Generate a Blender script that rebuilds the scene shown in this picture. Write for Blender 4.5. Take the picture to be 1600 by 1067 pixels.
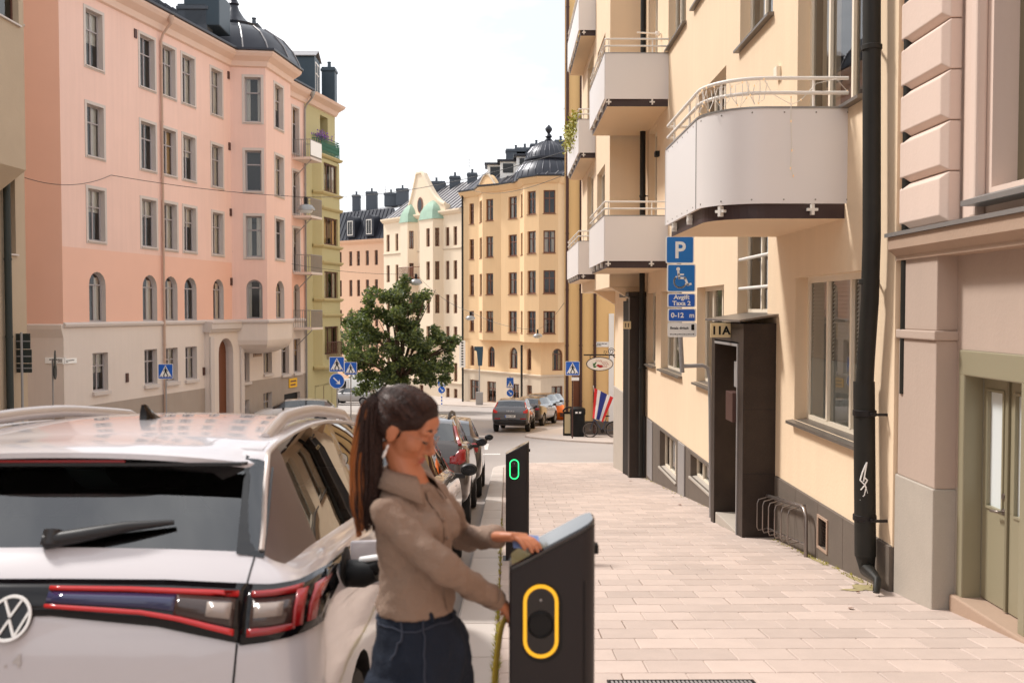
import bpy, bmesh, math, random
from mathutils import Vector, Matrix, noise
from mathutils.bvhtree import BVHTree
random.seed(11)
R = math.radians
V = Vector
sc = bpy.context.scene
for o in list(bpy.data.objects):
    bpy.data.objects.remove(o)
COL = sc.collection

# ------------------------------------------------------------------ camera
F = 1500.0                                   # focal length in pixels of the 1600 px photograph
EYE = V((0, 0, 1.65))
YAW, PITCH = math.atan(10 / F), math.atan(48.5 / F)
cd = bpy.data.cameras.new('camera')
cam = bpy.data.objects.new('camera', cd)
COL.objects.link(cam)
cam.location = EYE
cam.rotation_euler = (math.pi / 2 - PITCH, 0, -YAW)
cd.sensor_width = 36
cd.lens = F / 1600 * 36
cd.clip_end = 2000
cd.dof.use_dof = True
cd.dof.focus_distance = 15
cd.dof.aperture_fstop = 3.6
sc.camera = cam
ROT = cam.rotation_euler.to_matrix()

# ------------------------------------------------------------------ sky, sun, exposure
SUN_EL, SUN_AZ = 50.0, -60.0                 # azimuth from +Y, negative to the left (-X)
w = bpy.data.worlds.new('World')
sc.world = w
w.use_nodes = True
nt = w.node_tree
nt.nodes.clear()
out = nt.nodes.new('ShaderNodeOutputWorld')
bg = nt.nodes.new('ShaderNodeBackground')
sky = nt.nodes.new('ShaderNodeTexSky')
sky.sky_type = 'NISHITA'
sky.sun_disc = False
sky.sun_elevation = R(SUN_EL)
sky.sun_rotation = R(SUN_AZ)
sky.air_density = 1.0
sky.dust_density = 3.0
tc = nt.nodes.new('ShaderNodeTexCoord')
mp = nt.nodes.new('ShaderNodeMapping')
mp.inputs['Scale'].default_value = (1.4, 1.4, 4.5)
no = nt.nodes.new('ShaderNodeTexNoise')
no.inputs['Scale'].default_value = 2.1
no.inputs['Detail'].default_value = 7
no.inputs['Roughness'].default_value = .55
rp = nt.nodes.new('ShaderNodeValToRGB')      # cloud brightness: thin bright overcast with faint greyer streaks
rp.color_ramp.elements[0].position = .40
rp.color_ramp.elements[0].color = (.62, .64, .68, 1)
rp.color_ramp.elements[1].position = .60
rp.color_ramp.elements[1].color = (1, 1, 1, 1)
mul = nt.nodes.new('ShaderNodeVectorMath')
mul.operation = 'SCALE'
mul.inputs[3].default_value = 9.8
mx = nt.nodes.new('ShaderNodeMix')
mx.data_type = 'RGBA'
mx.inputs[0].default_value = .86
L = nt.links.new
L(tc.outputs['Generated'], mp.inputs['Vector'])
L(mp.outputs[0], no.inputs['Vector'])
L(no.outputs['Fac'], rp.inputs[0])
L(rp.outputs[0], mul.inputs[0])
L(sky.outputs[0], mx.inputs[6])
L(mul.outputs[0], mx.inputs[7])
L(mx.outputs[2], bg.inputs[0])
bg.inputs[1].default_value = .085
L(bg.outputs[0], out.inputs[0])

sd = bpy.data.lights.new('sun', 'SUN')
sd.energy = 1.9
sd.angle = R(9)
sd.color = (1, .96, .91)
sun = bpy.data.objects.new('sun', sd)
COL.objects.link(sun)
sdir = V((math.sin(R(SUN_AZ)) * math.cos(R(SUN_EL)), math.cos(R(SUN_AZ)) * math.cos(R(SUN_EL)), math.sin(R(SUN_EL))))
sun.rotation_euler = sdir.to_track_quat('Z', 'Y').to_euler()
sun.location = (-20, 10, 40)
sc.view_settings.view_transform = 'Standard'
sc.view_settings.look = 'None'
sc.view_settings.exposure = 1.0
sc.view_settings.gamma = 1
sc.render.engine = 'CYCLES'
sc.cycles.max_bounces = 8
sc.cycles.transparent_max_bounces = 12

# ------------------------------------------------------------------ pixel helpers (direction only; distance from what is touched)
def ray(px, py):
    return ROT @ V(((px - 800) / F, -(py - 533.5) / F, -1))
def P(px, py, Y):
    d = ray(px, py)
    return EYE + d * (Y / d.y)
def PX(px, py, X):
    d = ray(px, py)
    return EYE + d * (X / d.x)
def slope(Y):
    return .107 if Y < 28.5 else .06
def gz(Y):                                   # pavement height along the street
    if Y < 28.5:
        return -.107 * Y
    if Y < 33.5:                             # soft change of grade
        t = Y - 28.5
        return -3.0495 - .107 * t + (.047 / 10) * t * t
    if Y < 96:
        return -3.467 - .06 * (Y - 33.5)
    return -7.217
KERB = .085
def rz(Y):
    return gz(Y) - KERB

# ------------------------------------------------------------------ scene helpers
OFF = {}
def root(name, label, cat, loc=(0, 0, 0), rotz=0, group=None, local=False):
    o = bpy.data.objects.new(name, None)
    COL.objects.link(o)
    o.location = loc
    o.rotation_euler = (0, 0, rotz)
    o.empty_display_size = .2
    o['label'] = label
    o['category'] = cat
    if group:
        o['group'] = group
    OFF[o.name] = V((0, 0, 0)) if local else V(loc)
    return o
def tag(o, label, cat, group=None):
    o['label'] = label
    o['category'] = cat
    if group:
        o['group'] = group
    return o
def structure(o):
    o['kind'] = 'structure'
    return o
def stuff(o):
    o['kind'] = 'stuff'
    return o

def sharp_shade(me, ang=35):
    me.polygons.foreach_set('use_smooth', [True] * len(me.polygons))
    bm = bmesh.new()
    bm.from_mesh(me)
    lim = R(ang)
    for e in bm.edges:
        if len(e.link_faces) == 2 and e.calc_face_angle(0) > lim:
            e.smooth = False
    bm.to_mesh(me)
    bm.free()

class MB:
    """collects polygons in world (or local) coordinates and links them as one mesh object"""
    def __init__(s):
        s.v, s.f, s.m = [], [], []
    def pt(s, p):
        s.v.append(tuple(p))
        return len(s.v) - 1
    def poly(s, pts, mi=0):
        s.f.append([s.pt(p) for p in pts])
        s.m.append(mi)
    def box(s, x0, x1, y0, y1, z0, z1, mi=0):
        s.fbox(None, x0, x1, y0, y1, z0, z1, mi)
    def fbox(s, fr, u0, u1, n0, n1, z0, z1, mi=0):
        g = fr.pt if fr else (lambda a, b, c: V((a, b, c)))
        i = len(s.v)
        for (a, b, c) in ((u0, n0, z0), (u1, n0, z0), (u1, n1, z0), (u0, n1, z0), (u0, n0, z1), (u1, n0, z1), (u1, n1, z1), (u0, n1, z1)):
            s.v.append(tuple(g(a, b, c)))
        for q in ((0, 3, 2, 1), (4, 5, 6, 7), (0, 1, 5, 4), (1, 2, 6, 5), (2, 3, 7, 6), (3, 0, 4, 7)):
            s.f.append([i + k for k in q])
            s.m.append(mi)
    def obox(s, c, ax, ay, az, mi=0):
        """box from centre and three half-axis vectors"""
        i = len(s.v)
        c, ax, ay, az = V(c), V(ax), V(ay), V(az)
        for (a, b, d) in ((-1, -1, -1), (1, -1, -1), (1, 1, -1), (-1, 1, -1), (-1, -1, 1), (1, -1, 1), (1, 1, 1), (-1, 1, 1)):
            s.v.append(tuple(c + ax * a + ay * b + az * d))
        for q in ((0, 3, 2, 1), (4, 5, 6, 7), (0, 1, 5, 4), (1, 2, 6, 5), (2, 3, 7, 6), (3, 0, 4, 7)):
            s.f.append([i + k for k in q])
            s.m.append(mi)
    def ring_loft(s, rings, mi=0, cap=True, closed=True):
        n = len(rings[0])
        idx = [[s.pt(p) for p in r] for r in rings]
        for a, b in zip(idx[:-1], idx[1:]):
            for k in range(n if closed else n - 1):
                s.f.append([a[k], a[(k + 1) % n], b[(k + 1) % n], b[k]])
                s.m.append(mi)
        if cap and closed:
            s.f.append(idx[0][::-1]); s.m.append(mi)
            s.f.append(idx[-1][:]); s.m.append(mi)
    def tube(s, pts, r, seg=8, mi=0, cap=True, flat=1.0):
        pts = [V(p) for p in pts]
        rs = r if isinstance(r, (list, tuple)) else [r] * len(pts)
        rings, ref = [], None
        for i, p in enumerate(pts):
            t = (pts[min(i + 1, len(pts) - 1)] - pts[max(i - 1, 0)])
            if t.length < 1e-9:
                t = V((0, 0, 1))
            t.normalize()
            if ref is None:
                ref = V((0, 0, 1)) if abs(t.z) < .9 else V((1, 0, 0))
            a = (ref - t * ref.dot(t))
            a = a.normalized() if a.length > 1e-6 else t.orthogonal().normalized()
            b = t.cross(a)
            ref = a
            rings.append([p + (a * math.cos(2 * math.pi * k / seg) * flat + b * math.sin(2 * math.pi * k / seg)) * rs[i] for k in range(seg)])
        s.ring_loft(rings, mi, cap)
    def lathe(s, c, prof, seg=24, mi=0, axis='z', cap=True):
        c = V(c)
        rings = []
        for (r, h) in prof:
            ring = []
            for k in range(seg):
                a = 2 * math.pi * k / seg
                if axis == 'z':
                    q = V((r * math.cos(a), r * math.sin(a), h))
                elif axis == 'x':
                    q = V((h, r * math.cos(a), r * math.sin(a)))
                else:
                    q = V((r * math.sin(a), h, r * math.cos(a)))
                ring.append(c + q)
            rings.append(ring)
        s.ring_loft(rings, mi, cap)
    def prism(s, pts, ext, mi=0, mi_side=None):
        ext = V(ext)
        a = [s.pt(p) for p in pts]
        b = [s.pt(V(p) + ext) for p in pts]
        ms = mi if mi_side is None else mi_side
        s.f.append(a[:]); s.m.append(mi)
        s.f.append(b[::-1]); s.m.append(mi)
        n = len(pts)
        for k in range(n):
            s.f.append([a[k], b[k], b[(k + 1) % n], a[(k + 1) % n]]); s.m.append(ms)
    def ellipsoid(s, c, r, seg=16, rings=10, M=None, mi=0):
        c = V(c)
        rr = []
        for i in range(rings + 1):
            t = math.pi * (i / rings) * .998 + .003
            ring = []
            for k in range(seg):
                a = 2 * math.pi * k / seg
                q = V((r[0] * math.sin(t) * math.cos(a), r[1] * math.sin(t) * math.sin(a), -r[2] * math.cos(t)))
                ring.append(c + (M @ q if M else q))
            rr.append(ring)
        s.ring_loft(rr, mi)
    def xf(s, M):
        s.v = [tuple(M @ V(p)) for p in s.v]
        return s
    def mesh(s, name, off=V((0, 0, 0))):
        me = bpy.data.meshes.new(name)
        me.from_pydata([(p[0] - off.x, p[1] - off.y, p[2] - off.z) for p in s.v], [], s.f)
        me.polygons.foreach_set('material_index', s.m)
        me.update()
        return me
    def build(s, name, mats, parent=None, smooth=None, bevel=0, loc=None, bseg=2, fix=True, off=None):
        if off is None:
            off = OFF.get(parent.name, V((0, 0, 0))) if parent else (V(loc) if loc is not None else V((0, 0, 0)))
        me = s.mesh(name, off)
        if fix:
            bm = bmesh.new()
            bm.from_mesh(me)
            bmesh.ops.recalc_face_normals(bm, faces=bm.faces)
            bm.to_mesh(me)
            bm.free()
        for m in (mats if isinstance(mats, (list, tuple)) else [mats]):
            me.materials.append(M_(m))
        if smooth:
            sharp_shade(me, smooth)
        o = bpy.data.objects.new(name, me)
        COL.objects.link(o)
        if parent:
            o.parent = parent
            OFF[o.name] = off
        elif loc is not None:
            o.location = loc
            OFF[o.name] = V(loc)
        else:
            OFF[o.name] = V((0, 0, 0))
        if bevel:
            b = o.modifiers.new('bevel', 'BEVEL')
            b.width = bevel
            b.segments = bseg
            b.limit_method = 'ANGLE'
            b.angle_limit = R(40)
        return o

def bez(pts, n=12):
    out = []
    P_ = [V(p) for p in pts]
    P_ = [P_[0] * 2 - P_[1]] + P_ + [P_[-1] * 2 - P_[-2]]
    for i in range(1, len(P_) - 2):
        for k in range(n):
            t = k / n
            a, b, c, d = P_[i - 1:i + 3]
            out.append(.5 * ((2 * b) + (c - a) * t + (2 * a - 5 * b + 4 * c - d) * t * t + (3 * b - a - 3 * c + d) * t ** 3))
    out.append(P_[-2])
    return out

def copy_tree(o, parent=None, off=None):
    c = o.copy()
    COL.objects.link(c)
    c.parent = parent
    for ch in o.children:
        copy_tree(ch, c)
    return c

def evaluated(o):
    dg = bpy.context.evaluated_depsgraph_get()
    dg.update()
    return bpy.data.meshes.new_from_object(o.evaluated_get(dg), depsgraph=dg)

def text_polys(txt, size=1.0, bold=0.0):
    """outline text as a mesh in its own XY plane: (verts, faces), centred on x, baseline at 0"""
    c = bpy.data.curves.new('t', 'FONT')
    c.body = txt
    c.size = size
    c.align_x = 'CENTER'
    c.offset = bold
    c.resolution_u = 3
    t = bpy.data.objects.new('t', c)
    COL.objects.link(t)
    me = evaluated(t)
    vs = [v.co.copy() for v in me.vertices]
    fs = [list(p.vertices) for p in me.polygons]
    bpy.data.objects.remove(t)
    bpy.data.meshes.remove(me)
    bpy.data.curves.remove(c)
    return vs, fs
def add_text(mb, txt, org, ux, uz, size, bold=0.0, mi=0, sx=1.0):
    vs, fs = text_polys(txt, size, bold)
    i = len(mb.v)
    ux, uz, org = V(ux), V(uz), V(org)
    for v in vs:
        mb.v.append(tuple(org + ux * (v.x * sx) + uz * v.y))
    for f in fs:
        mb.f.append([i + k for k in f])
        mb.m.append(mi)

# ------------------------------------------------------------------ materials
MATS = {}
def M_(n):
    return n if isinstance(n, bpy.types.Material) else MATS[n]
def newmat(name):
    m = bpy.data.materials.new(name)
    m.use_nodes = True
    MATS[name] = m
    return m, m.node_tree, m.node_tree.nodes['Principled BSDF']
def srgb(r, g, b):
    f = lambda c: ((c / 255 + .055) / 1.055) ** 2.4 if c > 10 else c / 255 / 12.92
    return (f(r), f(g), f(b))
def mat(name, col, rough=.6, metal=0, spec=.5, coat=0, emit=None, var=0.0, vscale=3.0, bump=0.0, bscale=40.0, streak=0.0, stretch=(1, 1, 1), speck=0.0, island=0.0, coord='pos'):
    m, t, b = newmat(name)
    b.inputs['Base Color'].default_value = (*col, 1)
    b.inputs['Roughness'].default_value = rough
    b.inputs['Metallic'].default_value = metal
    b.inputs['Specular IOR Level'].default_value = spec
    b.inputs['Coat Weight'].default_value = coat
    b.inputs['Coat Roughness'].default_value = .03
    if emit:
        b.inputs['Emission Color'].default_value = (*emit[0], 1)
        b.inputs['Emission Strength'].default_value = emit[1]
    N = t.nodes.new
    K = t.links.new
    if var or bump or streak or speck or island:
        if coord == 'pos':
            g = N('ShaderNodeNewGeometry')
            src = g.outputs['Position']
        else:
            g = N('ShaderNodeTexCoord')
            src = g.outputs['Object']
        val = None
        def addv(sock, amt):
            nonlocal val
            a = N('ShaderNodeMath'); a.operation = 'MULTIPLY_ADD'
            K(sock, a.inputs[0]); a.inputs[1].default_value = amt * 2; a.inputs[2].default_value = -amt
            if val is None:
                val = a.outputs[0]
            else:
                s2 = N('ShaderNodeMath'); s2.operation = 'ADD'
                K(val, s2.inputs[0]); K(a.outputs[0], s2.inputs[1]); val = s2.outputs[0]
        if var:
            mpn = N('ShaderNodeMapping'); mpn.inputs['Scale'].default_value = stretch
            K(src, mpn.inputs[0])
            n1 = N('ShaderNodeTexNoise'); n1.inputs['Scale'].default_value = vscale; n1.inputs['Detail'].default_value = 6; n1.inputs['Roughness'].default_value = .62
            K(mpn.outputs[0], n1.inputs['Vector']); addv(n1.outputs['Fac'], var)
        if streak:
            mp2 = N('ShaderNodeMapping'); mp2.inputs['Scale'].default_value = (5, 5, .25)
            K(src, mp2.inputs[0])
            n2 = N('ShaderNodeTexNoise'); n2.inputs['Scale'].default_value = 1.2; n2.inputs['Detail'].default_value = 5
            K(mp2.outputs[0], n2.inputs['Vector']); addv(n2.outputs['Fac'], streak)
        if speck:
            n3 = N('ShaderNodeTexNoise'); n3.inputs['Scale'].default_value = 140; n3.inputs['Detail'].default_value = 2
            K(src, n3.inputs['Vector']); addv(n3.outputs['Fac'], speck)
        if island:
            gi = N('ShaderNodeNewGeometry'); oi = N('ShaderNodeObjectInfo')
            ad = N('ShaderNodeMath'); ad.operation = 'ADD'
            K(gi.outputs['Random Per Island'], ad.inputs[0]); K(oi.outputs['Random'], ad.inputs[1])
            fr = N('ShaderNodeMath'); fr.operation = 'FRACT'; K(ad.outputs[0], fr.inputs[0])
            addv(fr.outputs[0], island)
        if val is not None:
            one = N('ShaderNodeMath'); one.operation = 'ADD'; one.inputs[1].default_value = 1; K(val, one.inputs[0])
            sc_ = N('ShaderNodeVectorMath'); sc_.operation = 'SCALE'; sc_.inputs[0].default_value = col
            K(one.outputs[0], sc_.inputs[3]); K(sc_.outputs[0], b.inputs['Base Color'])
        if bump:
            n4 = N('ShaderNodeTexNoise'); n4.inputs['Scale'].default_value = bscale; n4.inputs['Detail'].default_value = 5
            K(src, n4.inputs['Vector'])
            bp = N('ShaderNodeBump'); bp.inputs['Strength'].default_value = bump; bp.inputs['Distance'].default_value = .02
            K(n4.outputs['Fac'], bp.inputs['Height']); K(bp.outputs[0], b.inputs['Normal'])
    return m
def glassmat(name, tint, refl_ior=1.5, rough=.0):
    """thin window glass: clear with a Fresnel reflection"""
    m = bpy.data.materials.new(name)
    m.use_nodes = True
    MATS[name] = m
    t = m.node_tree
    t.nodes.clear()
    o = t.nodes.new('ShaderNodeOutputMaterial')
    tr = t.nodes.new('ShaderNodeBsdfTransparent'); tr.inputs[0].default_value = (*tint, 1)
    gl = t.nodes.new('ShaderNodeBsdfGlossy'); gl.inputs['Roughness'].default_value = rough; gl.inputs[0].default_value = (1, 1, 1, 1)
    fr = t.nodes.new('ShaderNodeFresnel'); fr.inputs[0].default_value = refl_ior
    mxs = t.nodes.new('ShaderNodeMixShader')
    t.links.new(fr.outputs[0], mxs.inputs[0]); t.links.new(tr.outputs[0], mxs.inputs[1]); t.links.new(gl.outputs[0], mxs.inputs[2])
    t.links.new(mxs.outputs[0], o.inputs[0])
    return m

# walls
mat('pink', srgb(234, 198, 184), .9, var=.09, vscale=.3, streak=.06, bump=.12, bscale=25)
mat('pink_deep', srgb(234, 187, 166), .9, var=.05, vscale=.5, bump=.12, bscale=25)
mat('pink_ground', srgb(218, 205, 195), .9, var=.07, vscale=.5, streak=.04, bump=.12, bscale=25)
mat('pink_plinth', srgb(164, 150, 138), .9, var=.12, vscale=1.2, streak=.05, bump=.2, bscale=20)
mat('trim_grey', srgb(204, 193, 186), .8, var=.05, vscale=1)
mat('frame_grey', srgb(168, 160, 160), .55)
mat('green_wall', srgb(186, 177, 134), .9, var=.08, vscale=.4, streak=.04, bump=.1)
mat('green_trim', srgb(186, 172, 126), .85, var=.06, vscale=.8)
mat('brown_frame', srgb(92, 58, 46), .5)
mat('rust_frame', srgb(120, 74, 52), .5)
mat('yellow_far', srgb(230, 194, 150), .9, var=.07, vscale=.25, streak=.05, bump=.1)
mat('yellow_base', srgb(206, 188, 166), .9, var=.1, vscale=.6, streak=.05, bump=.1)
mat('cream_far', srgb(232, 212, 186), .9, var=.06, vscale=.25, streak=.05)
mat('peach_far', srgb(232, 190, 158), .9, var=.06, vscale=.25, streak=.04)
mat('yellow_corner', srgb(236, 198, 140), .9, var=.05, vscale=.3, streak=.04)
mat('beige_left', srgb(182, 162, 138), .92, var=.1, vscale=.6, bump=.3, bscale=14)
mat('stucco_main', srgb(234, 209, 178), .9, var=.07, vscale=.6, streak=.05, bump=.16, bscale=30)
mat('stucco_soffit', srgb(234, 206, 172), .85, var=.03, vscale=1)
mat('rose_stucco', srgb(220, 197, 183), .9, var=.035, vscale=.8, streak=.03, bump=.1, bscale=30)
mat('rose_grey', srgb(182, 162, 148), .9, var=.06, vscale=1.2, streak=.04, bump=.12, bscale=30)
mat('ledge_stone', srgb(172, 146, 126), .85, var=.12, vscale=2.5, bump=.15)
mat('base_granite', srgb(176, 166, 154), .8, var=.12, vscale=3, speck=.12, bump=.15, bscale=60)
mat('plinth_granite', srgb(104, 93, 83), .78, var=.16, vscale=2.2, speck=.3, streak=.06, bump=.2, bscale=80)
mat('portal_granite', srgb(56, 46, 40), .45, spec=.25, var=.3, vscale=5, speck=.5)
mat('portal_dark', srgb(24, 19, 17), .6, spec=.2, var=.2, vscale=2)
mat('joint_dark', srgb(40, 36, 34), .9)
# roofs
mat('roof_dark', srgb(66, 66, 74), .32, metal=.35, var=.2, vscale=.8)
mat('roof_black', srgb(48, 50, 58), .35, metal=.3, var=.15, vscale=.8)
mat('roof_grey', srgb(150, 146, 146), .35, metal=.4, var=.12, vscale=.6)
mat('roof_blue', srgb(52, 66, 76), .45, metal=.2, var=.15, vscale=1)
mat('copper_green', srgb(150, 176, 156), .75, var=.35, vscale=1.5)
mat('chimney', srgb(76, 82, 90), .7, var=.15, vscale=1)
mat('zinc', srgb(150, 148, 146), .4, metal=.5, var=.1, vscale=2)
mat('pipe_pale', srgb(190, 160, 142), .6)
mat('pipe_dark', srgb(38, 36, 32), .55, spec=.3, var=.45, vscale=4)
mat('pipe_brown', srgb(74, 44, 36), .5)
# joinery
mat('white_paint', srgb(232, 226, 218), .4)
mat('window_cream', srgb(240, 227, 206), .45, var=.04, vscale=4)
mat('balcony_panel', srgb(230, 224, 221), .38, var=.02, vscale=1.2)
mat('balcony_beam', srgb(58, 40, 40), .5, var=.15, vscale=5)
mat('sill_metal', srgb(120, 112, 104), .4, metal=.5, var=.12, vscale=5)
mat('door_olive', srgb(148, 140, 116), .42, var=.04, vscale=4)
mat('frame_olive', srgb(128, 120, 98), .42)
mat('interior', srgb(120, 110, 102), .9)
mat('interior_dark', srgb(44, 40, 38), .9)
mat('curtain', srgb(226, 218, 206), .9, var=.08, vscale=6, stretch=(6, 6, .3))
mat('curtain_warm', srgb(206, 168, 112), .9, var=.1, vscale=6, stretch=(6, 6, .3))
mat('blind', srgb(236, 233, 228), .6)
glassmat('glass', (.93, .95, .95), 1.6)
glassmat('glass_car', (.30, .34, .32), 2.1)
glassmat('glass_frost', (.9, .93, .93), 1.5, .3)
mat('frosted_pane', srgb(220, 226, 226), .35)
# ground
mat('asphalt', srgb(166, 157, 151), .9, var=.12, vscale=.3, streak=.05, speck=.16, bump=.25, bscale=120)
mat('slab', srgb(190, 172, 161), .82, var=.13, vscale=1.1, speck=.1, island=.10, streak=.07, bump=.15, bscale=70)
mat('slab_bed', srgb(128, 108, 94), .95, var=.15, vscale=20)
mat('kerb', srgb(198, 188, 180), .8, var=.06, vscale=2, speck=.1, island=.06, bump=.15, bscale=90)
mat('far_paving', srgb(186, 173, 163), .85, var=.06, vscale=.6, speck=.08)
mat('road_paint', srgb(232, 226, 220), .7, var=.08, vscale=4)
mat('weed', srgb(150, 140, 46), .8, var=.3, vscale=30)
mat('moss', srgb(164, 150, 108), .95, var=.3, vscale=14)
mat('earth', srgb(120, 104, 84), .95)
# things
mat('metal_grey', srgb(158, 154, 152), .5, metal=.25, var=.08, vscale=6)
mat('steel', srgb(150, 140, 134), .32, metal=.9)
mat('sign_blue', srgb(16, 116, 196), .4)
mat('sign_blue_deep', srgb(24, 96, 196), .4)
mat('sign_white', srgb(244, 243, 240), .45)
mat('sign_cream', srgb(234, 212, 166), .5)
mat('sign_yellow', srgb(240, 186, 20), .5)
mat('black', srgb(16, 15, 15), .55, spec=.3)
mat('black_gloss', srgb(16, 15, 17), .12)
mat('black_rubber', srgb(24, 23, 23), .8)
mat('sign_back', srgb(40, 46, 42), .6)
mat('sign_green', srgb(40, 120, 60), .5)
mat('sign_red', srgb(170, 30, 40), .5)
mat('orange', srgb(240, 120, 26), .6, var=.1, vscale=2)
mat('iron', srgb(36, 32, 32), .5, metal=.4)
mat('wood_brown', srgb(110, 62, 34), .55, var=.15, vscale=5, stretch=(1, 1, .1))
mat('flag_red', srgb(214, 44, 44), .8)
mat('flag_white', srgb(238, 234, 232), .8)
mat('flag_blue', srgb(40, 52, 130), .8)
mat('bark', srgb(84, 66, 54), .95, var=.3, vscale=4, bump=.5, bscale=15)
mat('charger', srgb(38, 33, 34), .45, spec=.3, var=.05, vscale=8)
mat('charger_top', srgb(30, 28, 30), .06, coat=.5)
mat('ring_yellow', srgb(206, 150, 30), .4, emit=(srgb(240, 176, 30), .42))
mat('ring_green', srgb(40, 200, 110), .4, emit=(srgb(40, 230, 120), 1.3))
mat('cable_yellow', srgb(156, 130, 34), .5)
mat('lampglow', srgb(240, 200, 150), .5, emit=((1, .72, .4), .15))

class Fr:
    """a vertical wall plane from plan point a to b, outward normal towards the camera"""
    def __init__(s, a, b, eye=(0, 0)):
        s.o = V((a[0], a[1], 0))
        d = V((b[0] - a[0], b[1] - a[1], 0))
        s.len = d.length
        s.u = d.normalized()
        n = V((s.u.y, -s.u.x, 0))
        if n.dot(V((eye[0], eye[1], 0)) - s.o) < 0:
            n = -n
        s.n = n
    def pt(s, u, n, z):
        return s.o + s.u * u + s.n * n + V((0, 0, z))
    def px(s, px, py):
        """(u, z) where the ray through a pixel meets the wall"""
        d = ray(px, py)
        t = (s.o - EYE).dot(s.n) / d.dot(s.n)
        q = EYE + d * t
        return (q - s.o).dot(s.u), q.z

def arch_pts(u0, u1, z1, rise, n=8):
    """arch outline from left spring to right spring"""
    c, hw = (u0 + u1) / 2, (u1 - u0) / 2
    return [(c - hw * math.cos(math.pi * k / n), z1 - rise + rise * math.sin(math.pi * k / n)) for k in range(n + 1)]

def wall(mb, fr, u0, u1, z0, z1, ops=(), bands=None, mi=0, reveal=.12, mi_rev=None):
    """wall face with openings; ops = (u0,u1,z0,z1,rise); bands = [(z_top, mi), ...] from below"""
    ops = [tuple(o) + (0,) * (5 - len(o)) for o in ops]
    us, zs = {u0, u1}, {z0, z1}
    for o in ops:
        us |= {min(max(o[0], u0), u1), min(max(o[1], u0), u1)}
        zs |= {min(max(o[2], z0), z1), min(max(o[3], z0), z1)}
    if bands:
        for b in bands:
            if z0 < b[0] < z1:
                zs.add(b[0])
    us, zs = sorted(us), sorted(zs)
    def band(z):
        if not bands:
            return mi
        for zt, m in bands:
            if z < zt:
                return m
        return bands[-1][1]
    for a, b in zip(us[:-1], us[1:]):
        if b - a < 1e-4:
            continue
        for c, d in zip(zs[:-1], zs[1:]):
            if d - c < 1e-4:
                continue
            uc, zc = (a + b) / 2, (c + d) / 2
            if any(o[0] < uc < o[1] and o[2] < zc < o[3] for o in ops):
                continue
            mb.poly([fr.pt(a, 0, c), fr.pt(b, 0, c), fr.pt(b, 0, d), fr.pt(a, 0, d)], band(zc))
    for o in ops:
        a, b, c, d, rise = o
        mr = band((c + d) / 2) if mi_rev is None else mi_rev
        if rise:
            ap = arch_pts(a, b, d, rise)
            ring = [(a, c)] + ap + [(b, c)]
            half = len(ap) // 2
            mm = band(d - rise / 2)
            for k in range(half):
                mb.poly([fr.pt(a, 0, d), fr.pt(*[ap[k][0], 0, ap[k][1]]), fr.pt(ap[k + 1][0], 0, ap[k + 1][1])], mm)
                j = len(ap) - 1 - k
                mb.poly([fr.pt(b, 0, d), fr.pt(ap[j - 1][0], 0, ap[j - 1][1]), fr.pt(ap[j][0], 0, ap[j][1])], mm)
        else:
            ring = [(a, c), (a, d), (b, d), (b, c)]
        n = len(ring)
        for k in range(n):
            p, q = ring[k], ring[(k + 1) % n]
            mb.poly([fr.pt(p[0], 0, p[1]), fr.pt(q[0], 0, q[1]), fr.pt(q[0], -reveal, q[1]), fr.pt(p[0], -reveal, p[1])], mr)

def moulding(mb, pts, prof, mi=0, closed=False, eye=(0, 0), cap=True):
    """sweep a profile [(n, z), ...] along a plan polyline; n is outward (towards eye)"""
    pts = [V((p[0], p[1], 0)) for p in pts]
    ns = []
    for a, b in zip(pts[:-1], pts[1:]):
        d = (b - a).normalized()
        ns.append(V((d.y, -d.x, 0)))
    mid = sum(pts, V((0, 0, 0))) / len(pts)
    if sum(n.dot(V((eye[0], eye[1], 0)) - mid) for n in ns) < 0:
        ns = [-n for n in ns]
    rings = []
    for i, p in enumerate(pts):
        if i == 0:
            m = ns[0]
        elif i == len(pts) - 1:
            m = ns[-1]
        else:
            m = (ns[i - 1] + ns[i])
            m = m / max(.25, (1 + ns[i - 1].dot(ns[i])))
        rings.append([p + m * n + V((0, 0, z)) for (n, z) in prof])
    mb.ring_loft(rings, mi, cap=cap, closed=True)

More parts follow.
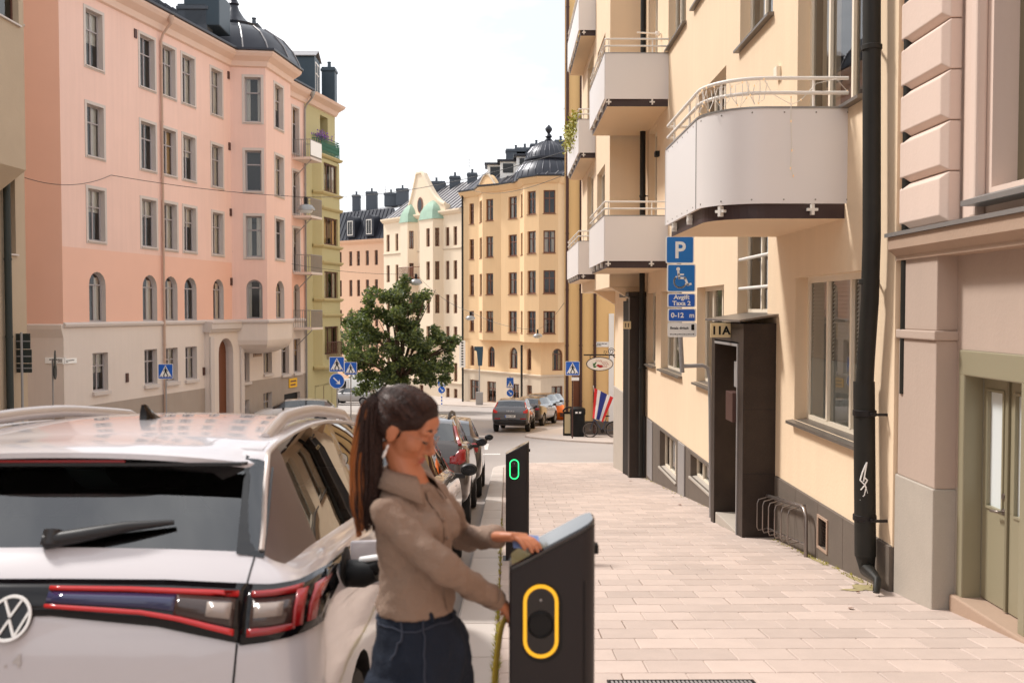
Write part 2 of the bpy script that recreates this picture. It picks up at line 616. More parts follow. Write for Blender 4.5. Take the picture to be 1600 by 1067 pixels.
WN = [0]
def outward(fr, pts):
    """order a polygon so that its normal points along the wall normal"""
    a, b, c = pts[0], pts[len(pts) // 3], pts[2 * len(pts) // 3]
    return pts if (b - a).cross(c - a).dot(fr.n) > 0 else pts[::-1]
def window(bld, fr, u0, u1, z0, z1, rise=0, frame='frame_grey', depth=.12, style='cross', sill=None, surround=None, fw=.06, cur=.5, glass='glass', panes=None, inter='interior_dark', sw=.12, tz=.66):
    """one window: frame mesh with its dark room behind, pane, sill, surround and curtain as sub-parts"""
    WN[0] += 1
    mb = MB()
    d0, d1 = -depth - .05, -depth
    W, H = u1 - u0, z1 - z0
    if rise:
        ap = arch_pts(u0, u1, z1, rise)
        ai = arch_pts(u0 + fw, u1 - fw, z1 - fw, rise - fw * .5)
        ring_o = [(u0, z0)] + ap + [(u1, z0)]
        ring_i = [(u0 + fw, z0 + fw)] + ai + [(u1 - fw, z0 + fw)]
        n = len(ring_o)
        for k in range(n):
            a, b, c, d = ring_o[k], ring_o[(k + 1) % n], ring_i[(k + 1) % n], ring_i[k]
            mb.poly([fr.pt(a[0], d1, a[1]), fr.pt(b[0], d1, b[1]), fr.pt(c[0], d1, c[1]), fr.pt(d[0], d1, d[1])])
            mb.poly([fr.pt(d[0], d1, d[1]), fr.pt(c[0], d1, c[1]), fr.pt(c[0], d0, c[1]), fr.pt(d[0], d0, d[1])])
    else:
        mb.fbox(fr, u0, u0 + fw, d0, d1, z0, z1)
        mb.fbox(fr, u1 - fw, u1, d0, d1, z0, z1)
        mb.fbox(fr, u0 + fw, u1 - fw, d0, d1, z0, z0 + fw)
        mb.fbox(fr, u0 + fw, u1 - fw, d0, d1, z1 - fw, z1)
    zi0, zi1 = z0 + fw, (z1 - fw if not rise else z1 - fw)
    zt = z0 + H * tz
    if rise:
        zt = z1 - rise
    bar = fw * .8
    g0, g1 = -depth - .045, -depth + .008
    uc = (u0 + u1) / 2
    if 'cross' in style:
        mb.fbox(fr, u0 + fw, u1 - fw, g0, g1 + .004, zt - bar / 2, zt + bar / 2)
        mb.fbox(fr, uc - bar / 2, uc + bar / 2, g0, g1, zi0, zt - bar / 2)
        if not rise and 'two' not in style:
            mb.fbox(fr, uc - bar / 2, uc + bar / 2, g0, g1, zt + bar / 2, zi1)
    elif style == 'tee':
        mb.fbox(fr, u0 + fw, u1 - fw, g0, g1 + .004, zt - bar / 2, zt + bar / 2)
    elif style.startswith('v'):
        nsplit = int(style[1:])
        for k in range(1, nsplit):
            uu = u0 + W * k / nsplit
            mb.fbox(fr, uu - bar / 2, uu + bar / 2, g0, g1, zi0, zi1)
    # the room behind
    rd = -depth - .55
    e = .02
    ztop = z1 - e
    mb.poly([fr.pt(u0 + e, rd, z0 + e), fr.pt(u1 - e, rd, z0 + e), fr.pt(u1 - e, rd, ztop), fr.pt(u0 + e, rd, ztop)], 1)
    for (a, b) in (((u0 + e, z0 + e), (u0 + e, ztop)), ((u1 - e, z0 + e), (u1 - e, ztop)), ((u0 + e, z0 + e), (u1 - e, z0 + e)), ((u0 + e, ztop), (u1 - e, ztop))):
        mb.poly([fr.pt(a[0], d0 - .01, a[1]), fr.pt(b[0], d0 - .01, b[1]), fr.pt(b[0], rd, b[1]), fr.pt(a[0], rd, a[1])], 1)
    win = mb.build('window', [frame, inter], bld, fix=False)
    gp = MB()
    gn = -depth - .028
    if rise:
        gp.poly(outward(fr, [fr.pt(u, gn, z) for (u, z) in [(u0 + fw * .5, z0 + fw * .5)] + arch_pts(u0 + fw * .5, u1 - fw * .5, z1 - fw * .5, rise - fw * .3) + [(u1 - fw * .5, z0 + fw * .5)]]))
        gp.build('pane', [glass], win, fix=False)
    elif panes:
        for k in range(panes):
            a, b = u0 + fw * .5 + (W - fw) * k / panes, u0 + fw * .5 + (W - fw) * (k + 1) / panes
            q = MB()
            q.poly(outward(fr, [fr.pt(a, gn, z0 + fw * .5), fr.pt(b, gn, z0 + fw * .5), fr.pt(b, gn, z1 - fw * .5), fr.pt(a, gn, z1 - fw * .5)]))
            q.build('pane', [glass], win, fix=False)
    else:
        gp.poly(outward(fr, [fr.pt(u0 + fw * .5, gn, z0 + fw * .5), fr.pt(u1 - fw * .5, gn, z0 + fw * .5), fr.pt(u1 - fw * .5, gn, z1 - fw * .5), fr.pt(u0 + fw * .5, gn, z1 - fw * .5)]))
        gp.build('pane', [glass], win, fix=False)
    if sill:
        s = MB()
        so, sh = sill[1], sill[2]
        s.prism([fr.pt(u0 - .06, -depth, z0 + .02), fr.pt(u0 - .06, so, z0 - .015), fr.pt(u0 - .06, so, z0 - sh), fr.pt(u0 - .06, .003, z0 - sh), fr.pt(u0 - .06, .003, z0 - .012), fr.pt(u0 - .06, -depth, z0 - .012)], fr.u * (W + .12))
        s.build('sill', [sill[0]], win)
    if surround:
        s = MB()
        t = .025
        s.fbox(fr, u0 - sw, u0, .0, t, z0 - sw, z1 + sw)
        s.fbox(fr, u1, u1 + sw, .0, t, z0 - sw, z1 + sw)
        s.fbox(fr, u0, u1, .0, t, z1, z1 + sw)
        s.fbox(fr, u0, u1, .0, t, z0 - sw, z0)
        s.build('surround', [surround], win)
    r = random.random()
    if r < cur:
        c = MB()
        cn = -depth - .13
        m = 'curtain' if random.random() < .8 else 'curtain_warm'
        kind = random.random()
        spans = [(u0 + .02, u0 + W * random.uniform(.2, .42)), (u1 - W * random.uniform(.2, .42), u1 - .02)] if kind < .65 else [(u0 + .02, u1 - .02)]
        for (a, b) in spans:
            zb = z0 + .03 if kind < .65 else z0 + H * random.uniform(.35, .75)
            zt2 = z1 - .03 - (rise * .35 if rise else 0)
            n = max(4, int((b - a) / .07))
            for k in range(n):
                ua, ub = a + (b - a) * k / n, a + (b - a) * (k + 1) / n
                na, nb = cn + .018 * (k % 2), cn + .018 * ((k + 1) % 2)
                c.poly([fr.pt(ua, na, zb), fr.pt(ub, nb, zb), fr.pt(ub, nb, zt2), fr.pt(ua, na, zt2)])
        c.build('curtain', [m], win, fix=False)
    return win

# ================================================================== ground
def sheet(name, xs, ys, zf, m, parent=None):
    mb = MB()
    for a, b in zip(ys[:-1], ys[1:]):
        for c, d in zip(xs[:-1], xs[1:]):
            mb.poly([(c, a, zf(c, a)), (d, a, zf(d, a)), (d, b, zf(d, b)), (c, b, zf(c, b))])
    return mb.build(name, m, parent)
YS = [-60, -20, -5, 0, 10, 20, 28.5, 29.5, 30.5, 31.5, 32.5, 33.5, 40, 50, 60, 70, 80, 90, 96, 110, 140, 200, 400, 900]
road = structure(sheet('road', [-600, -60, -20, 0, 20, 60, 600], YS, lambda x, y: rz(y), 'asphalt'))

KX0, KX1 = -.385, -.065                       # kerb stone band
WX = 3.55                                     # wall line of the right-hand houses
SEND = 31.2
# bed of the pavement (joints show it)
mb = MB()
ys = [-8, 0, 5, 10, 15, 20, 25, 28.5, 29.5, 30.5, SEND]
for a, b in zip(ys[:-1], ys[1:]):
    x0a = KX1 if a < 28.6 else KX1 + 1.2 * ((a - 28.6) / (SEND - 28.6)) ** 2
    x0b = KX1 if b < 28.6 else KX1 + 1.2 * ((b - 28.6) / (SEND - 28.6)) ** 2
    mb.poly([(x0a, a, gz(a) - .012), (4.6, a, gz(a) - .012), (4.6, b, gz(b) - .012), (x0b, b, gz(b) - .012)])
side = structure(mb.build('sidewalk', 'slab_bed'))
# slabs: running bond, rows across the walk
ROW, SW_ = .308, .405
slab_mesh = {}
def slab_me(wd):
    k = round(wd, 2)
    if k not in slab_mesh:
        q = MB()
        hx, hy, t = wd / 2 - .004, ROW / 2 - .004, .05
        c = .006
        q.ring_loft([[(-hx, -hy, -t), (hx, -hy, -t), (hx, hy, -t), (-hx, hy, -t)], [(-hx, -hy, -c), (hx, -hy, -c), (hx, hy, -c), (-hx, hy, -c)], [(-hx + c, -hy + c, 0), (hx - c, -hy + c, 0), (hx - c, hy - c, 0), (-hx + c, hy - c, 0)]])
        me = q.mesh('slab')
        me.materials.append(MATS['slab'])
        slab_mesh[k] = me
    return slab_mesh[k]
rows = []
y = -6.0
while y < SEND - ROW:
    rows.append(y + ROW / 2)
    y += ROW
rest = MB()
nslab = 0
for ri, yc in enumerate(rows):
    xa = KX1 + .012
    if yc > 28.6:
        xa = KX1 + .012 + 1.2 * ((yc - 28.6) / (SEND - 28.6)) ** 2
    xe = WX + .02 if yc > 8.7 else 3.86
    x = xa - (SW_ * .5 if ri % 2 else 0) - random.uniform(0, .05)
    th = math.atan(slope(yc))
    while x < xe - .02:
        a, b = max(x, xa), min(x + SW_, xe)
        x += SW_
        if b - a < .06:
            continue
        wd = round(b - a, 2)
        dz = random.uniform(-.0018, .0018)
        if 4.3 < yc and nslab < 300:
            o = bpy.data.objects.new('slab', slab_me(wd))
            COL.objects.link(o)
            o.parent = side
            o.location = ((a + b) / 2, yc, gz(yc) + dz)
            o.rotation_euler = (-th + random.uniform(-.004, .004), random.uniform(-.004, .004), 0)
            nslab += 1
        else:
            M = Matrix.Translation(((a + b) / 2, yc, gz(yc) + dz)) @ Matrix.Rotation(-th, 4, 'X')
            me = slab_me(wd)
            i = len(rest.v)
            rest.v += [tuple(M @ v.co) for v in me.vertices]
            for p in me.polygons:
                rest.f.append([i + k for k in p.vertices])
                rest.m.append(0)
stuff(rest.build('slab_field', 'slab', side, fix=False))
# kerb stones
kerb = MB()
kb = None
kerb_o = structure(sheet('kerb', [KX0 + .02, KX1 - .005], [-6, 0, 10, 20, 28.5], lambda x, y: gz(y) - .06, 'slab_bed'))
y = -5.5
while y < 28.3:
    ln = random.uniform(.95, 1.25)
    y1 = min(y + ln, 28.55)
    q = MB()
    c = .012
    a, b = y + .004, y1 - .004
    h = random.uniform(-.003, .003)
    q.ring_loft([[(KX0, a, gz(a) - .22), (KX1, a, gz(a) - .22), (KX1, b, gz(b) - .22), (KX0, b, gz(b) - .22)],
                 [(KX0, a, gz(a) - c + h), (KX1, a, gz(a) - c + h), (KX1, b, gz(b) - c + h), (KX0, b, gz(b) - c + h)],
                 [(KX0 + .02, a + c, gz(a) + h), (KX1 - c, a + c, gz(a) + h), (KX1 - c, b - c, gz(b) + h), (KX0 + .02, b - c, gz(b) + h)]])
    q.build('kerb_stone', 'kerb', kerb_o, fix=True)
    y = y1
# the kerb curves round the corner
pts = []
for k in range(9):
    t = k / 8
    yy = 28.6 + (SEND - 28.6) * math.sin(t * math.pi / 2)
    xx = KX0 + 1.7 * (1 - math.cos(t * math.pi / 2))
    pts.append((xx, yy))
pts += [(2.4, SEND + .1), (4.6, SEND + .1), (14, SEND + .1)]
for (a, b) in zip(pts[:-1], pts[1:]):
    d = (V(b) - V(a))
    n = V((d.y, -d.x)).normalized() * .3
    q = MB()
    pa, pb = V(a) + d.normalized() * .004, V(b) - d.normalized() * .004
    q.prism([(pa.x, pa.y, gz(pa.y) - .2), (pb.x, pb.y, gz(pb.y) - .2), (pb.x + n.x, pb.y + n.y, gz(pb.y) - .2), (pa.x + n.x, pa.y + n.y, gz(pa.y) - .2)], (0, 0, .2), 0)
    q.build('kerb_stone', 'kerb', kerb_o, bevel=.012)
# far corner pavement across the side street
fc = MB()
cp = [(1.05, 45.2), (.9, 44.2), (1.15, 43.3), (1.8, 42.4), (2.8, 41.3), (4.2, 40.2), (6.5, 39.2), (16, 38.5), (16, 70), (8.2, 70), (4.0, 53)]
fc.prism([(x, y_, gz(y_) - .3) for x, y_ in cp], (0, 0, .3))
structure(fc.build('corner_sidewalk', 'far_paving', bevel=.03))
# pavement in front of the far houses and along the pink house
fp = MB()
fpp = [(-14.5, 93), (-9, 86), (-6.5, 82.5), (-3.2, 79.5), (0, 75.5), (2.2, 73.2), (7, 72.3), (20, 72), (20, 110), (-30, 118)]
fp.prism([(x, y_, gz(y_) - .3) for x, y_ in fpp], (0, 0, .31))
structure(fp.build('far_sidewalk', 'far_paving', bevel=.03))
lp = MB()
pw = lambda t, n: (-17.3 + .224 * t + .976 * n, 40 + t - .219 * n)
ts = [-3.6, 0, 6, 12, 18, 24, 27]
for a, b in zip(ts[:-1], ts[1:]):
    q = [pw(a, 2.4), pw(b, 2.4), pw(b, -.5), pw(a, -.5)]
    lp.poly([(x, y_, gz(y_)) for x, y_ in q])
    lp.poly([(q[0][0], q[0][1], gz(q[0][1])), (q[0][0], q[0][1], gz(q[0][1]) - .3), (q[1][0], q[1][1], gz(q[1][1]) - .3), (q[1][0], q[1][1], gz(q[1][1]))])
q = [pw(-3.6, 2.4), pw(-3.6, -.5)]
lp.poly([(q[0][0], q[0][1], gz(q[0][1])), (q[1][0], q[1][1], gz(q[1][1])), (q[1][0], q[1][1], gz(q[1][1]) - .3), (q[0][0], q[0][1], gz(q[0][1]) - .3)])
structure(lp.build('left_sidewalk', 'far_paving'))
# road markings
def marking(name, polys):
    mb = MB()
    for p in polys:
        mb.poly([(x, y_, rz(y_) + .005) for x, y_ in p])
    return structure(mb.build(name, 'road_paint', fix=False))
zeb = []
for k in range(9):                             # crossing over the side street mouth and the main street
    x = -9.2 + k * 1.0
    zeb.append([(x, 37.3), (x + .5, 37.3), (x + .5, 40.3), (x, 40.3)])
marking('crossing_stripes', zeb)
zeb = []
for k in range(7):
    yy = 33.0 + k * 1.0
    zeb.append([(4.9, yy), (7.6, yy), (7.6, yy + .5), (4.9, yy + .5)])
marking('crossing_stripes', zeb)
zeb = []
for k in range(8):
    x = 6.0 + k * 1.0
    zeb.append([(x - 1.6, 57.5), (x - 1.1, 57.5), (x - 1.0, 60), (x - 1.5, 60)])
marking('crossing_stripes', zeb)
marking('stop_line', [[(-3.4, 35.2), (-.2, 35.2), (-.2, 35.6), (-3.4, 35.6)], [(-4.6, 44.6), (-.9, 44.6), (-.9, 44.95), (-4.6, 44.95)]])
# traffic island under the signs on the left
q = MB()
isl = [(-7.9 + 1.1 * math.cos(a) , 39.6 + 3.3 * math.sin(a)) for a in [2 * math.pi * k / 20 for k in range(20)]]
q.prism([(x, y_, rz(y_) - .1) for x, y_ in isl], (0, 0, .2))
structure(q.build('traffic_island', 'far_paving', bevel=.02))
# weeds in the joint behind the kerb, moss and grit along the wall
wd = MB()
for k in range(240):
    yy = random.choice([random.uniform(5.4, 9), random.uniform(5.4, 15), random.uniform(5.4, 7)])
    cx = KX1 + random.gauss(.003, .006)
    for j in range(random.randint(3, 8)):
        a = random.uniform(0, 6.28)
        l = random.uniform(.012, .045)
        h = random.uniform(.006, .04)
        s = random.uniform(.003, .006)
        px_, py_ = cx + random.gauss(0, .006), yy + random.gauss(0, .02)
        e = V((px_ + math.cos(a) * l, py_ + math.sin(a) * l, gz(py_) + h))
        wd.poly([(px_ - s * math.sin(a), py_ + s * math.cos(a), gz(py_) - .005), (px_ + s * math.sin(a), py_ - s * math.cos(a), gz(py_) - .005), e])
for k in range(110):
    yy = random.uniform(8.9, 12.4) if k < 75 else random.uniform(14.6, 24)
    cx = WX - .05 - abs(random.gauss(0, .03))
    for j in range(random.randint(3, 7)):
        a = random.uniform(0, 6.28)
        l = random.uniform(.01, .04)
        s = .005
        px_, py_ = cx + random.gauss(0, .015), yy + random.gauss(0, .03)
        wd.poly([(px_ - s * math.sin(a), py_ + s * math.cos(a), gz(py_)), (px_ + s * math.sin(a), py_ - s * math.cos(a), gz(py_)), (px_ + math.cos(a) * l, py_ + math.sin(a) * l, gz(py_) + random.uniform(.005, .03))])
stuff(wd.build('weeds', 'weed', fix=False))
ms = MB()
for (cx, cy, rx, ry) in ((3.38, 8.95, .12, .16), (3.24, 8.82, .12, .06), (3.46, 9.4, .04, .25), (3.47, 10.6, .03, .4)):
    n = 22
    ms.poly([(cx + rx * math.cos(6.283 * k / n) * random.uniform(.7, 1.15), (lambda yy: yy)(cy + ry * math.sin(6.283 * k / n) * random.uniform(.7, 1.15)), 0) for k in range(n)])
ms.v = [(x, y_, gz(y_) + .0035) for x, y_, z in ms.v]
stuff(ms.build('moss', 'moss', fix=False))
# small litter on the slabs
for (px_, py_, s) in ((1062, 789, .05), (1052, 776, .03), (985, 752, .045), (1338, 912, .025), (1329, 951, .03), (1340, 926, .02)):
    d = ray(px_, py_)
    t = EYE.z / (-.107 * d.y - d.z)
    c = EYE + d * t
    if c.x > 3.4:
        continue
    q = MB()
    n = 7
    q.poly([(c.x + s * math.cos(6.283 * k / n) * random.uniform(.5, 1.2), c.y + s * 1.3 * math.sin(6.283 * k / n) * random.uniform(.5, 1.2), 0) for k in range(n)])
    q.v = [(x, y_, gz(y_) + .006 + random.uniform(0, .012)) for x, y_, z in q.v]
    o = q.build('fallen_leaf', 'wood_brown', fix=False)
    tag(o, 'small dry brown leaf lying on the pale paving slabs', 'leaf', 'dry leaves on the pavement')
# drain grate at the near end of the walk
c0, c1 = .62, 1.52
g = root('drain_grate', 'dark cast iron drain grate set into the paving slabs', 'grate', ((c0 + c1) / 2, 5.7, gz(5.7)))
q = MB()
def gbox(x0, x1, y0, y1, a, b):
    i = len(q.v)
    q.box(x0, x1, y0, y1, a, b)
    for k in range(i, len(q.v)):
        x, y_, z = q.v[k]
        q.v[k] = (x, y_, z + gz(y_))
gbox(c0, c1, 5.58, 5.595, .0, .01); gbox(c0, c1, 5.805, 5.82, .0, .01); gbox(c0, c0 + .015, 5.595, 5.805, .0, .01); gbox(c1 - .015, c1, 5.595, 5.805, .0, .01)
q.build('frame', 'iron', g)
q = MB(); gbox(c0 + .015, c1 - .015, 5.595, 5.805, .001, .003); q.build('base_plate', 'joint_dark', g)
n = 34
for k in range(n):
    x = c0 + .03 + (c1 - c0 - .06) * k / (n - 1)
    q = MB(); gbox(x - .007, x + .007, 5.60, 5.80, .003, .009)
    q.build('bar', 'metal_grey', g)

# ================================================================== the yellow house at number 11 (right)
hb = root('apartment_building', 'pale yellow rendered apartment house with white panelled balconies and entrance 11A', 'building', (WX, 9, gz(9)))
fr = Fr((WX, 0), (WX, 40))
PT1, PT2 = -.52, -1.02                         # plinth tops
OPS = {'A': (9.5, 11.75, .31, 2.05), 'B': (9.55, 11.75, 3.79, 6.3), 'C': (12.86, 14.65, 5.6, 7.4), 'D': (15.55, 17.75, 3.83, 5.59),
       'E': (16.2, 18.2, 7.33, 9.1), 'F': (19.05, 21.1, 7.33, 9.1), 'G': (13.0, 14.7, 1.6, 3.75), 'H': (15.6, 17.8, .33, 2.07),
       'I': (19.3, 21.9, .33, 2.07), 'J': (22.7, 24.1, .33, 2.07), 'M': (22.6, 23.9, 3.75, 6.0), 'N': (22.6, 23.9, 7.25, 9.5)}
mb = MB()
wall(mb, fr, 8.73, 12.8, PT1, 13, [OPS[k] for k in 'AB'], reveal=.17)
wall(mb, fr, 12.8, 14.8, -.3, 13, [OPS[k] for k in 'CG'], reveal=.17)
wall(mb, fr, 14.8, 24.8, PT2, 13, [OPS[k] for k in 'DEFHIJMN'], reveal=.17)
wall(mb, fr, 24.8, 31.2, PT2 - 1.2, 2.3)
mb.poly([(WX, 12.8, PT2), (WX, 12.8, -.3), (WX, 14.8, -.3), (WX, 14.8, PT2)])
# near end wall, projecting far wing with its soffit, roof lid and back so it stays a volume
mb.poly([(WX, 8.73, -2), (12, 8.73, -2), (12, 8.73, 13), (WX, 8.73, 13)])
XW = 2.68
frw = Fr((XW, 0), (XW, 40))
wo = [(26.0, 28.2, 3.9, 5.6), (26.0, 28.2, 7.4, 9.1), (29.4, 31.6, 3.8, 6.0), (29.4, 31.6, 7.3, 9.5)]
wall(mb, frw, 24.8, 34.0, 2.25, 13, wo, reveal=.15)
mb.poly([(WX, 24.8, 2.25), (XW, 24.8, 2.25), (XW, 24.8, 13), (WX, 24.8, 13)])
mb.poly([(XW, 24.8, 2.25), (12, 24.8, 2.25), (12, 34, 2.25), (XW, 34, 2.25)])
mb.poly([(XW, 34, 2.25), (12, 34, 2.25), (12, 34, 13), (XW, 34, 13)])
mb.poly([(WX, 31.2, -5), (12, 31.2, -5), (12, 31.2, 2.25), (WX, 31.2, 2.25)])
mb.poly([(XW, 8.73, 13), (12, 8.73, 13), (12, 34, 13), (XW, 34, 13)])
# chamfered brackets under the wing
mb.prism([(WX, 24.81, 1.75), (WX, 24.81, 2.24), (XW + .05, 24.81, 2.24)], (0, .35, 0))
mb.prism([(WX, 29.8, 1.75), (WX, 29.8, 2.24), (XW + .05, 29.8, 2.24)], (0, .35, 0))
mb.build('wall', 'stucco_main', hb, fix=False)
SILL = ('sill_metal', .09, .05)
def rwin(k, style, cur=.5, **kw):
    a, b, c, d = OPS[k]
    return window(hb, fr, a, b, c, d, frame='window_cream', depth=.15, style=style, sill=SILL, fw=.07, cur=0, inter='interior', **kw)
def blind(win, f, u0, u1, z0, z1, depth, m='blind', pitch=.045, tilt=.5):
    n = int((z1 - z0) / pitch)
    q = MB()
    for k in range(n):
        z = z0 + (k + .5) * pitch
        q.poly([f.pt(u0, -depth, z - pitch * tilt), f.pt(u1, -depth, z - pitch * tilt), f.pt(u1, -depth - .022, z + pitch * tilt * .8), f.pt(u0, -depth - .022, z + pitch * tilt * .8)])
    q.build('blind', m, win, fix=False)
    q = MB(); q.poly([f.pt(u0, -depth - .03, z0), f.pt(u1, -depth - .03, z0), f.pt(u1, -depth - .03, z1), f.pt(u0, -depth - .03, z1)]); q.build('blind_backing', m, win, fix=False)
wA = rwin('A', 'v3', panes=3)
for k in range(3):
    u0 = 9.5 + .08 + k * .75
    blind(wA, fr, u0, u0 + .62, 1.0, 1.99, .188)
    q = MB(); q.poly([fr.pt(u0 - .06, -.186, .36), fr.pt(u0 + .7, -.186, .36), fr.pt(u0 + .7, -.186, 1.08), fr.pt(u0 - .06, -.186, 1.08)])
    q.build('privacy_film', 'frosted_pane', wA, fix=False)
wH = rwin('H', 'v3', panes=3)
for k in range(3):
    u0 = 15.6 + .08 + k * .733
    blind(wH, fr, u0, u0 + .6, .5, 2.0, .188)
wI = rwin('I', 'v3', panes=3)
blind(wI, fr, 19.4, 21.8, .4, 2.0, .188)
wJ = rwin('J', 'v2', panes=2)
for k, st in (('B', 'v3'), ('C', 'v2'), ('D', 'v3'), ('E', 'v2'), ('F', 'v3')):
    wk = rwin(k, st, panes=int(st[1]))
    a, b, c, d = OPS[k]
    if k in 'BCF':
        q = MB()
        for (ua, ub) in ((a + .05, a + (b - a) * .3), (b - (b - a) * .3, b - .05)):
            n = 10
            for j in range(n):
                p0, p1 = ua + (ub - ua) * j / n, ua + (ub - ua) * (j + 1) / n
                q.poly([fr.pt(p0, -.3 + .03 * (j % 2), c + .05), fr.pt(p1, -.3 + .03 * ((j + 1) % 2), c + .05), fr.pt(p1, -.3 + .03 * ((j + 1) % 2), d - .05), fr.pt(p0, -.3 + .03 * (j % 2), d - .05)])
        q.build('curtain', 'curtain', wk, fix=False)
for k in 'MN':
    a, b, c, d = OPS[k]
    window(hb, fr, a, b, c, d, frame='window_cream', depth=.15, style='v2', fw=.09, cur=0, inter='interior', panes=2)
wG = rwin('G', 'v2', panes=2)
for z in (1.98, 2.42, 2.86, 3.3):
    q = MB(); q.tube([fr.pt(13.02, -.03, z), fr.pt(14.68, -.03, z)], .024, 8)
    q.build('bar', 'white_paint', wG, smooth=40)
for (a, b, c, d) in wo:
    window(hb, frw, a, b, c, d, frame='window_cream', depth=.13, style='v2', sill=SILL, fw=.08, cur=.6, inter='interior')
# plinth slabs
frp = Fr((WX - .025, 0), (WX - .025, 40))
K_, L_ = (19.75, 21.85, -1.9, -1.08), (16.35, 18.2, -1.5, -1.08)
def plinth(a, b, top, ops=()):
    q = MB()
    wall(q, frp, a + .004, b - .004, gz(b) - .4, top, ops, reveal=.15)
    q.poly([frp.pt(a + .004, 0, top), frp.pt(b - .004, 0, top), frp.pt(b - .004, -.024, top + .01), frp.pt(a + .004, -.024, top + .01)])
    q.poly([frp.pt(a + .004, 0, gz(b) - .4), frp.pt(a + .004, 0, top), frp.pt(a + .004, -.03, top), frp.pt(a + .004, -.03, gz(b) - .4)])
    q.poly([frp.pt(b - .004, 0, gz(b) - .4), frp.pt(b - .004, 0, top), frp.pt(b - .004, -.03, top), frp.pt(b - .004, -.03, gz(b) - .4)])
    q.build('plinth_slab', 'plinth_granite', hb, fix=False)
for a, b in ((8.73, 9.15), (9.15, 9.95), (9.95, 10.75), (10.75, 11.6), (11.6, 12.5)):
    plinth(a, b, PT1, [(10.42, 10.72, -1.0, -.66)] if a == 9.95 else [])
for a, b, ops in ((14.55, 16.2, []), (16.2, 18.35, [L_]), (18.35, 19.6, []), (19.6, 22.0, [K_]), (22.0, 23.1, []), (23.1, 24.0, [])):
    plinth(a, b, PT2, ops)
q = MB(); q.poly([(WX - .025, 8.73, -2), (WX - .025, 8.73, PT1), (WX + .5, 8.725, PT1), (WX + .5, 8.725, -2)]); q.build('plinth_end', 'plinth_granite', hb, fix=False)
for o_, p_ in ((K_, 3), (L_, 3)):
    window(hb, frp, *o_, frame='window_cream', depth=.12, style='v%d' % p_, fw=.06, cur=0, inter='interior', panes=p_, sill=('base_granite', .03, .05))
# vent in the plinth
v = MB(); v.fbox(frp, 10.42, 10.72, -.1, -.08, -1.0, -.66, 1)
for k in range(9):
    z = -.985 + k * .037
    v.poly([frp.pt(10.43, -.05, z), frp.pt(10.71, -.05, z), frp.pt(10.71, -.02, z + .03), frp.pt(10.43, -.02, z + .03)])
vo = v.build('vent_grille', ['pipe_brown', 'black'], hb, fix=False)
v = MB()
for (a, b, c, d) in ((10.4, 10.43, -1.02, -.64), (10.71, 10.74, -1.02, -.64), (10.43, 10.71, -1.02, -.99), (10.43, 10.71, -.67, -.64)):
    v.fbox(frp, a, b, .0, .014, c, d)
v.build('vent_frame', 'ledge_stone', vo)
# meter cupboards low on the wall
v = MB(); v.fbox(frp, 18.72, 19.4, .0, .03, -2.05, -1.0); v.build('meter_door', 'metal_grey', hb, bevel=.006)
v = MB(); v.fbox(frp, 22.9, 23.7, .0, .02, gz(23.7) + .1, -1.03); v.build('cellar_door', 'metal_grey', hb, bevel=.006)
# ---- portal 11A
PX0 = 3.12
PT = 1.48
po = MB()
po.box(PX0, WX + .02, 12.56, 12.84, gz(12.8) - .3, PT)
pil = po.build('portal_pillar', 'portal_granite', hb, bevel=.008)
po = MB(); po.box(PX0, WX + .02, 14.28, 14.5, gz(14.5) - .3, PT); po.build('portal_pillar', 'portal_granite', hb, bevel=.008)
po = MB(); po.box(PX0 + .003, WX + .02, 12.84, 14.28, PT - .26, PT - .003); po.build('portal_lintel', 'portal_granite', hb, bevel=.006)
for zz in (.35, -.5):
    q = MB(); q.box(PX0 - .002, WX, 12.557, 12.56, zz - .003, zz + .003); q.build('joint', 'joint_dark', hb)
z1_ = PT - .26
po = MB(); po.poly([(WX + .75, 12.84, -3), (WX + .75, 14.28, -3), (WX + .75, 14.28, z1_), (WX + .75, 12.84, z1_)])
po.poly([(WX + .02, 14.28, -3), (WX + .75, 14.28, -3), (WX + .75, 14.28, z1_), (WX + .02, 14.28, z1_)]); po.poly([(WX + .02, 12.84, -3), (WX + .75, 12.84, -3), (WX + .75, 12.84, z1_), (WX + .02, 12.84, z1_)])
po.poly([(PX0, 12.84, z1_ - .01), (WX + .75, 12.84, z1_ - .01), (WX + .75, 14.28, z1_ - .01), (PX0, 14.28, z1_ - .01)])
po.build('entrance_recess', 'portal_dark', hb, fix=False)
po = MB(); po.box(WX + .66, WX + .7, 12.98, 14.12, gz(13.6) + .05, z1_ - .1); dl = po.build('entrance_door', 'wood_brown', hb, bevel=.01)
po = MB(); po.box(WX + .645, WX + .66, 13.12, 13.98, -.2, .9); po.build('door_glass', 'black_gloss', dl)
po = MB(); po.box(PX0 - .012, PX0 + .05, 12.85, 12.885, gz(12.9), z1_ - .02); po.box(PX0 - .012, PX0 + .05, 12.885, 14.26, z1_ - .055, z1_ - .02); po.build('opening_trim', 'metal_grey', hb)
st = MB(); zt = gz(13.1) + .04
st.prism([(PX0 + .02, 12.85, gz(12.85) - .3), (PX0 + .02, 14.27, gz(14.27) - .3), (PX0 + .02, 14.27, zt), (PX0 + .02, 12.85, zt)], (WX + .6 - PX0, 0, 0)); st.build('entrance_step', 'base_granite', hb, bevel=.01)
fl = MB()
fl.prism([(PX0 - .08, 12.46, PT + .02), (PX0 - .08, 14.6, PT + .02), (WX, 14.6, PT + .1), (WX, 12.46, PT + .1)], (0, 0, .025)); fl.build('canopy_flashing', 'sill_metal', hb)
nb = MB(); nb.box(PX0 - .06, PX0 + .06, 12.9, 13.3, .14, .54); nb.build('mailbox', 'pipe_brown', hb, bevel=.006)
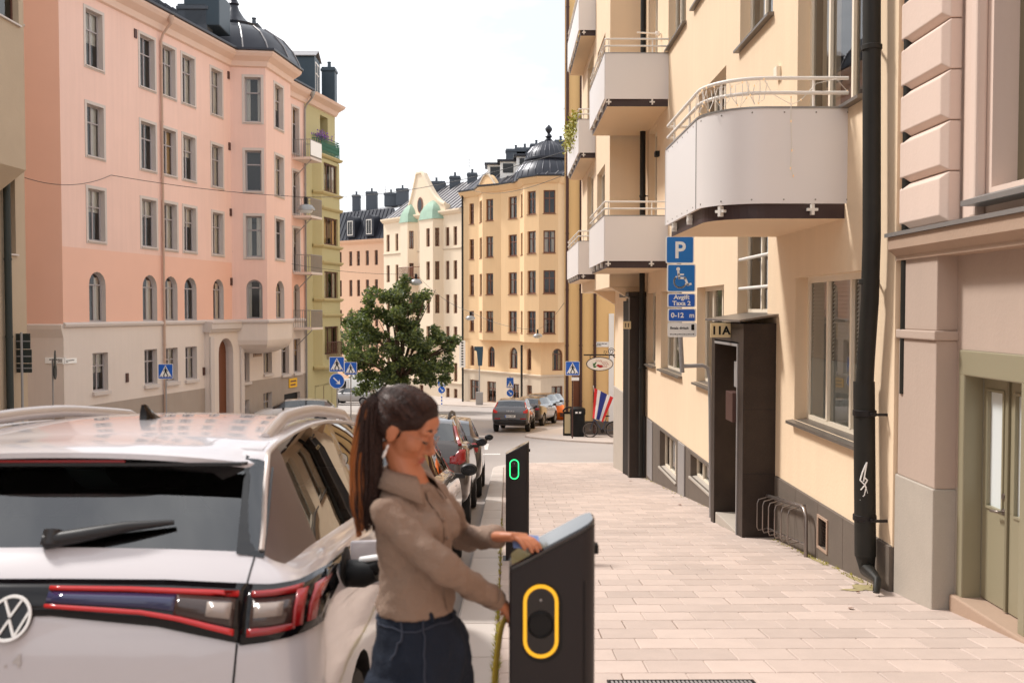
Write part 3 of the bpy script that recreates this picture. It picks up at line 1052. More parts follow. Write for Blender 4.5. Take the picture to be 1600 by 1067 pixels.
nb = MB(); nb.box(PX0 + .03, PX0 + .07, 12.9, 13.2, .6, .95); nb.build('notice_board', 'metal_grey', hb, bevel=.004)
def plate(name, label, cat, c, hw, hh, txt, size, face='sign_cream', ink='black', n=(0, -1, 0), th=.02, lines=None, group=None, bold=.0, parent=None, border=None):
    """flat plate facing n with lettering; c is the centre of its face"""
    n = V(n).normalized(); up = V((0, 0, 1)); ux = up.cross(n).normalized(); ux = -ux if ux.dot(V((1, 0, 0))) < 0 and abs(n.y) > .5 else ux
    c = V(c)
    q = MB(); q.obox(c - n * th / 2, ux * hw, n * th / 2, up * hh)
    if parent is None:
        r = root(name, label, cat, tuple(c - up * hh), group=group)
        q.build('board', face, r, bevel=.004)
    else:
        r = q.build(name, face, parent, bevel=.003)
    if border:
        b = MB()
        t = border[1]
        for (a0, a1, b0, b1) in ((-hw + .006, hw - .006, hh - .006 - t, hh - .006), (-hw + .006, hw - .006, -hh + .006, -hh + .006 + t), (-hw + .006, -hw + .006 + t, -hh + .006 + t, hh - .006 - t), (hw - .006 - t, hw - .006, -hh + .006 + t, hh - .006 - t)):
            b.poly([c + n * .003 + ux * a0 + up * b0, c + n * .003 + ux * a1 + up * b0, c + n * .003 + ux * a1 + up * b1, c + n * .003 + ux * a0 + up * b1])
        b.build('border', border[0], r, fix=False)
    t = MB()
    for (s, dx, dz, sz) in (lines or [(txt, 0, -size * .35, size)]):
        add_text(t, s, c + n * .004 + ux * dx + up * dz, ux, up, sz, bold)
    if t.v:
        t.build('lettering', ink, r, fix=False)
    return r
plate('number_plate', 'cream house number plate reading 11A above the dark entrance', 'number sign', (2.985, 13.3, 1.375), .14, .1, '11A', .155, bold=.006)
# ---- portal 11
po = MB(); po.box(3.14, WX + .02, 24.25, 24.55, gz(24.5) - .3, 2.0); po.build('portal_pillar', 'portal_granite', hb, bevel=.01)
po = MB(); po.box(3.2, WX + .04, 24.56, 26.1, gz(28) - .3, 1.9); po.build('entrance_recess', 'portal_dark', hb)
po = MB(); po.box(3.1, WX + .02, 24.2, 26.2, 2.0, 2.12); po.build('portal_cap', 'portal_granite', hb, bevel=.01)
po = MB(); po.box(3.26, WX + .02, 26.3, 28.95, gz(29.4) - .3, -.62); po.build('meter_cabinet', 'base_granite', hb, bevel=.02)
po = MB(); po.box(3.3, WX + .02, 26.22, 28.9, gz(31) - .3, 2.24); po.build('corner_pier', 'stucco_main', hb)
plate('number_plate', 'small cream house number plate reading 11 over the far dark entrance', 'number sign', (3.05, 24.1, 1.28), .1, .095, '11', .14, bold=.004)

# ---- downpipes on this house
def pipe(name, label, pts, r, m='pipe_dark', clamps=(), cx=None, group=None, extra=None):
    rt = root(name, label, 'downpipe', tuple(pts[-1]), group=group)
    q = MB(); q.tube(pts, r, 12); q.build('pipe', m, rt, smooth=50)
    for (c, wallpt) in clamps:
        q = MB(); c = V(c)
        q.lathe(c, [(r + .006, -.025), (r + .012, -.02), (r + .012, .02), (r + .006, .025)], 14)
        d = (V(wallpt) - c)
        q.obox(c + d * .5, d * .5, V((0, .012, 0)) if abs(d.x) > abs(d.y) else V((.012, 0, 0)), V((0, 0, .012)))
        q.build('clamp', m, rt, smooth=40)
    return rt
pp = [PX(1362, -400, 3.40), PX(1362, 370, 3.40), PX(1359, 470, 3.40), PX(1353, 560, 3.4)]
def on(pts, py_):
    return None
pr = pipe('downpipe', 'thick black downpipe with white graffiti scrawl beside the large ground floor window', pp + [PX(1351, 600, 3.40)], .082, clamps=[(PX(1362, 75, 3.4), PX(1372, 75, WX)), (PX(1358, 440, 3.4), PX(1372, 440, WX))])
q = MB()
zs_ = PX(1350, 596, 3.40); ze_ = PX(1352, 868, 3.40)
q.tube([zs_, zs_ * .5 + ze_ * .5, ze_], .098, 14); q.build('lower_sleeve', 'pipe_dark', pr, smooth=50)
q = MB(); sp = PX(1364, 916, 3.3)
q.tube([ze_ + V((0, 0, .02)), ze_ + V((0, -.05, -.12)), V((3.36, sp.y + .05, gz(sp.y) + .13)), V((3.33, sp.y, gz(sp.y) + .03))], [.098, .07, .035, .03], 12); q.build('spout', 'pipe_dark', pr, smooth=50)
for (py_, dy) in ((645, 0), (808, 0)):
    c = PX(1351, py_, 3.4)
    q = MB(); q.lathe(c, [(.1, -.03), (.108, -.025), (.108, .025), (.1, .03)], 16); q.obox(V((3.48, c.y - .16, c.z)), (.07, .0, 0), (0, .012, 0), (0, 0, .012)); q.obox(V((3.42, c.y - .12, c.z)), (.012, .0, 0), (0, .05, 0), (0, 0, .012)); q.build('clamp', 'iron', pr, smooth=40)
# graffiti scrawl wrapped on the sleeve
gpx = [[(1349, 752), (1355, 722), (1347, 738), (1343, 750), (1351, 757), (1356, 750), (1350, 745)], [(1344, 765), (1352, 757), (1356, 770), (1347, 775)], [(1346, 790), (1354, 760)], [(1343, 781), (1358, 778)], [(1352, 779), (1359, 800)], [(1350, 785), (1345, 797), (1348, 803), (1352, 795)]]
gf = MB()
for st_ in gpx:
    pts = []
    for a, b in zip(st_[:-1], st_[1:]):
        for k in range(5):
            pts.append((a[0] + (b[0] - a[0]) * k / 5, a[1] + (b[1] - a[1]) * k / 5))
    pts.append(st_[-1])
    w3 = []
    for (a, b) in pts:
        d = ray(a, b)
        t0 = (zs_.z - EYE.z); c2 = V((3.40, (zs_.y + ze_.y) / 2)); rr_ = .101
        # ray against the vertical sleeve
        d = ray(1351 + (a - 1351) * .85, b); A_ = d.x ** 2 + d.y ** 2; B_ = -2 * (d.x * c2.x + d.y * c2.y); C_ = c2.length_squared - rr_ ** 2
        disc = B_ * B_ - 4 * A_ * C_
        if disc > 0:
            w3.append(EYE + d * ((-B_ - math.sqrt(disc)) / (2 * A_)))
    if len(w3) > 1:
        gf.tube(w3, .0075, 5)
if gf.v:
    gf.build('graffiti', 'sign_white', pr)
pipe('downpipe', 'slim black downpipe in the gap beside the rusticated rose house', [V((3.6, 8.62, 12)), V((3.6, 8.62, .9))], .045)
p2_ = [V((3.42, 24.05, 12)), V((3.42, 24.05, gz(24) + .05))]
pipe('downpipe', 'dark downpipe in the corner beside the far entrance and stacked balconies', p2_, .07, clamps=[(V((3.42, 24.05, 4.5)), V((WX, 24.05, 4.5))), (V((3.42, 24.05, .2)), V((WX, 24.05, .2))), (V((3.42, 24.05, 6.5)), V((WX, 24.05, 6.5)))])

# ---- balconies
def balcony(x0, xo, ya, yb, zp0, zp1, rad, clampn):
    path = [(x0, ya)]
    n = 10 if rad > .3 else 3
    for k in range(n + 1):
        a = math.pi / 2 * k / n
        path.append((xo + rad - rad * math.sin(a), ya + rad - rad * math.cos(a)))
    nc = len(path)
    path += [(xo, yb - .05), (xo + .05, yb), (x0, yb)]
    # slab inset from the panels
    ins = .07
    sl = [(x0, ya + ins)] + [(xo + rad - (rad - ins) * math.sin(math.pi / 2 * k / n), ya + rad - (rad - ins) * math.cos(math.pi / 2 * k / n)) for k in range(n + 1)] + [(xo + ins, yb - ins), (x0, yb - ins)]
    if rad <= ins:
        sl = [(x0, ya + ins), (xo + ins, ya + ins), (xo + ins, yb - ins), (x0, yb - ins)]
    q = MB()
    q.prism([(x, y_, zp0 - .15) for x, y_ in sl], (0, 0, .17), 0, 1)
    slab = q.build('balcony_slab', ['stucco_soffit', 'balcony_beam'], hb)
    segs = [path[:nc - (n if rad > .3 else 0)], path[nc - 1 - (n if rad > .3 else 0):nc], path[nc - 1:nc + 1], path[nc:]]
    if rad > .3:
        segs = [path[:nc], path[nc - 1:nc + 1], path[nc:]]
    else:
        segs = [path[:2], path[1:nc + 1], path[nc:]]
    for s in segs:
        if len(s) < 2:
            continue
        m = MB(); moulding(m, s, [(0, zp0), (0, zp1), (-.018, zp1), (-.018, zp0)])
        m.build('balcony_panel', 'balcony_panel', slab, smooth=30)
    m = MB(); moulding(m, path, [(.008, zp1), (.008, zp1 + .02), (-.03, zp1 + .02), (-.03, zp1)]); m.build('cap_rail', 'zinc', slab, smooth=30)
    for zr in (zp1 + .16, zp1 + .31):
        q = MB(); q.tube([(x, y_, zr) for x, y_ in [(p[0] + (.02 if p[0] < x0 else 0), p[1]) for p in path]], .02, 8); q.build('hand_rail', 'white_paint', slab, smooth=50)
    # posts and clamps along the path
    d = 0
    acc = .35
    for a, b in zip(path[:-1], path[1:]):
        l = (V(b) - V(a)).length
        while acc < d + l:
            t = (acc - d) / l
            p = V(a).lerp(V(b), t)
            tn = (V(b) - V(a)).normalized()
            nn = V((tn.y, -tn.x)); nn = nn if nn.dot(V((x0 - .2, (ya + yb) / 2)) - p) > 0 else -nn
            pi = p + nn * .03
            q = MB(); q.tube([(pi.x, pi.y, zp0 - .1), (pi.x, pi.y, zp1 + .31)], .014, 6); q.build('post', 'white_paint', slab)
            q = MB()
            q.obox((p.x + nn.x * .035, p.y + nn.y * .035, zp0 - .06), (tn.x * .055, tn.y * .055, 0), (nn.x * .025, nn.y * .025, 0), (0, 0, .014))
            q.obox((p.x + nn.x * .035, p.y + nn.y * .035, zp0 - .06), (tn.x * .016, tn.y * .016, 0), (nn.x * .03, nn.y * .03, 0), (0, 0, .055))
            q.build('clamp', 'white_paint', slab)
            acc += clampn
        d += l
    return slab, path
b1, path1 = balcony(WX, 2.1, 10.0, 12.65, 2.76, 3.74, .62, 1.0)
balcony(WX, 2.15, 21.05, 24.7, 2.73, 3.71, .02, .95)
balcony(WX, 2.15, 21.05, 24.7, 6.25, 7.23, .02, .95)
balcony(XW, 2.17, 28.8, 33.8, 2.73, 3.71, .02, .95)
balcony(XW, 2.17, 28.8, 33.8, 6.35, 7.33, .02, .95)
balcony(XW, 2.17, 28.8, 33.8, 9.97, 10.95, .02, .95)
# sheet joints and fixing screws of the rounded balcony front
nc_ = 12
for (ii, jj) in ((nc_ - 1, 1),):
    p = path1[ii]
    q = MB(); q.box(p[0] - .004, p[0] + .004, p[1] - .003 if jj == 0 else p[1] - .004, p[1] + .004, 2.762, 3.738)
    q.v = [(x - (.003 if jj else 0), y_ - (0 if jj else .002), z) for x, y_, z in q.v]
    q.build('panel_joint', 'zinc', b1)
acc_ = 0
for a, b in zip(path1[:-3], path1[1:-2]):
    a, b = V(a), V(b)
    l_ = (b - a).length
    tn_ = (b - a).normalized(); on_ = V((tn_.y, -tn_.x)); on_ = on_ if on_.dot(-a) > 0 else -on_
    k_ = 0
    while acc_ <= l_:
        p = a + tn_ * acc_ + on_ * .001
        for z in (2.80, 3.70):
            q = MB(); q.obox((p.x, p.y, z), (tn_.x * .007, tn_.y * .007, 0), (on_.x * .003, on_.y * .003, 0), (0, 0, .007)); q.build('screw', 'sill_metal', b1)
        acc_ += .33
    acc_ -= l_
# string of little lights wound round the near balcony rail
q = MB()
pts = []
tot = len(path1)
for k in range(60):
    t = k / 59 * (tot - 4)
    i = int(t)
    a, b = V(path1[i]), V(path1[i + 1])
    p = a.lerp(b, t - i)
    pts.append(V((p.x - .01 + .03 * math.sin(k * 1.9), p.y - .02 + .02 * math.cos(k * 2.3), 3.9 + .13 * math.sin(k * 1.25) + random.uniform(-.02, .02))))
q.tube(pts, .004, 4)
hang = [V((2.95, 9.975, 3.85)), V((2.95, 9.97, 3.6)), V((2.96, 9.965, 3.3)), V((2.95, 9.97, 3.12)), V((2.98, 9.97, 3.04))]
q.tube(hang, .004, 4)
ls = root('light_string', 'thin white string of fairy lights wound on the rounded balcony rail', 'string lights', (2.9, 9.97, 3.04))
q.build('wire', 'white_paint', ls)
for p in pts[::3] + hang:
    q = MB(); q.ellipsoid(p, (.008, .008, .014), 6, 4); q.build('bulb', 'lampglow', ls)
# plants on a far balcony
pb = root('balcony_plant', 'yellow green leafy plant spilling over the far middle balcony rail', 'plant', (2.2, 29.4, 7.3))
q = MB()
for k in range(420):
    c = V((2.12 + random.gauss(0, .1), random.uniform(29, 33), 7.35 + random.gauss(0, .22)))
    a = V((random.gauss(0, 1), random.gauss(0, 1), random.gauss(0, 1))).normalized(); b = a.orthogonal().normalized()
    q.poly([c - a * .07, c + b * .04, c + a * .07, c - b * .04])
mat('leaf_yellow', srgb(150, 146, 46), .6, var=.3, vscale=20, island=.3)
q.build('foliage', 'leaf_yellow', pb, fix=False)
q = MB(); q.box(2.2, 2.4, 29, 33, 7.1, 7.3); q.build('planter', 'pipe_brown', pb, bevel=.01)

# small fittings on the wall
q = MB(); q.fbox(fr, 12.45, 12.6, .0, .06, 4.65, 4.8); q.build('junction_box', 'window_cream', hb, bevel=.01)
q = MB(); q.tube([fr.pt(22.1, 0, 7.95), fr.pt(22.1, .55, 7.98)], .02, 8); q.lathe(fr.pt(22.1, .08, 7.95), [(.05, -.05), (.06, 0), (.05, .05)], 10); q.build('wall_lamp', 'white_paint', hb, smooth=40)
q = MB(); q.fbox(fr, 22.2, 22.4, 0, .1, 5.2, 5.32); q.build('wall_camera', 'black', hb, bevel=.01)

# ---- bicycle rack on the plinth
rk = root('bicycle_rack', 'bent steel tube bicycle rack fixed to the granite plinth', 'bike rack', (3.35, 11.6, gz(11.6)))
xr = 3.43
g_ = lambda y_, h: gz(y_) + h
q = MB(); q.tube([(xr, 10.86, g_(10.86, .0)), (xr, 10.88, g_(10.88, .46)), (xr, 10.94, g_(10.94, .54)), (xr, 11.05, g_(11.05, .565)), (xr, 12.5, g_(12.5, .56))], .024, 10); q.build('frame_tube', 'steel', rk, smooth=50)
q = MB(); q.tube([(xr, 10.88, g_(10.88, .14)), (xr, 12.5, g_(12.5, .14))], .013, 8); q.build('lower_rail', 'steel', rk, smooth=50)
for k in range(6):
    yy = 11.1 + k * .27
    q = MB(); q.tube([(xr, yy, g_(yy, .14)), (xr - .13, yy - .02, g_(yy, .12)), (xr - .15, yy - .03, g_(yy, .16)), (xr - .15, yy - .03, g_(yy, .47)), (xr - .13, yy - .02, g_(yy, .52)), (xr, yy, g_(yy, .55))], .008, 7); q.build('wheel_hoop', 'steel', rk, smooth=50)
for yy in (11.2, 12.3):
    q = MB(); q.tube([(xr, yy, g_(yy, .56)), (WX - .02, yy, g_(yy, .56))], .012, 6); q.build('wall_bracket', 'steel', rk)

# ================================================================== the rose house with the olive door (nearest right)
nh = root('house', 'rose stucco house with rusticated corner pilaster and olive double door', 'building', (3.75, 8.7, gz(8.7)))
fn = Fr((3.75, 0), (3.75, 40))
DOOR = (6.82, 7.88, -2, 1.33)
NW = (5.6, 7.42, 2.6, 6.6)
q = MB()
wall(q, fn, -22.0, 8.7, -1.5, 12, [DOOR, NW], bands=[(.18, 1), (2.2, 2), (99, 0)], reveal=.3)
q.poly([(3.75, 8.7, -2), (12, 8.7, -2), (12, 8.7, 12), (3.75, 8.7, 12)], 0)
q.poly([(3.75, -22, -2), (12, -22, -2), (12, -22, 12), (3.75, -22, 12)], 0)
q.poly([(3.75, -22, 12), (12, -22, 12), (12, 8.7, 12), (3.75, 8.7, 12)], 0)
q.build('wall', ['rose_stucco', 'base_granite', 'rose_grey'], nh, fix=False)
q = MB(); q.box(3.56, 3.76, 7.93, 8.72, -1.5, .16); q.build('pilaster_base', 'base_granite', nh, bevel=.012)
q = MB(); q.box(3.575, 3.76, 7.94, 8.7, .16, 1.4); q.build('pilaster_shaft', 'rose_grey', nh, bevel=.01)
q = MB(); q.box(3.55, 3.76, 7.92, 8.72, 1.4, 1.48); q.build('pilaster_band', 'rose_grey', nh, bevel=.012)
q = MB(); q.box(3.58, 3.76, 7.95, 8.69, 1.48, 2.15); q.build('pilaster_panel', 'rose_grey', nh, bevel=.01)
q = MB(); q.box(3.63, 3.76, 7.85, 8.68, 2.36, 12); q.build('pilaster_core', 'rose_stucco', nh)
z = 2.38
while z < 8.5:
    q = MB()
    c = .055
    y0_, y1_, x0_, x1_ = 7.82, 8.69, 3.55, 3.7
    h = .40
    q.ring_loft([[(x1_, y0_, z), (x1_, y1_, z), (x1_, y1_, z + h), (x1_, y0_, z + h)], [(x0_ + c, y0_, z), (x0_ + c, y1_, z), (x0_ + c, y1_, z + h), (x0_ + c, y0_, z + h)], [(x0_, y0_ + c, z + c * .9), (x0_, y1_ - .02, z + c * .9), (x0_, y1_ - .02, z + h - c * .9), (x0_, y0_ + c, z + h - c * .9)]])
    q.build('quoin', 'rose_stucco', nh, bevel=.008)
    z += .41
# ledge, its flashing, window surround, window
q = MB(); moulding(q, [(3.75, 8.74), (3.75, 2.0)], [(0, 2.1), (.2, 2.1), (.2, 2.14), (.27, 2.2), (.27, 2.31), (.24, 2.33), (0, 2.36)]); q.build('ledge', 'ledge_stone', nh)
q = MB(); moulding(q, [(3.75, 8.76), (3.75, 2.0)], [(0, 2.372), (.29, 2.338), (.29, 2.31), (.296, 2.31), (.296, 2.345), (0, 2.38)]); q.build('ledge_flashing', 'zinc', nh)
for (n_, u0, u1) in ((.05, 7.6, 7.8), (.09, 7.5, 7.6)):
    q = MB(); q.fbox(fn, u0, u1, 0, n_, 2.38, 8); q.build('window_surround', 'rose_stucco', nh, bevel=.02)
window(nh, fn, *NW, frame='frame_olive', depth=.2, style='crosstwo', fw=.13, cur=0, inter='interior', tz=.62)
q = MB(); q.prism([fn.pt(5.5, -.2, 2.62), fn.pt(5.5, .2, 2.5), fn.pt(5.5, .2, 2.46), fn.pt(5.5, -.2, 2.46)], fn.u * 2.0); q.build('window_sill', 'zinc', nh)
# olive door
q = MB()
xd = 3.9
q.box(3.735, 3.9, 7.78, 7.878, -1.2, 1.25); q.box(3.735, 3.9, 6.822, 6.92, -1.2, 1.25); q.box(3.733, 3.9, 6.822, 7.878, 1.12, 1.328)
q.build('door_frame', 'door_olive', nh, bevel=.012)
zb = gz(7.4) + .1
for (a, b, s) in ((7.37, 7.78, 1), (6.92, 7.36, 0)):
    q = MB(); x0_, x1_ = 3.895, 3.94
    iy0, iy1, iz0, iz1 = a + .09, b - .09, .08, 1.0
    q.box(x0_, x1_, a, b, zb, iz0); q.box(x0_, x1_, a, b, iz1, 1.12); q.box(x0_, x1_, a, iy0, iz0, iz1); q.box(x0_, x1_, iy1, b, iz0, iz1)
    lf = q.build('door_leaf', 'door_olive', nh, bevel=.004)
    q = MB(); q.box(x0_ + .02, x0_ + .028, iy0, iy1, iz0, iz1); q.build('door_pane', 'frosted_pane', lf)
    q = MB()
    for (c0_, c1_, c2_, c3_) in ((iy0 - .02, iy1 + .02, iz0 - .02, iz0), (iy0 - .02, iy1 + .02, iz1, iz1 + .02), (iy0 - .02, iy0, iz0, iz1), (iy1, iy1 + .02, iz0, iz1)):
        q.box(x0_ - .012, x0_, c0_, c1_, c2_, c3_)
    q.build('glazing_bead', 'door_olive', lf)
    if s:
        q = MB(); q.tube([(3.895, 7.42, .08), (3.84, 7.42, .08), (3.835, 7.43, .08), (3.835, 7.52, .07)], .011, 8); q.lathe((3.888, 7.42, .08), [(.026, -.008), (.026, .004)], 14, axis='x'); q.build('handle', 'steel', lf, smooth=50)
        q = MB(); q.lathe((3.888, 7.42, .2), [(.022, -.012), (.024, .004)], 14, axis='x'); q.build('lock', 'steel', lf, smooth=50)
    else:
        q = MB(); q.box(3.875, 3.895, 7.352, 7.385, zb, 1.12); q.build('meeting_stile', 'frame_olive', lf, bevel=.004)
q = MB(); q.prism([(3.69, 6.7, gz(6.7) - .4), (3.69, 7.9, gz(7.9) - .4), (3.69, 7.9, zb - .01), (3.69, 6.7, zb - .01)], (.4, 0, 0)); q.build('doorstep', 'ledge_stone', nh, bevel=.015)

# ================================================================== pink house (left)
PD = V((.224, 1, 0)).normalized()
def pk(t):                                     # point of the pink street wall, t metres of Y past 40
    return (-17.3 + .224 * t, 40 + t)
bp = root('apartment_building', 'pink rendered apartment house with grey window surrounds and domed corner bay', 'building', (-17.6, 38.4, gz(38.4)))
C0, C1 = pk(-1.57), pk(20.8)
fpk = Fr(C0, C1)
EAVE = 15.15
BELT, PLTOP = 1.05, -2.3
ROWS = [(11.78, 14.09), (8.08, 10.2), (4.56, 6.71)]
def uspan(f, a, b, py_=300):
    return f.px(a, py_)[0], f.px(b, py_)[0]
COLS = [(137, 163), (221, 243.5), (255, 275.5), (286.5, 305.5), (331.5, 348)]
ops = []
wins = []
for (a, b) in COLS:
    u0, u1 = uspan(fpk, a, b)
    for (z0, z1) in ROWS:
        wins.append((fpk, u0, u1, z0, z1, 0)); 
    wins.append((fpk, u0, u1, 1.17, 3.27, (u1 - u0) / 2))
rec = uspan(fpk, 457.5, 467.5)
for (z0, z1) in ROWS:
    wins.append((fpk, rec[0], rec[1], z0 - .5, z1, 0))
wins.append((fpk, rec[0], rec[1], .67 + .5, 3.27, (rec[1] - rec[0]) / 2))
gfl = []
for (a, b) in ((145, 169), (226, 246), (259, 278), (290, 308)):
    u0, u1 = uspan(fpk, a, b, 580)
    gfl.append((fpk, u0, u1, -1.76, -.14, 0))
for (a, b, z0, z1) in ((375, 390, -2.3, -.3), (412, 425, -2.0, -.2), (440, 452, -2.2, -.1), (459, 470, -2.2, -.1)):
    u0, u1 = uspan(fpk, a, b, 580)
    gfl.append((fpk, u0, u1, z0, z1, 0))
for (a, b, z0, z1) in ((376, 390, -4.6, -3.3), (412, 425, -4.7, -3.1)):
    u0, u1 = uspan(fpk, a, b, 630)
    gfl.append((fpk, u0, u1, z0, z1, 0))
door_u = uspan(fpk, 335, 358, 580)
DOORP = (door_u[0], door_u[1], -6, .2, (door_u[1] - door_u[0]) / 2)
gar = uspan(fpk, 444, 469, 620)
GAR = (gar[0], gar[1], -7, -3.4, 0)
# the lower windows of the wall behind the bay are hidden by it
bay_u = uspan(fpk, 361, 455)
allops = [w_[1:] for w_ in wins + gfl] + [DOORP, GAR]
mb = MB()
wall(mb, fpk, 0, fpk.len, -7, EAVE, allops, bands=[(PLTOP, 2), (BELT, 1), (4.2, 3), (99, 0)], reveal=.2, mi_rev=4)
# side wall towards the cross street, with a shallow corner pier
S0 = (C0[0] - 1.55, C0[1] + .35)
S1 = (C0[0] - 14, C0[1] + 2.2)
fs = Fr(S0, S1, eye=(-17, 0))
def sspan(a, b, py_):
    q = sorted((fs.px(a, py_)[0], fs.px(b, py_)[0]))
    return q
sa = sspan(14, 48, 460)
sb = sspan(37, 50, 330)
sops = [(sa[0], sa[1], 1.1, 3.35, .75), (sb[0], sb[1], 4.9, 7.0, 0), (sb[0], sb[1], 8.1, 10.2, 0), (sb[0], sb[1], 11.8, 14.1, 0)]
wall(mb, fs, 0, fs.len, -7, EAVE, sops, bands=[(PLTOP, 2), (BELT, 1), (99, 3)], reveal=.2)
bd = [(PLTOP, 2), (BELT, 1), (99, 3)]
fpier = Fr(C0, (C0[0] - 1.5, C0[1] + .1), eye=(-17, 0))
wall(mb, fpier, 0, fpier.len, -7, EAVE, bands=bd)
q0 = (C0[0] - 1.5, C0[1] + .1)
mb.poly([(q0[0], q0[1], -7), (S0[0], S0[1] + .3, -7), (S0[0], S0[1] + .3, EAVE), (q0[0], q0[1], EAVE)], 3)
mb.build('wall', ['pink', 'pink_ground', 'pink_plinth', 'pink_deep', 'trim_grey'], bp, fix=False)
SP = ('trim_grey', .08, .07)
for (f, u0, u1, z0, z1, rise) in wins:
    window(bp, f, u0, u1, z0, z1, rise, frame='frame_grey', depth=.2, style='cross' if not rise else 'cross', sill=SP if not rise else None, surround=None if rise else 'trim_grey', fw=.07, cur=.9, sw=.13, inter='interior')
for (f, u0, u1, z0, z1, rise) in gfl:
    window(bp, f, u0, u1, z0, z1, 0, frame='frame_grey', depth=.2, style='cross', sill=('trim_grey', .12, .16), fw=.07, cur=.8, inter='interior')
window(bp, fs, *sops[0], frame='frame_grey', depth=.2, style='cross', sill=SP, fw=.08, cur=.2)
for o_ in sops[1:]:
    window(bp, fs, *o_[:4], frame='frame_grey', depth=.2, style='cross', sill=SP, surround='trim_grey', fw=.08, cur=.6)
# door portal: pilasters, arch panel, entablature, recessed leaf
u0, u1 = door_u
pa, pb = uspan(fpk, 320, 373, 560)
q = MB(); 
wall(q, fpk, pa, pb, -6.6, .75, [DOORP], reveal=.3)
q.v = [tuple(V(p) + fpk.n * .25) for p in q.v]
q.fbox(fpk, pa, pa + .01, 0, .25, -6.6, .75); q.fbox(fpk, pb - .01, pb, 0, .25, -6.6, .75)
q.build('door_portal', 'pink_ground', bp, fix=False)
for uu in (pa, pb - .35):
    q = MB(); q.fbox(fpk, uu, uu + .35, .25, .36, -6.6, .3); q.build('portal_pilaster', 'trim_grey', bp, bevel=.03)
q = MB(); moulding(q, [fpk.pt(pa - .15, 0, 0)[:2], fpk.pt(pb + .15, 0, 0)[:2]], [(0, .55), (.38, .55), (.42, .65), (.5, .7), (.5, .95), (.55, 1.0), (.55, 1.05), (0, 1.1)]); q.build('portal_cornice', 'trim_grey', bp)
q = MB(); q.fbox(fpk, u0 - .1, u1 + .1, -.25, -.18, -6.5, .3); q.build('entrance_door', 'wood_brown', bp)
q = MB(); q.fbox(fpk, GAR[0] - .05, GAR[1] + .05, -.3, -.205, -7, -3.35); q.build('garage_door', 'black', bp)
# belt course, cornice, gutter
W3 = [S1, S0, q0, C0, fpk.pt(fpk.px(361, 300)[0], 0, 0)[:2]]
A0 = fpk.pt(fpk.px(361, 300)[0], 0, 0)[:2]
A1 = (-12.85, 51.9)
B1 = (-12.35, 55.6)
R0 = pk(17.4)
main_plan = [(S0[0] - 6, S0[1] + .9), S0, (q0[0], q0[1] - .02), C0, C1]
def inset(prof):
    return prof
for nm, plan in (('belt_course', [C0, C1]), ('belt_course', [S1, S0])):
    q = MB(); moulding(q, plan, [(0, BELT - .12), (.1, BELT - .06), (.12, BELT + .03), (.06, BELT + .1), (0, BELT + .12)], eye=(-10, 0)); q.build(nm, 'trim_grey', bp)
q = MB(); moulding(q, [q0, C0], [(0, BELT - .5), (.14, BELT - .15), (.16, BELT + .02), (0, BELT + .06)], eye=(-17, 0)); q.build('pier_corbel', 'pink_ground', bp)
eplan = [S1, S0, C0, A0, A1, B1, R0, C1]
CORN = [(0, EAVE - .55), (.12, EAVE - .5), (.2, EAVE - .25), (.5, EAVE - .05), (.62, EAVE + .1), (.62, EAVE + .2), (0, EAVE + .25)]
mat('cornice_pink', srgb(226, 198, 182), .8, var=.06, vscale=1)
q = MB(); moulding(q, eplan, CORN, eye=(-8, 10)); q.build('cornice', 'cornice_pink', bp)
q = MB(); moulding(q, eplan, [(.55, EAVE + .21), (.72, EAVE + .23), (.72, EAVE + .34), (.55, EAVE + .3)], eye=(-8, 10)); q.build('gutter', 'roof_black', bp)
# bay: three faces, upper storeys only
fA, fB = Fr(A0, A1, eye=(-10, 0)), Fr(A1, B1, eye=(0, 40))
BZ = .05
bw = []
a_ = [fA.px(383.5, 300)[0], fA.px(409, 300)[0]]
b_ = [fB.px(430, 300)[0], fB.px(443, 300)[0]]
for (z0, z1) in ROWS:
    bw.append((fA, a_[0], a_[1], z0 - .05, z1, 0)); bw.append((fB, b_[0], b_[1], z0 - .05, z1, 0))
bw.append((fA, a_[0], a_[1], 1.2, 3.3, (a_[1] - a_[0]) / 2)); bw.append((fB, b_[0], b_[1], 1.2, 3.3, (b_[1] - b_[0]) / 2))
q = MB()
bb = [(BELT, 1), (99, 0)]
wall(q, fA, 0, fA.len, BZ, EAVE, [w_[1:] for w_ in bw if w_[0] is fA], bands=bb, reveal=.2, mi_rev=2)
wall(q, fB, 0, fB.len, BZ, EAVE, [w_[1:] for w_ in bw if w_[0] is fB], bands=bb, reveal=.2, mi_rev=2)
q.poly([(*B1, BZ), (*R0, BZ), (*R0, EAVE), (*B1, EAVE)], 0)
q.poly([(*A0, BZ), (*A1, BZ), (*B1, BZ), (*R0, BZ)], 1)
bay = q.build('bay', ['pink', 'pink_ground', 'trim_grey'], bp, fix=False)
for (f, u0, u1, z0, z1, rise) in bw:
    window(bp, f, u0, u1, z0, z1, rise, frame='frame_grey', depth=.2, style='tee' if f is fA else 'cross', sill=SP if not rise else None, surround=None if rise else 'trim_grey', fw=.08, cur=.8, sw=.14)
q = MB()
cen = (V((*A0, 0)) + V((*R0, 0))) / 2
rings = []
for (s, z) in ((1, BZ), (.97, BZ - .25), (.85, BZ - .5), (.5, BZ - .75), (.05, BZ - .85)):
    rings.append([cen + (V((*p, 0)) - cen) * s + V((0, 0, z)) for p in (A0, A1, B1, R0)])
q.ring_loft(rings); q.build('bay_corbel', 'pink_ground', bp, smooth=30)
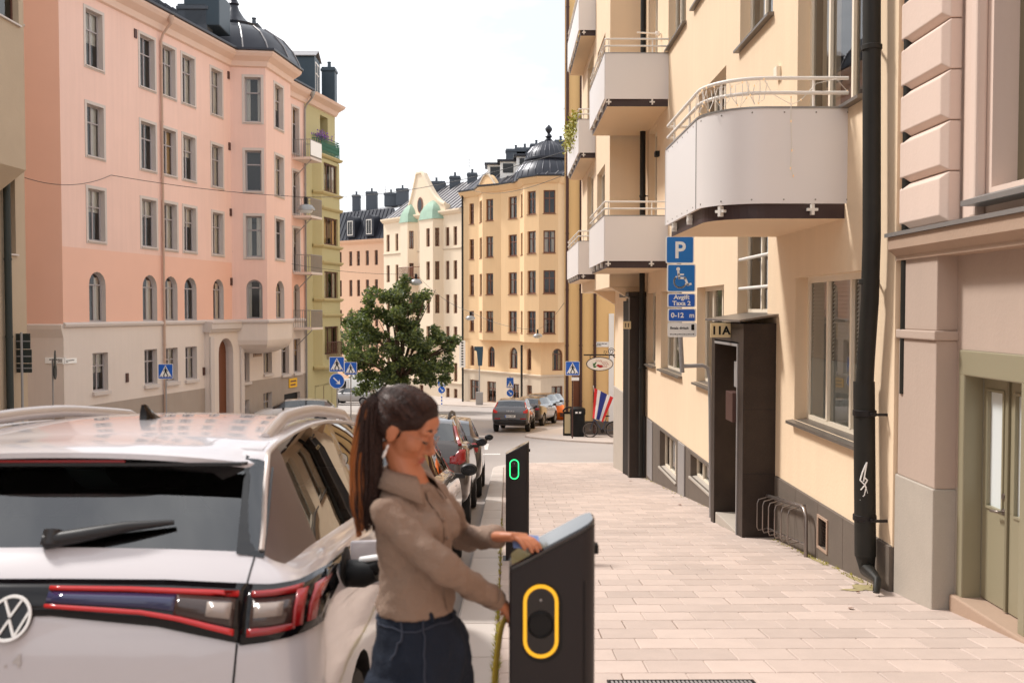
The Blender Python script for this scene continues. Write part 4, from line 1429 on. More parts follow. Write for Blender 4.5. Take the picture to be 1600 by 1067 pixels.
q = MB(); moulding(q, [A0, A1, B1, R0], [(0, BELT - .12), (.1, BELT - .06), (.12, BELT + .03), (.06, BELT + .1), (0, BELT + .12)], eye=(-8, 10)); q.build('belt_course', 'trim_grey', bp)
# roofs
def roof_strip(bld, plan, back, z0, rise, m, name='roof', seams=0, over=.5, seam_m=None):
    """pitched roof from the eave line back by a vector, with standing seams"""
    pts = [V((p[0], p[1], z0)) for p in plan]
    top = [p + V((back[0], back[1], rise)) for p in pts]
    q = MB()
    for a, b, c, d in zip(pts[:-1], pts[1:], top[1:], top[:-1]):
        q.poly([a, b, c, d])
    q.poly(top + [t + V((back[0], back[1], -rise)) for t in reversed(top)])
    q.poly([pts[0], top[0], top[0] + V((back[0], back[1], -rise))]); q.poly([pts[-1], top[-1], top[-1] + V((back[0], back[1], -rise))])
    ro = q.build(name, m, bld, fix=False)
    if seams:
        q = MB()
        for a, b, c, d in zip(pts[:-1], pts[1:], top[1:], top[:-1]):
            n = max(1, int((b - a).length / seams))
            nn = (b - a).cross(d - a).normalized()
            nn = nn if nn.z > 0 else -nn
            for k in range(n):
                t = (k + .5) / n
                e0, e1 = a.lerp(b, t), d.lerp(c, t)
                ax = (b - a).normalized() * .025
                q.obox((e0 + e1) / 2 + nn * .03, ax, (e1 - e0) / 2, nn * .035)
        stuff(q.build('standing_seams', seam_m or m, ro, fix=False))
    return ro
nb_ = -fpk.n
ro = roof_strip(bp, [C0, C1], (nb_.x * 4.5, nb_.y * 4.5), EAVE + .22, 3.2, 'roof_black', seams=.7)
roof_strip(bp, [S1, S0, C0], (.5, 4.5), EAVE + .22, 3.2, 'roof_black', name='side_roof')
q = MB()
for k in range(40):
    p = fpk.pt(fpk.len * k / 39, -.3, EAVE + .5); q.tube([p, p + V((0, 0, .35))], .02, 4)
for dz in (.7, .85):
    q.tube([fpk.pt(0, -.3, EAVE + dz), fpk.pt(fpk.len, -.3, EAVE + dz)], .018, 4)
stuff(q.build('snow_guard', 'roof_black', ro))
# bell dome on the bay with its lantern and finial
dc = V((P(366, 60, 55.2).x, 55.2, 0))
q = MB(); prof = [(3.75, EAVE + .2), (3.65, EAVE + .5), (3.35, EAVE + 1.1), (2.8, EAVE + 1.75), (2.1, EAVE + 2.2), (1.5, EAVE + 2.42), (1.55, EAVE + 2.55), (1.1, EAVE + 2.62), (.85, EAVE + 2.8), (.55, EAVE + 3.1), (.3, EAVE + 3.5), (.2, EAVE + 3.8)]
q.lathe(dc, prof, 16); dome = q.build('dome', 'roof_black', bp, smooth=20)
q = MB(); q.lathe(dc, [(.12, EAVE + 3.7), (.3, EAVE + 3.85), (.14, EAVE + 4.15), (.38, EAVE + 4.35), (.42, EAVE + 4.5), (.15, EAVE + 4.8), (.09, EAVE + 5.2), (.03, EAVE + 6.0)], 14); q.build('finial', 'roof_dark', dome, smooth=50)
for k in range(16):
    a = 2 * math.pi * k / 16
    q = MB(); q.tube([dc + V((r * math.cos(a), r * math.sin(a), h + .02)) for r, h in prof[:5]], .04, 5); q.build('rib', 'roof_grey', dome)
def chimney(bld, c, w_, d_, h_, m='chimney', pots=2):
    q = MB(); q.box(c[0] - w_ / 2, c[0] + w_ / 2, c[1] - d_ / 2, c[1] + d_ / 2, c[2], c[2] + h_)
    q.box(c[0] - w_ / 2 - .06, c[0] + w_ / 2 + .06, c[1] - d_ / 2 - .06, c[1] + d_ / 2 + .06, c[2] + h_ - .3, c[2] + h_ - .12)
    ch = q.build('chimney', m, bld, bevel=.03)
    for k in range(pots):
        x = c[0] + (k - (pots - 1) / 2) * w_ * .45
        q = MB(); q.lathe((x, c[1], c[2] + h_), [(.13, 0), (.11, .35), (.14, .37), (.14, .42)], 10); q.build('chimney_pot', m, ch)
for (px_, py0, Yc, w_, h_) in ((305, 20, 50, 1.5, 3), (322, 30, 52, .9, 2.6), (397, 48, 57, .7, 2.2)):
    c = P(px_, py0, Yc); chimney(bp, (c.x, c.y, c.z - h_ + .3), w_, 1.0, h_, pots=1)
dm = MB(); c = P(318, 30, 49.5)
dm.box(c.x - 1.0, c.x + .8, c.y, c.y + 2, EAVE + 1, EAVE + 2.7); dm.build('dormer', 'roof_blue', bp, bevel=.05)
# balconies in the recess
for (z0, kind) in ((7.5, 1), (3.95, 0), (.85, 0), (11.2, 1)):
    z0 = {7.5: 7.45, 3.95: 4.0, .85: .6, 11.2: 11.0}[z0]
    uu0, uu1 = fpk.px(455, 300)[0] + .2, fpk.len - .1
    q = MB(); q.fbox(fpk, uu0, uu1, 0, 1.2, z0 - .14, z0); bl = q.build('balcony', 'pink_ground', bp)
    q = MB()
    for k in range(24):
        uu = uu0 + (uu1 - uu0) * k / 23
        q.tube([fpk.pt(uu, 1.17, z0), fpk.pt(uu, 1.17, z0 + 1.05)], .014, 4)
    for k in range(8):
        for uu in (uu0, uu1):
            q.tube([fpk.pt(uu, 1.17 * k / 8, z0), fpk.pt(uu, 1.17 * k / 8, z0 + 1.05)], .014, 4)
    q.tube([fpk.pt(uu0, 0, z0 + 1.05), fpk.pt(uu0, 1.17, z0 + 1.05), fpk.pt(uu1, 1.17, z0 + 1.05), fpk.pt(uu1, 0, z0 + 1.05)], .025, 5)
    q.build('railing', 'zinc', bl)
    if kind and z0 > 9:
        q = MB(); n = 22
        for k in range(n):
            a, b = uu0 + (uu1 - uu0) * k / n, uu0 + (uu1 - uu0) * (k + 1) / n
            q.poly([fpk.pt(a, 1.2 + .02 * (k % 2), z0 + .1), fpk.pt(b, 1.2 + .02 * ((k + 1) % 2), z0 + .1), fpk.pt(b, 1.2 + .02 * ((k + 1) % 2), z0 + 1), fpk.pt(a, 1.2 + .02 * (k % 2), z0 + 1)])
        q.build('balcony_screen', 'sign_white', bl, fix=False)
    q = MB(); q.tube([fpk.pt(uu0 + .3, 0, z0 - 1.2), fpk.pt(uu0 + .3, 1.1, z0 - .15)], .03, 5); q.build('bracket', 'zinc', bl)
# downpipes, wall plates
def wpipe(f, px0, zt, zb, label, m='pipe_pale', r=.06, n=.1, top=True):
    u = f.px(px0, 300)[0]
    rt = root('downpipe', label, 'downpipe', tuple(f.pt(u, n, zb)))
    q = MB(); pts = [f.pt(u, n, zb), f.pt(u, n, zt)]
    if top:
        pts += [f.pt(u, n + .1, zt + .3), f.pt(u, n + .5, zt + .75)]
    q.tube(pts, r, 8); q.build('pipe', m, rt, smooth=50)
    if top:
        q = MB(); q.lathe(f.pt(u, n + .5, zt + .75), [(r, -.05), (.16, .2), (.17, .35)], 10); q.build('hopper', m, rt, smooth=50)
    z = zb + 1.5
    while z < zt:
        q = MB(); q.lathe(f.pt(u, n, z), [(r + .015, -.03), (r + .015, .03)], 8); q.build('clamp', m, rt)
        z += 2.6
    return rt
wpipe(fpk, 251.5, EAVE - .95, gz(45) + .1, 'tall pale downpipe between the windows of the pink house')
wpipe(fpk, 475, EAVE - .95, gz(60) + .1, 'pale downpipe where the pink house meets the green house', m='zinc')
for (px_, py_) in ((211, 53), (356.5, 118), (358, 229), (360, 332), (361, 440), (198, 590), (318, 580), (432, 538)):
    u, z = fpk.px(px_, py_); q = MB(); q.fbox(fpk, u - .09, u + .09, .002, .05, z - .2, z + .2); q.build('wall_vent', 'pipe_brown', bp)
def flat_text_plate(parent, f, px_, py_, hw, hh, face, ink, txt, size, n=.03, name='street_sign', label=None, cat='street sign'):
    u, z = f.px(px_, py_)
    c = f.pt(u, n, z)
    return plate(name, label, cat, tuple(c), hw, hh, txt, size, face, ink, n=tuple(f.n))
# little street name plates on the corner (lettering is too small to read in the picture)
def smudge_plate(f, px_, py_, hw, hh, label, n=.04, rows=((.25, .8), (-.35, .35))):
    u, z = f.px(px_, py_)
    r = root('street_name_plate', label, 'street sign', tuple(f.pt(u, n, z - hh)))
    q = MB(); q.fbox(f, u - hw, u + hw, .0, n, z - hh, z + hh); q.build('board', 'sign_white', r)
    q = MB()
    for (dz, wfrac) in rows:
        x = -hw * .85
        while x < -hw * .85 + 2 * hw * .85 * wfrac:
            l = random.uniform(.03, .07)
            q.fbox(f, u + x, u + x + l, n + .002, n + .004, z + dz * hh - hh * .17, z + dz * hh + hh * .2)
            x += l + .02
    q.build('lettering', 'black', r)
smudge_plate(fpier, 87, 563, .42, .12, 'white street name plate on the shaded corner of the pink house')
smudge_plate(fpk, 108, 564, .42, .1, 'small white street name plate on the sunny corner of the pink house')
yp = fpk.px(457, 598)
r = root('notice_sign', 'yellow notice board above the dark gateway of the pink house', 'sign', tuple(fpk.pt(yp[0], .05, yp[1] - .25)))
q = MB(); q.fbox(fpk, yp[0] - .55, yp[0] + .55, .01, .06, yp[1] - .28, yp[1] + .28); q.build('board', 'sign_yellow', r, bevel=.01)
q = MB(); q.fbox(fpk, yp[0] - .4, yp[0] + .4, .062, .066, yp[1] + .06, yp[1] + .16); q.build('lettering', 'rust_frame', r); q = MB(); q.fbox(fpk, yp[0] - .4, yp[0] + .3, .062, .066, yp[1] - .16, yp[1] - .06); q.build('lettering', 'rust_frame', r)
hp = fpk.px(402, 551)
q = MB(); q.fbox(fpk, hp[0] - .5, hp[0] + .5, .002, .04, hp[1] - .22, hp[1] + .22); hn = q.build('house_plaque', 'ledge_stone', bp)
q = MB()
for k in range(4):
    q.fbox(fpk, hp[0] - .36 + k * .2, hp[0] - .26 + k * .2, .042, .046, hp[1] - .12, hp[1] + .12)
q.build('lettering', 'pipe_brown', hn)

# ================================================================== beige house at the left edge
bl_ = root('apartment_building', 'rough beige rendered house with a corner bay at the street corner', 'building', (-17, 34, gz(34)))
fb = Fr((-17.6, -30), (-16.9, 34.0), eye=(0, 30))
q = MB()
lo = [(fb.px(10, 330)[0], fb.px(24, 330)[0], 3.6, 8.2, 0)] + [(4 + 3.2 * k_, 5.3 + 3.2 * k_, z_, z_ + 2.1, 0) for k_ in range(13) for z_ in (1.8, 5.4, 9.0, 12.6)]
wall(q, fb, 0, fb.len, -7, 20, lo, bands=[(5.4, 1), (99, 0)], reveal=.25)
q.poly([(-16.9, 34, -7), (-30, 35, -7), (-30, 35, 20), (-16.9, 34, 20)], 0)
q.poly([(-17.6, -30, 20), (-16.9, 34, 20), (-30, 35, 20), (-30, -30, 20)], 0)
q.build('wall', ['beige_left', 'beige_left'], bl_, fix=False)
for o_ in lo:
    window(bl_, fb, *o_[:4], frame='brown_frame', depth=.25, style='cross', sill=SP, fw=.1, cur=.3)
ba, bb_, bc, bd_ = (-16.95, 29.5), (-16.0, 30.3), (-15.95, 32.2), (-16.9, 33.6)
f1 = Fr(bb_, bc, eye=(0, 30)); f2 = Fr(bc, bd_, eye=(-5, 60)); f0 = Fr(ba, bb_, eye=(-16, 0))
q = MB()
o2 = [(.35, 1.45, 11.2, 13.6, 0), (.35, 1.45, 14.5, 16.8, 0)]
o1 = [(.3, 1.6, 11.0, 13.6, 0), (.3, 1.6, 14.5, 16.8, 0)]
o0 = [(.3, .95, 7.9, 10.2, 0), (.3, .95, 10.6, 12.3, 0)]
wall(q, f0, 0, f0.len, 6.3, 20, o0, reveal=.2); wall(q, f1, 0, f1.len, 6.3, 20, o1, reveal=.2); wall(q, f2, 0, f2.len, 6.3, 20, o2, reveal=.2)
cen = V((-16.9, 31.6, 0))
rings = [[cen + (V((*p, 0)) - cen) * s + V((0, 0, z)) for p in (ba, bb_, bc, bd_)] for s, z in ((1, 6.3), (.15, 5.4))]
q.ring_loft(rings)
q.build('bay', 'beige_left', bl_, fix=False)
for f, oo in ((f0, o0), (f1, o1), (f2, o2)):
    for o_ in oo:
        window(bl_, f, *o_[:4], frame='brown_frame', depth=.2, style='tee', sill=SP, fw=.08, cur=.3)
# dark green corner post / drain at the very edge
wpipe(fb, 3, 18, gz(33) + .1, 'dark green downpipe on the corner of the beige house', m='sign_back', r=.12, n=.16, top=False)

# ================================================================== green house beyond the pink one
bg_ = root('apartment_building', 'olive green house with brown bay windows and a small green balcony', 'building', (-12.6, 61, gz(61)))
G0, G1 = pk(20.85), pk(25.6)
fg = Fr(G0, G1)
b0, b1_, b2, b3 = pk(21.9), (-11.86, 62.25), (-11.2, 65.15), pk(25.2)
GE = 15.2
q = MB()
gd = (fg.px(500, 190)[0], fg.px(512, 190)[0], 12.3, 14.4, 0)
wall(q, fg, 0, fg.len, -8, GE, [gd], reveal=.8)
q.poly([(*G1, -8), (G1[0] - 8, G1[1] + 3, -8), (G1[0] - 8, G1[1] + 3, GE), (*G1, GE)])
g1, g2 = Fr(b0, b1_, eye=(-12, 0)), Fr(b1_, b2, eye=(0, 60))
def zpy(py_, Y):
    return 1.65 + (485 - py_) * Y / 1500
wrows = [(zpy(303, 63.8), zpy(259, 63.8)), (zpy(384, 63.8), zpy(342, 63.8)), (zpy(467, 63.8), zpy(425, 63.8)), (zpy(553, 63.8), zpy(510, 63.8))]
wu = (.35, g2.len - .35)
wall(q, g1, 0, g1.len, zpy(578, 62), zpy(247, 62))
wall(q, g2, 0, g2.len, zpy(578, 62), zpy(247, 62), [(wu[0], wu[1], a, b, 0) for a, b in wrows], reveal=.15)
q.poly([(*b2, zpy(578, 62)), (*b3, zpy(578, 62)), (*b3, zpy(247, 62)), (*b2, zpy(247, 62))])
q.poly([(*b0, zpy(578, 62)), (*b1_, zpy(578, 62)), (*b2, zpy(578, 62)), (*b3, zpy(578, 62))]); q.poly([(*b0, zpy(247, 62)), (*b1_, zpy(247, 62)), (*b2, zpy(247, 62)), (*b3, zpy(247, 62))])
q.build('wall', 'green_wall', bg_, fix=False)
for a, b in wrows:
    window(bg_, g2, wu[0], wu[1], a, b, frame='brown_frame', depth=.12, style='v3', fw=.1, cur=.9)
window(bg_, fg, *gd[:4], frame='brown_frame', depth=.7, style='v2', fw=.1, cur=.3)
for py_ in (247, 304, 327, 386, 411, 469, 493, 574):
    z = zpy(py_, 63); q = MB(); moulding(q, [b0, b1_, b2, b3], [(0, z - .12), (.1, z - .08), (.18, z + .02), (.18, z + .1), (0, z + .14)], eye=(-6, 20)); q.build('string_course', 'green_trim', bg_)
q = MB(); moulding(q, [G0, G1], [(0, GE - .5), (.15, GE - .45), (.3, GE - .2), (.7, GE), (.8, GE + .15), (0, GE + .2)]); q.build('cornice', 'cornice_pink', bg_)
ng = -fg.n
roof_strip(bg_, [G0, G1], (ng.x * 4, ng.y * 4), GE + .18, 3, 'roof_blue', seams=.7)
c = P(489, 130, 63.5)
q = MB(); q.box(c.x - 1.9, c.x + .25, c.y - .7, c.y + 1.1, c.z - 1.6, c.z + 1.6); dmr = q.build('dormer', 'roof_blue', bg_)
q = MB(); q.prism([(c.x - 1.95, c.y - .85, c.z + 1.6), (c.x + .35, c.y - .85, c.z + 1.6), (c.x + .35, c.y + .2, c.z + 2.15), (c.x - 1.95, c.y + .2, c.z + 2.15)], (0, .02, -.06)); q.prism([(c.x - 1.95, c.y + 1.25, c.z + 1.6), (c.x + .35, c.y + 1.25, c.z + 1.6), (c.x + .35, c.y + .2, c.z + 2.15), (c.x - 1.95, c.y + .2, c.z + 2.15)], (0, 0, -.06)); q.build('dormer_roof', 'roof_grey', dmr)
fd = Fr((c.x + .26, c.y - .6), (c.x + .26, c.y + 1.0), eye=(5, 60))
window(bg_, fd, .15, 1.45, c.z - .9, c.z + 1.3, frame='white_paint', depth=.0, style='cross', fw=.1, cur=.7)
chimney(bg_, (c.x + .6, c.y + 2.6, c.z - 1), .9, .9, 2.6, m='roof_blue', pots=1)
# balcony with green patterned railing on top of the bay
bz = zpy(245, 62.5) + .15
q = MB()
rail = [V((*b0, bz)), V((*b1_, bz)), V((*b2, bz)), V((*b3, bz))]
for a, b in zip(rail[:-1], rail[1:]):
    n = max(2, int((b - a).length / .14))
    for k in range(n + 1):
        p = a.lerp(b, k / n); q.tube([p, p + V((0, 0, .95))], .018, 4)
        if k < n:
            p2 = a.lerp(b, (k + 1) / n); q.tube([p + V((0, 0, .05)), p2 + V((0, 0, .9))], .014, 4); q.tube([p + V((0, 0, .9)), p2 + V((0, 0, .05))], .014, 4)
for dz in (.05, .9, 1.05):
    q.tube([p + V((0, 0, dz)) for p in rail], .03, 5)
mat('rail_green', srgb(60, 110, 92), .6)
q.build('balcony_railing', 'rail_green', bg_)
q = MB()
for k in range(160):
    cc = V((b1_[0], b1_[1], bz + 1.1)) + V((random.gauss(-.1, .3), random.gauss(.3, .5), random.gauss(0, .12)))
    a = V((random.gauss(0, 1), random.gauss(0, 1), random.gauss(0, 1))).normalized(); b = a.orthogonal().normalized()
    q.poly([cc - a * .07, cc + b * .06, cc + a * .07, cc - b * .06])
mat('flower_violet', srgb(120, 84, 150), .7, var=.3, vscale=20)
fl_ = stuff(q.build('flower_box_blooms', 'flower_violet', bg_, fix=False))
# french balcony and shop front below the bay
q = MB(); zf = zpy(553, 63.8)
for k in range(16):
    u = wu[0] - .1 + (wu[1] - wu[0] + .2) * k / 15; q.tube([g2.pt(u, .2, zf - .3), g2.pt(u, .2, zf + .8)], .02, 4)
q.tube([g2.pt(wu[0] - .1, .2, zf + .8), g2.pt(wu[1] + .1, .2, zf + .8)], .03, 4); q.build('window_railing', 'brown_frame', bg_)
sh = (fg.px(492, 620)[0], fg.px(519, 620)[0])
window(bg_, Fr((G0[0] + fg.n.x * .02, G0[1] + fg.n.y * .02), (G1[0] + fg.n.x * .02, G1[1] + fg.n.y * .02)), sh[0], sh[1], gz(63) + .5, zpy(600, 63.5), frame='brown_frame', depth=.02, style='v2', fw=.1, cur=0, panes=2)

# ================================================================== far houses
def facade_px(bld, pts, z0, z1, wmat, rows_, cols, bands=None, frame='rust_frame', style='cross', fw=.09, cur=.8, extra=(), sill=None, depth=.14, name='wall', arch_rows=(), eye=(0, 0), py_ref=450, mats=None):
    """a facade over a plan polyline; cols = (px0, px1, rows or None) measured columns"""
    segs = [Fr(a, b, eye=eye) for a, b in zip(pts[:-1], pts[1:])]
    per = [[] for _ in segs]
    for col in cols:
        px0, px1 = col[0], col[1]
        rsel = col[2] if len(col) > 2 else range(len(rows_))
        pm = (px0 + px1) / 2
        for si, f in enumerate(segs):
            uc = f.px(pm, py_ref)[0]
            if 0 <= uc <= f.len:
                u0, u1 = sorted((f.px(px0, py_ref)[0], f.px(px1, py_ref)[0]))
                u0, u1 = max(.04, u0), min(f.len - .04, u1)
                if u1 - u0 < .25:
                    break
                for ri in rsel:
                    za, zb_ = rows_[ri]
                    per[si].append((u0, u1, za, zb_, (u1 - u0) / 2 if ri in arch_rows else 0))
                break
    q = MB()
    for f, oo in zip(segs, per):
        wall(q, f, 0, f.len, z0, z1, oo, bands=bands, reveal=depth)
    q.build(name, mats or [wmat], bld, fix=False)
    for f, oo in zip(segs, per):
        for o_ in oo:
            window(bld, f, *o_[:4], rise=o_[4], frame=frame, depth=depth, style=style, fw=fw, cur=cur, sill=sill)
    return segs
def pl(px_, Y):
    q = P(px_, 500, Y)
    return (q.x, q.y)
# ---- ochre house with the black dome
by = root('apartment_building', 'ochre yellow house with brown windows and ribbed black corner dome', 'building', (pl(800, 80)[0], 80, gz(80)))
yrows = [(9.28, 11.1), (6.18, 7.94), (2.99, 4.81), (-.18, 1.6)]
yp_ = [pl(722, 86.4), pl(748, 84.6), pl(754, 82.4), pl(783, 81.3), pl(790, 80.8), pl(812, 79.4), pl(819, 77.2), pl(842, 75.9), pl(872, 75.8), pl(890, 77.5)]
ycols = [(733.5, 740.5), (749.3, 753), (759.5, 770.5), (794.5, 807.5), (813.7, 816.5), (824, 837), (849, 867.5)]
YE = 12.0
facade_px(by, yp_, -.9, YE, 'yellow_far', yrows, ycols, sill=('rust_frame', .05, .06))
# lower storeys on a plainer line
yl = [pl(722, 86.6), pl(754, 84.0), pl(790, 81.5), pl(815, 79.6), pl(845, 77.4), pl(890, 78.4)]
lrows = [(-3.25, -1.45), (-6.3, -4.5)]
lcols = [(734.5, 741, [0]), (762.5, 773, [0]), (796, 808.5, [0]), (823, 830, [0]), (863, 879, [0]), (734, 748, [1]), (761, 775, [1]), (800, 811, [1]), (823, 831, [1]), (862, 879, [1])]
facade_px(by, yl, -9, -.9, 'yellow_far', lrows, lcols, arch_rows=(0,), bands=[(-3.7, 1), (99, 0)], mats=['yellow_far', 'yellow_base'], name='lower_wall', py_ref=590)
q = MB()
up = [V((*p, -.9)) for p in yp_]; lw = [V((*p, -.9)) for p in yl]
q.poly(up + [V((up[-1].x, up[-1].y + 6, -.9)), V((up[0].x, up[0].y + 4, -.9))]); q.build('bay_underside', 'yellow_far', by, fix=False)
q = MB(); moulding(q, yl, [(0, -3.78), (.1, -3.72), (.12, -3.62), (0, -3.56)]); q.build('belt_course', 'yellow_base', by)
q = MB(); moulding(q, yp_, [(0, YE - .35), (.1, YE - .3), (.3, YE - .05), (.4, YE + .05), (.4, YE + .15), (0, YE + .2)]); q.build('cornice', 'yellow_far', by)
q = MB(); moulding(q, yp_, [(.3, YE + .16), (.5, YE + .18), (.5, YE + .3), (.3, YE + .25)]); q.build('gutter', 'roof_black', by)
q = MB()
z0_ = YE + .2
rp_ = [V((*p, z0_)) for p in yp_]
tp_ = [V((p.x + 2.6, p.y + 4.6, z0_ + 2.9)) for p in rp_]
for a, b, c, d in zip(rp_[:-1], rp_[1:], tp_[1:], tp_[:-1]):
    q.poly([a, b, c, d])
q.poly(tp_ + [V((20, 90, z0_ + 2.9)), V((6, 98, z0_ + 2.9))])
ry_ = q.build('roof', 'roof_dark', by, fix=False)
q = MB()
for a, b, c, d in zip(rp_[:-1], rp_[1:], tp_[1:], tp_[:-1]):
    for k in range(max(1, int((b - a).length / .6))):
        t = (k + .5) / max(1, int((b - a).length / .6)); e0, e1 = a.lerp(b, t), d.lerp(c, t); q.tube([e0 + V((0, 0, .05)), e1 + V((0, 0, .05))], .04, 4)
stuff(q.build('standing_seams', 'roof_grey', ry_, fix=False))
# curved parapet gable over the left bay
fgb = Fr(pl(747, 84.0), pl(778, 81.2))
q = MB(); n = 14
arc = [(fgb.len * k / n, YE + .1 + 1.15 * math.sin(math.pi * k / n) ** 1.5) for k in range(n + 1)]
q.prism([fgb.pt(0, .1, YE)] + [fgb.pt(u, .1, z) for u, z in arc] + [fgb.pt(fgb.len, .1, YE)], -fgb.n * .5); q.build('parapet_gable', 'yellow_far', by)
q = MB(); q.tube([fgb.pt(u, .12, z + .04) for u, z in arc], .1, 6); q.build('gable_coping', 'yellow_base', by, smooth=50)
# dormers, chimneys
for (px_, py_, Yd) in ((774, 268, 84.5), (794, 263, 83), (820, 255, 81.5)):
    c = P(px_, py_, Yd); q = MB(); q.box(c.x - .7, c.x + .7, c.y, c.y + 2.5, c.z - .9, c.z + .55); dd = q.build('dormer', 'sign_white', by)
    q = MB(); q.box(c.x - .95, c.x + .95, c.y - .25, c.y + 2.6, c.z + .55, c.z + .75); q.build('dormer_roof', 'roof_black', dd, bevel=.03)
    q = MB(); q.box(c.x - .45, c.x + .45, c.y - .03, c.y - .01, c.z - .4, c.z + .4); q.build('pane', 'black_gloss', dd)
for (px_, py_, Yd, w_, h_) in ((806, 234, 92, 1.9, 2.2), (820, 232, 92, 1.6, 2.2), (838, 226, 93, 1.2, 2.4), (876, 220, 90, 1.2, 2.6)):
    c = P(px_, py_, Yd); chimney(by, (c.x, c.y, c.z - h_), w_, 1.2, h_, pots=1)
dc = V((*pl(857, 79.3), 0))
q = MB(); prof = [(3.0, YE + .1), (2.95, YE + .35), (2.75, YE + .9), (2.35, YE + 1.45), (2.0, YE + 1.75), (1.92, YE + 1.8), (2.02, YE + 1.9), (2.02, YE + 2.05), (1.9, YE + 2.1), (1.75, YE + 2.5), (1.35, YE + 3.0), (.75, YE + 3.4), (.25, YE + 3.55)]
q.lathe(dc, prof, 28); dome = q.build('dome', 'roof_black', by, smooth=25)
q = MB(); q.lathe(dc, [(.3, YE + 3.5), (.34, YE + 3.6), (.18, YE + 3.75), (.3, YE + 3.9), (.2, YE + 4.05), (.1, YE + 4.15), (.28, YE + 4.4), (.3, YE + 4.55), (.05, YE + 4.85)], 14); q.build('finial', 'roof_black', dome, smooth=50)
for k in range(28):
    a = 2 * math.pi * k / 28
    q = MB(); q.tube([dc + V((r_ * math.cos(a), r_ * math.sin(a), h_)) for r_, h_ in prof[:6]], .035, 4); q.tube([dc + V((r_ * math.cos(a), r_ * math.sin(a), h_)) for r_, h_ in prof[8:]], .03, 4); q.build('rib', 'roof_dark', dome)
for (px_, Yp, a, b) in ((723, 86.2, YE, gz(86)), (815, 79.2, -1.2, gz(80)), (886, 76.6, YE, gz(77))):
    c = pl(px_, Yp); q = MB(); q.tube([(c[0], c[1] - .15, a), (c[0], c[1] - .15, b)], .09, 6); q.build('drainpipe', 'pipe_dark', by)
# hanging shop sign
c = P(722.5, 553, 85.4)
r = root('banner_sign', 'tall narrow white vertical sign projecting between the cream and ochre houses', 'sign', (c.x, c.y, c.z - 1.2))
q = MB(); q.box(c.x - .27, c.x + .27, c.y - .06, c.y + .06, c.z - 1.2, c.z + 1.2); q.build('board', 'sign_white', r, bevel=.02)
q = MB()
for k in range(9):
    z = c.z + 1.0 - k * .24; q.box(c.x - .09, c.x + .09, c.y - .066, c.y - .062, z - .08, z + .06)
q.build('lettering', 'black', r)

# ---- cream house with curved gable
bc_ = root('apartment_building', 'cream house with curved baroque gable and two green copper bay roofs', 'building', (pl(660, 96)[0], 96, gz(96)))
cl = [pl(600, 103.5), pl(722, 91.5)]
crows = [(7.9, 9.7), (4.65, 6.45), (1.37, 3.2), (-1.7, .1), (-5.2, -3.4), (-7.3, -5.9)]
CE = 11.2
ccols = [(604, 609), (618, 622.5), (626.5, 631), (655, 661), (696.5, 702), (708.7, 714.3)]
facade_px(bc_, cl, -9, CE, 'cream_far', crows, ccols, frame='rust_frame', fw=.08, bands=[(-5.5, 1), (99, 0)], mats=['cream_far', 'yellow_base'])
fcl = Fr(*cl)
for (pa_, pb_, wc) in ((634, 653, (639.7, 646.5)), (663.5, 693, (680, 686.7))):
    a = fcl.px(pa_, 450)[0]; b = fcl.px(pb_, 450)[0]
    bpn = [fcl.pt(a, 0, 0)[:2], fcl.pt(a + .5, .9, 0)[:2], fcl.pt(b - .5, .9, 0)[:2], fcl.pt(b, 0, 0)[:2]]
    cs = [wc] if pa_ < 650 else [wc, (666, 671.6)]
    facade_px(bc_, bpn, -2.4, CE - .6, 'cream_far', crows[:4], cs, frame='rust_frame', fw=.08, name='bay')
    q = MB(); q.poly([V((*p, -2.4)) for p in bpn]); q.build('bay_underside', 'cream_far', bc_, fix=False)
    # copper bell roof
    q = MB(); m_ = (a + b) / 2; hw = (b - a) / 2
    rings = []
    for (s, z, out_) in ((1.08, CE - .6, 1.0), (1.0, CE - .45, .95), (.9, CE + .2, .85), (.72, CE + .7, .6), (.4, CE + 1.1, .35), (.1, CE + 1.35, .08)):
        rings.append([fcl.pt(m_ - hw * s, -.05, z), fcl.pt(m_ - hw * s * .7, out_, z), fcl.pt(m_ + hw * s * .7, out_, z), fcl.pt(m_ + hw * s, -.05, z)])
    q.ring_loft(rings); q.build('copper_roof', 'copper_green', bc_, smooth=40)
ga, gb2 = fcl.px(631, 320)[0], fcl.px(697, 320)[0]
gm = fcl.px(657, 320)[0]
prof = []
HG = 4.3
for k in range(13):
    t = k / 12
    z = CE + HG * (t ** 1.7 if t < .75 else .613 + (t - .75) * 1.55)
    prof.append((ga + (gm - .5 - ga) * t, min(z, CE + HG)))
right = []
for k in range(13):
    t = k / 12
    z = CE + .8 + (HG - .8) * (t ** 1.7 if t < .75 else .613 + (t - .75) * 1.55)
    right.append((gb2 + (gm + .5 - gb2) * t, min(z, CE + HG)))
outl = [(ga, CE)] + prof + right[::-1] + [(gb2, CE)]
q = MB(); q.prism([fcl.pt(u, .12, z) for u, z in outl], -fcl.n * .6); q.build('gable', 'cream_far', bc_)
q = MB(); q.tube([fcl.pt(u, .1, z) for u, z in outl[1:-1]], .17, 6); q.build('gable_coping', 'cream_far', bc_, smooth=50)
oc = fcl.px(658.5, 321)
q = MB(); q.prism([fcl.pt(oc[0] + .5 * math.cos(a), .14, oc[1] + .8 * math.sin(a)) for a in [6.283 * k / 18 for k in range(18)]], fcl.n * .05); ow = q.build('oval_window', 'rust_frame', bc_)
q = MB(); q.poly([fcl.pt(oc[0] + .36 * math.cos(a), .195, oc[1] + .64 * math.sin(a)) for a in [6.283 * k / 18 for k in range(18)]]); q.build('pane', 'black_gloss', ow, fix=False)
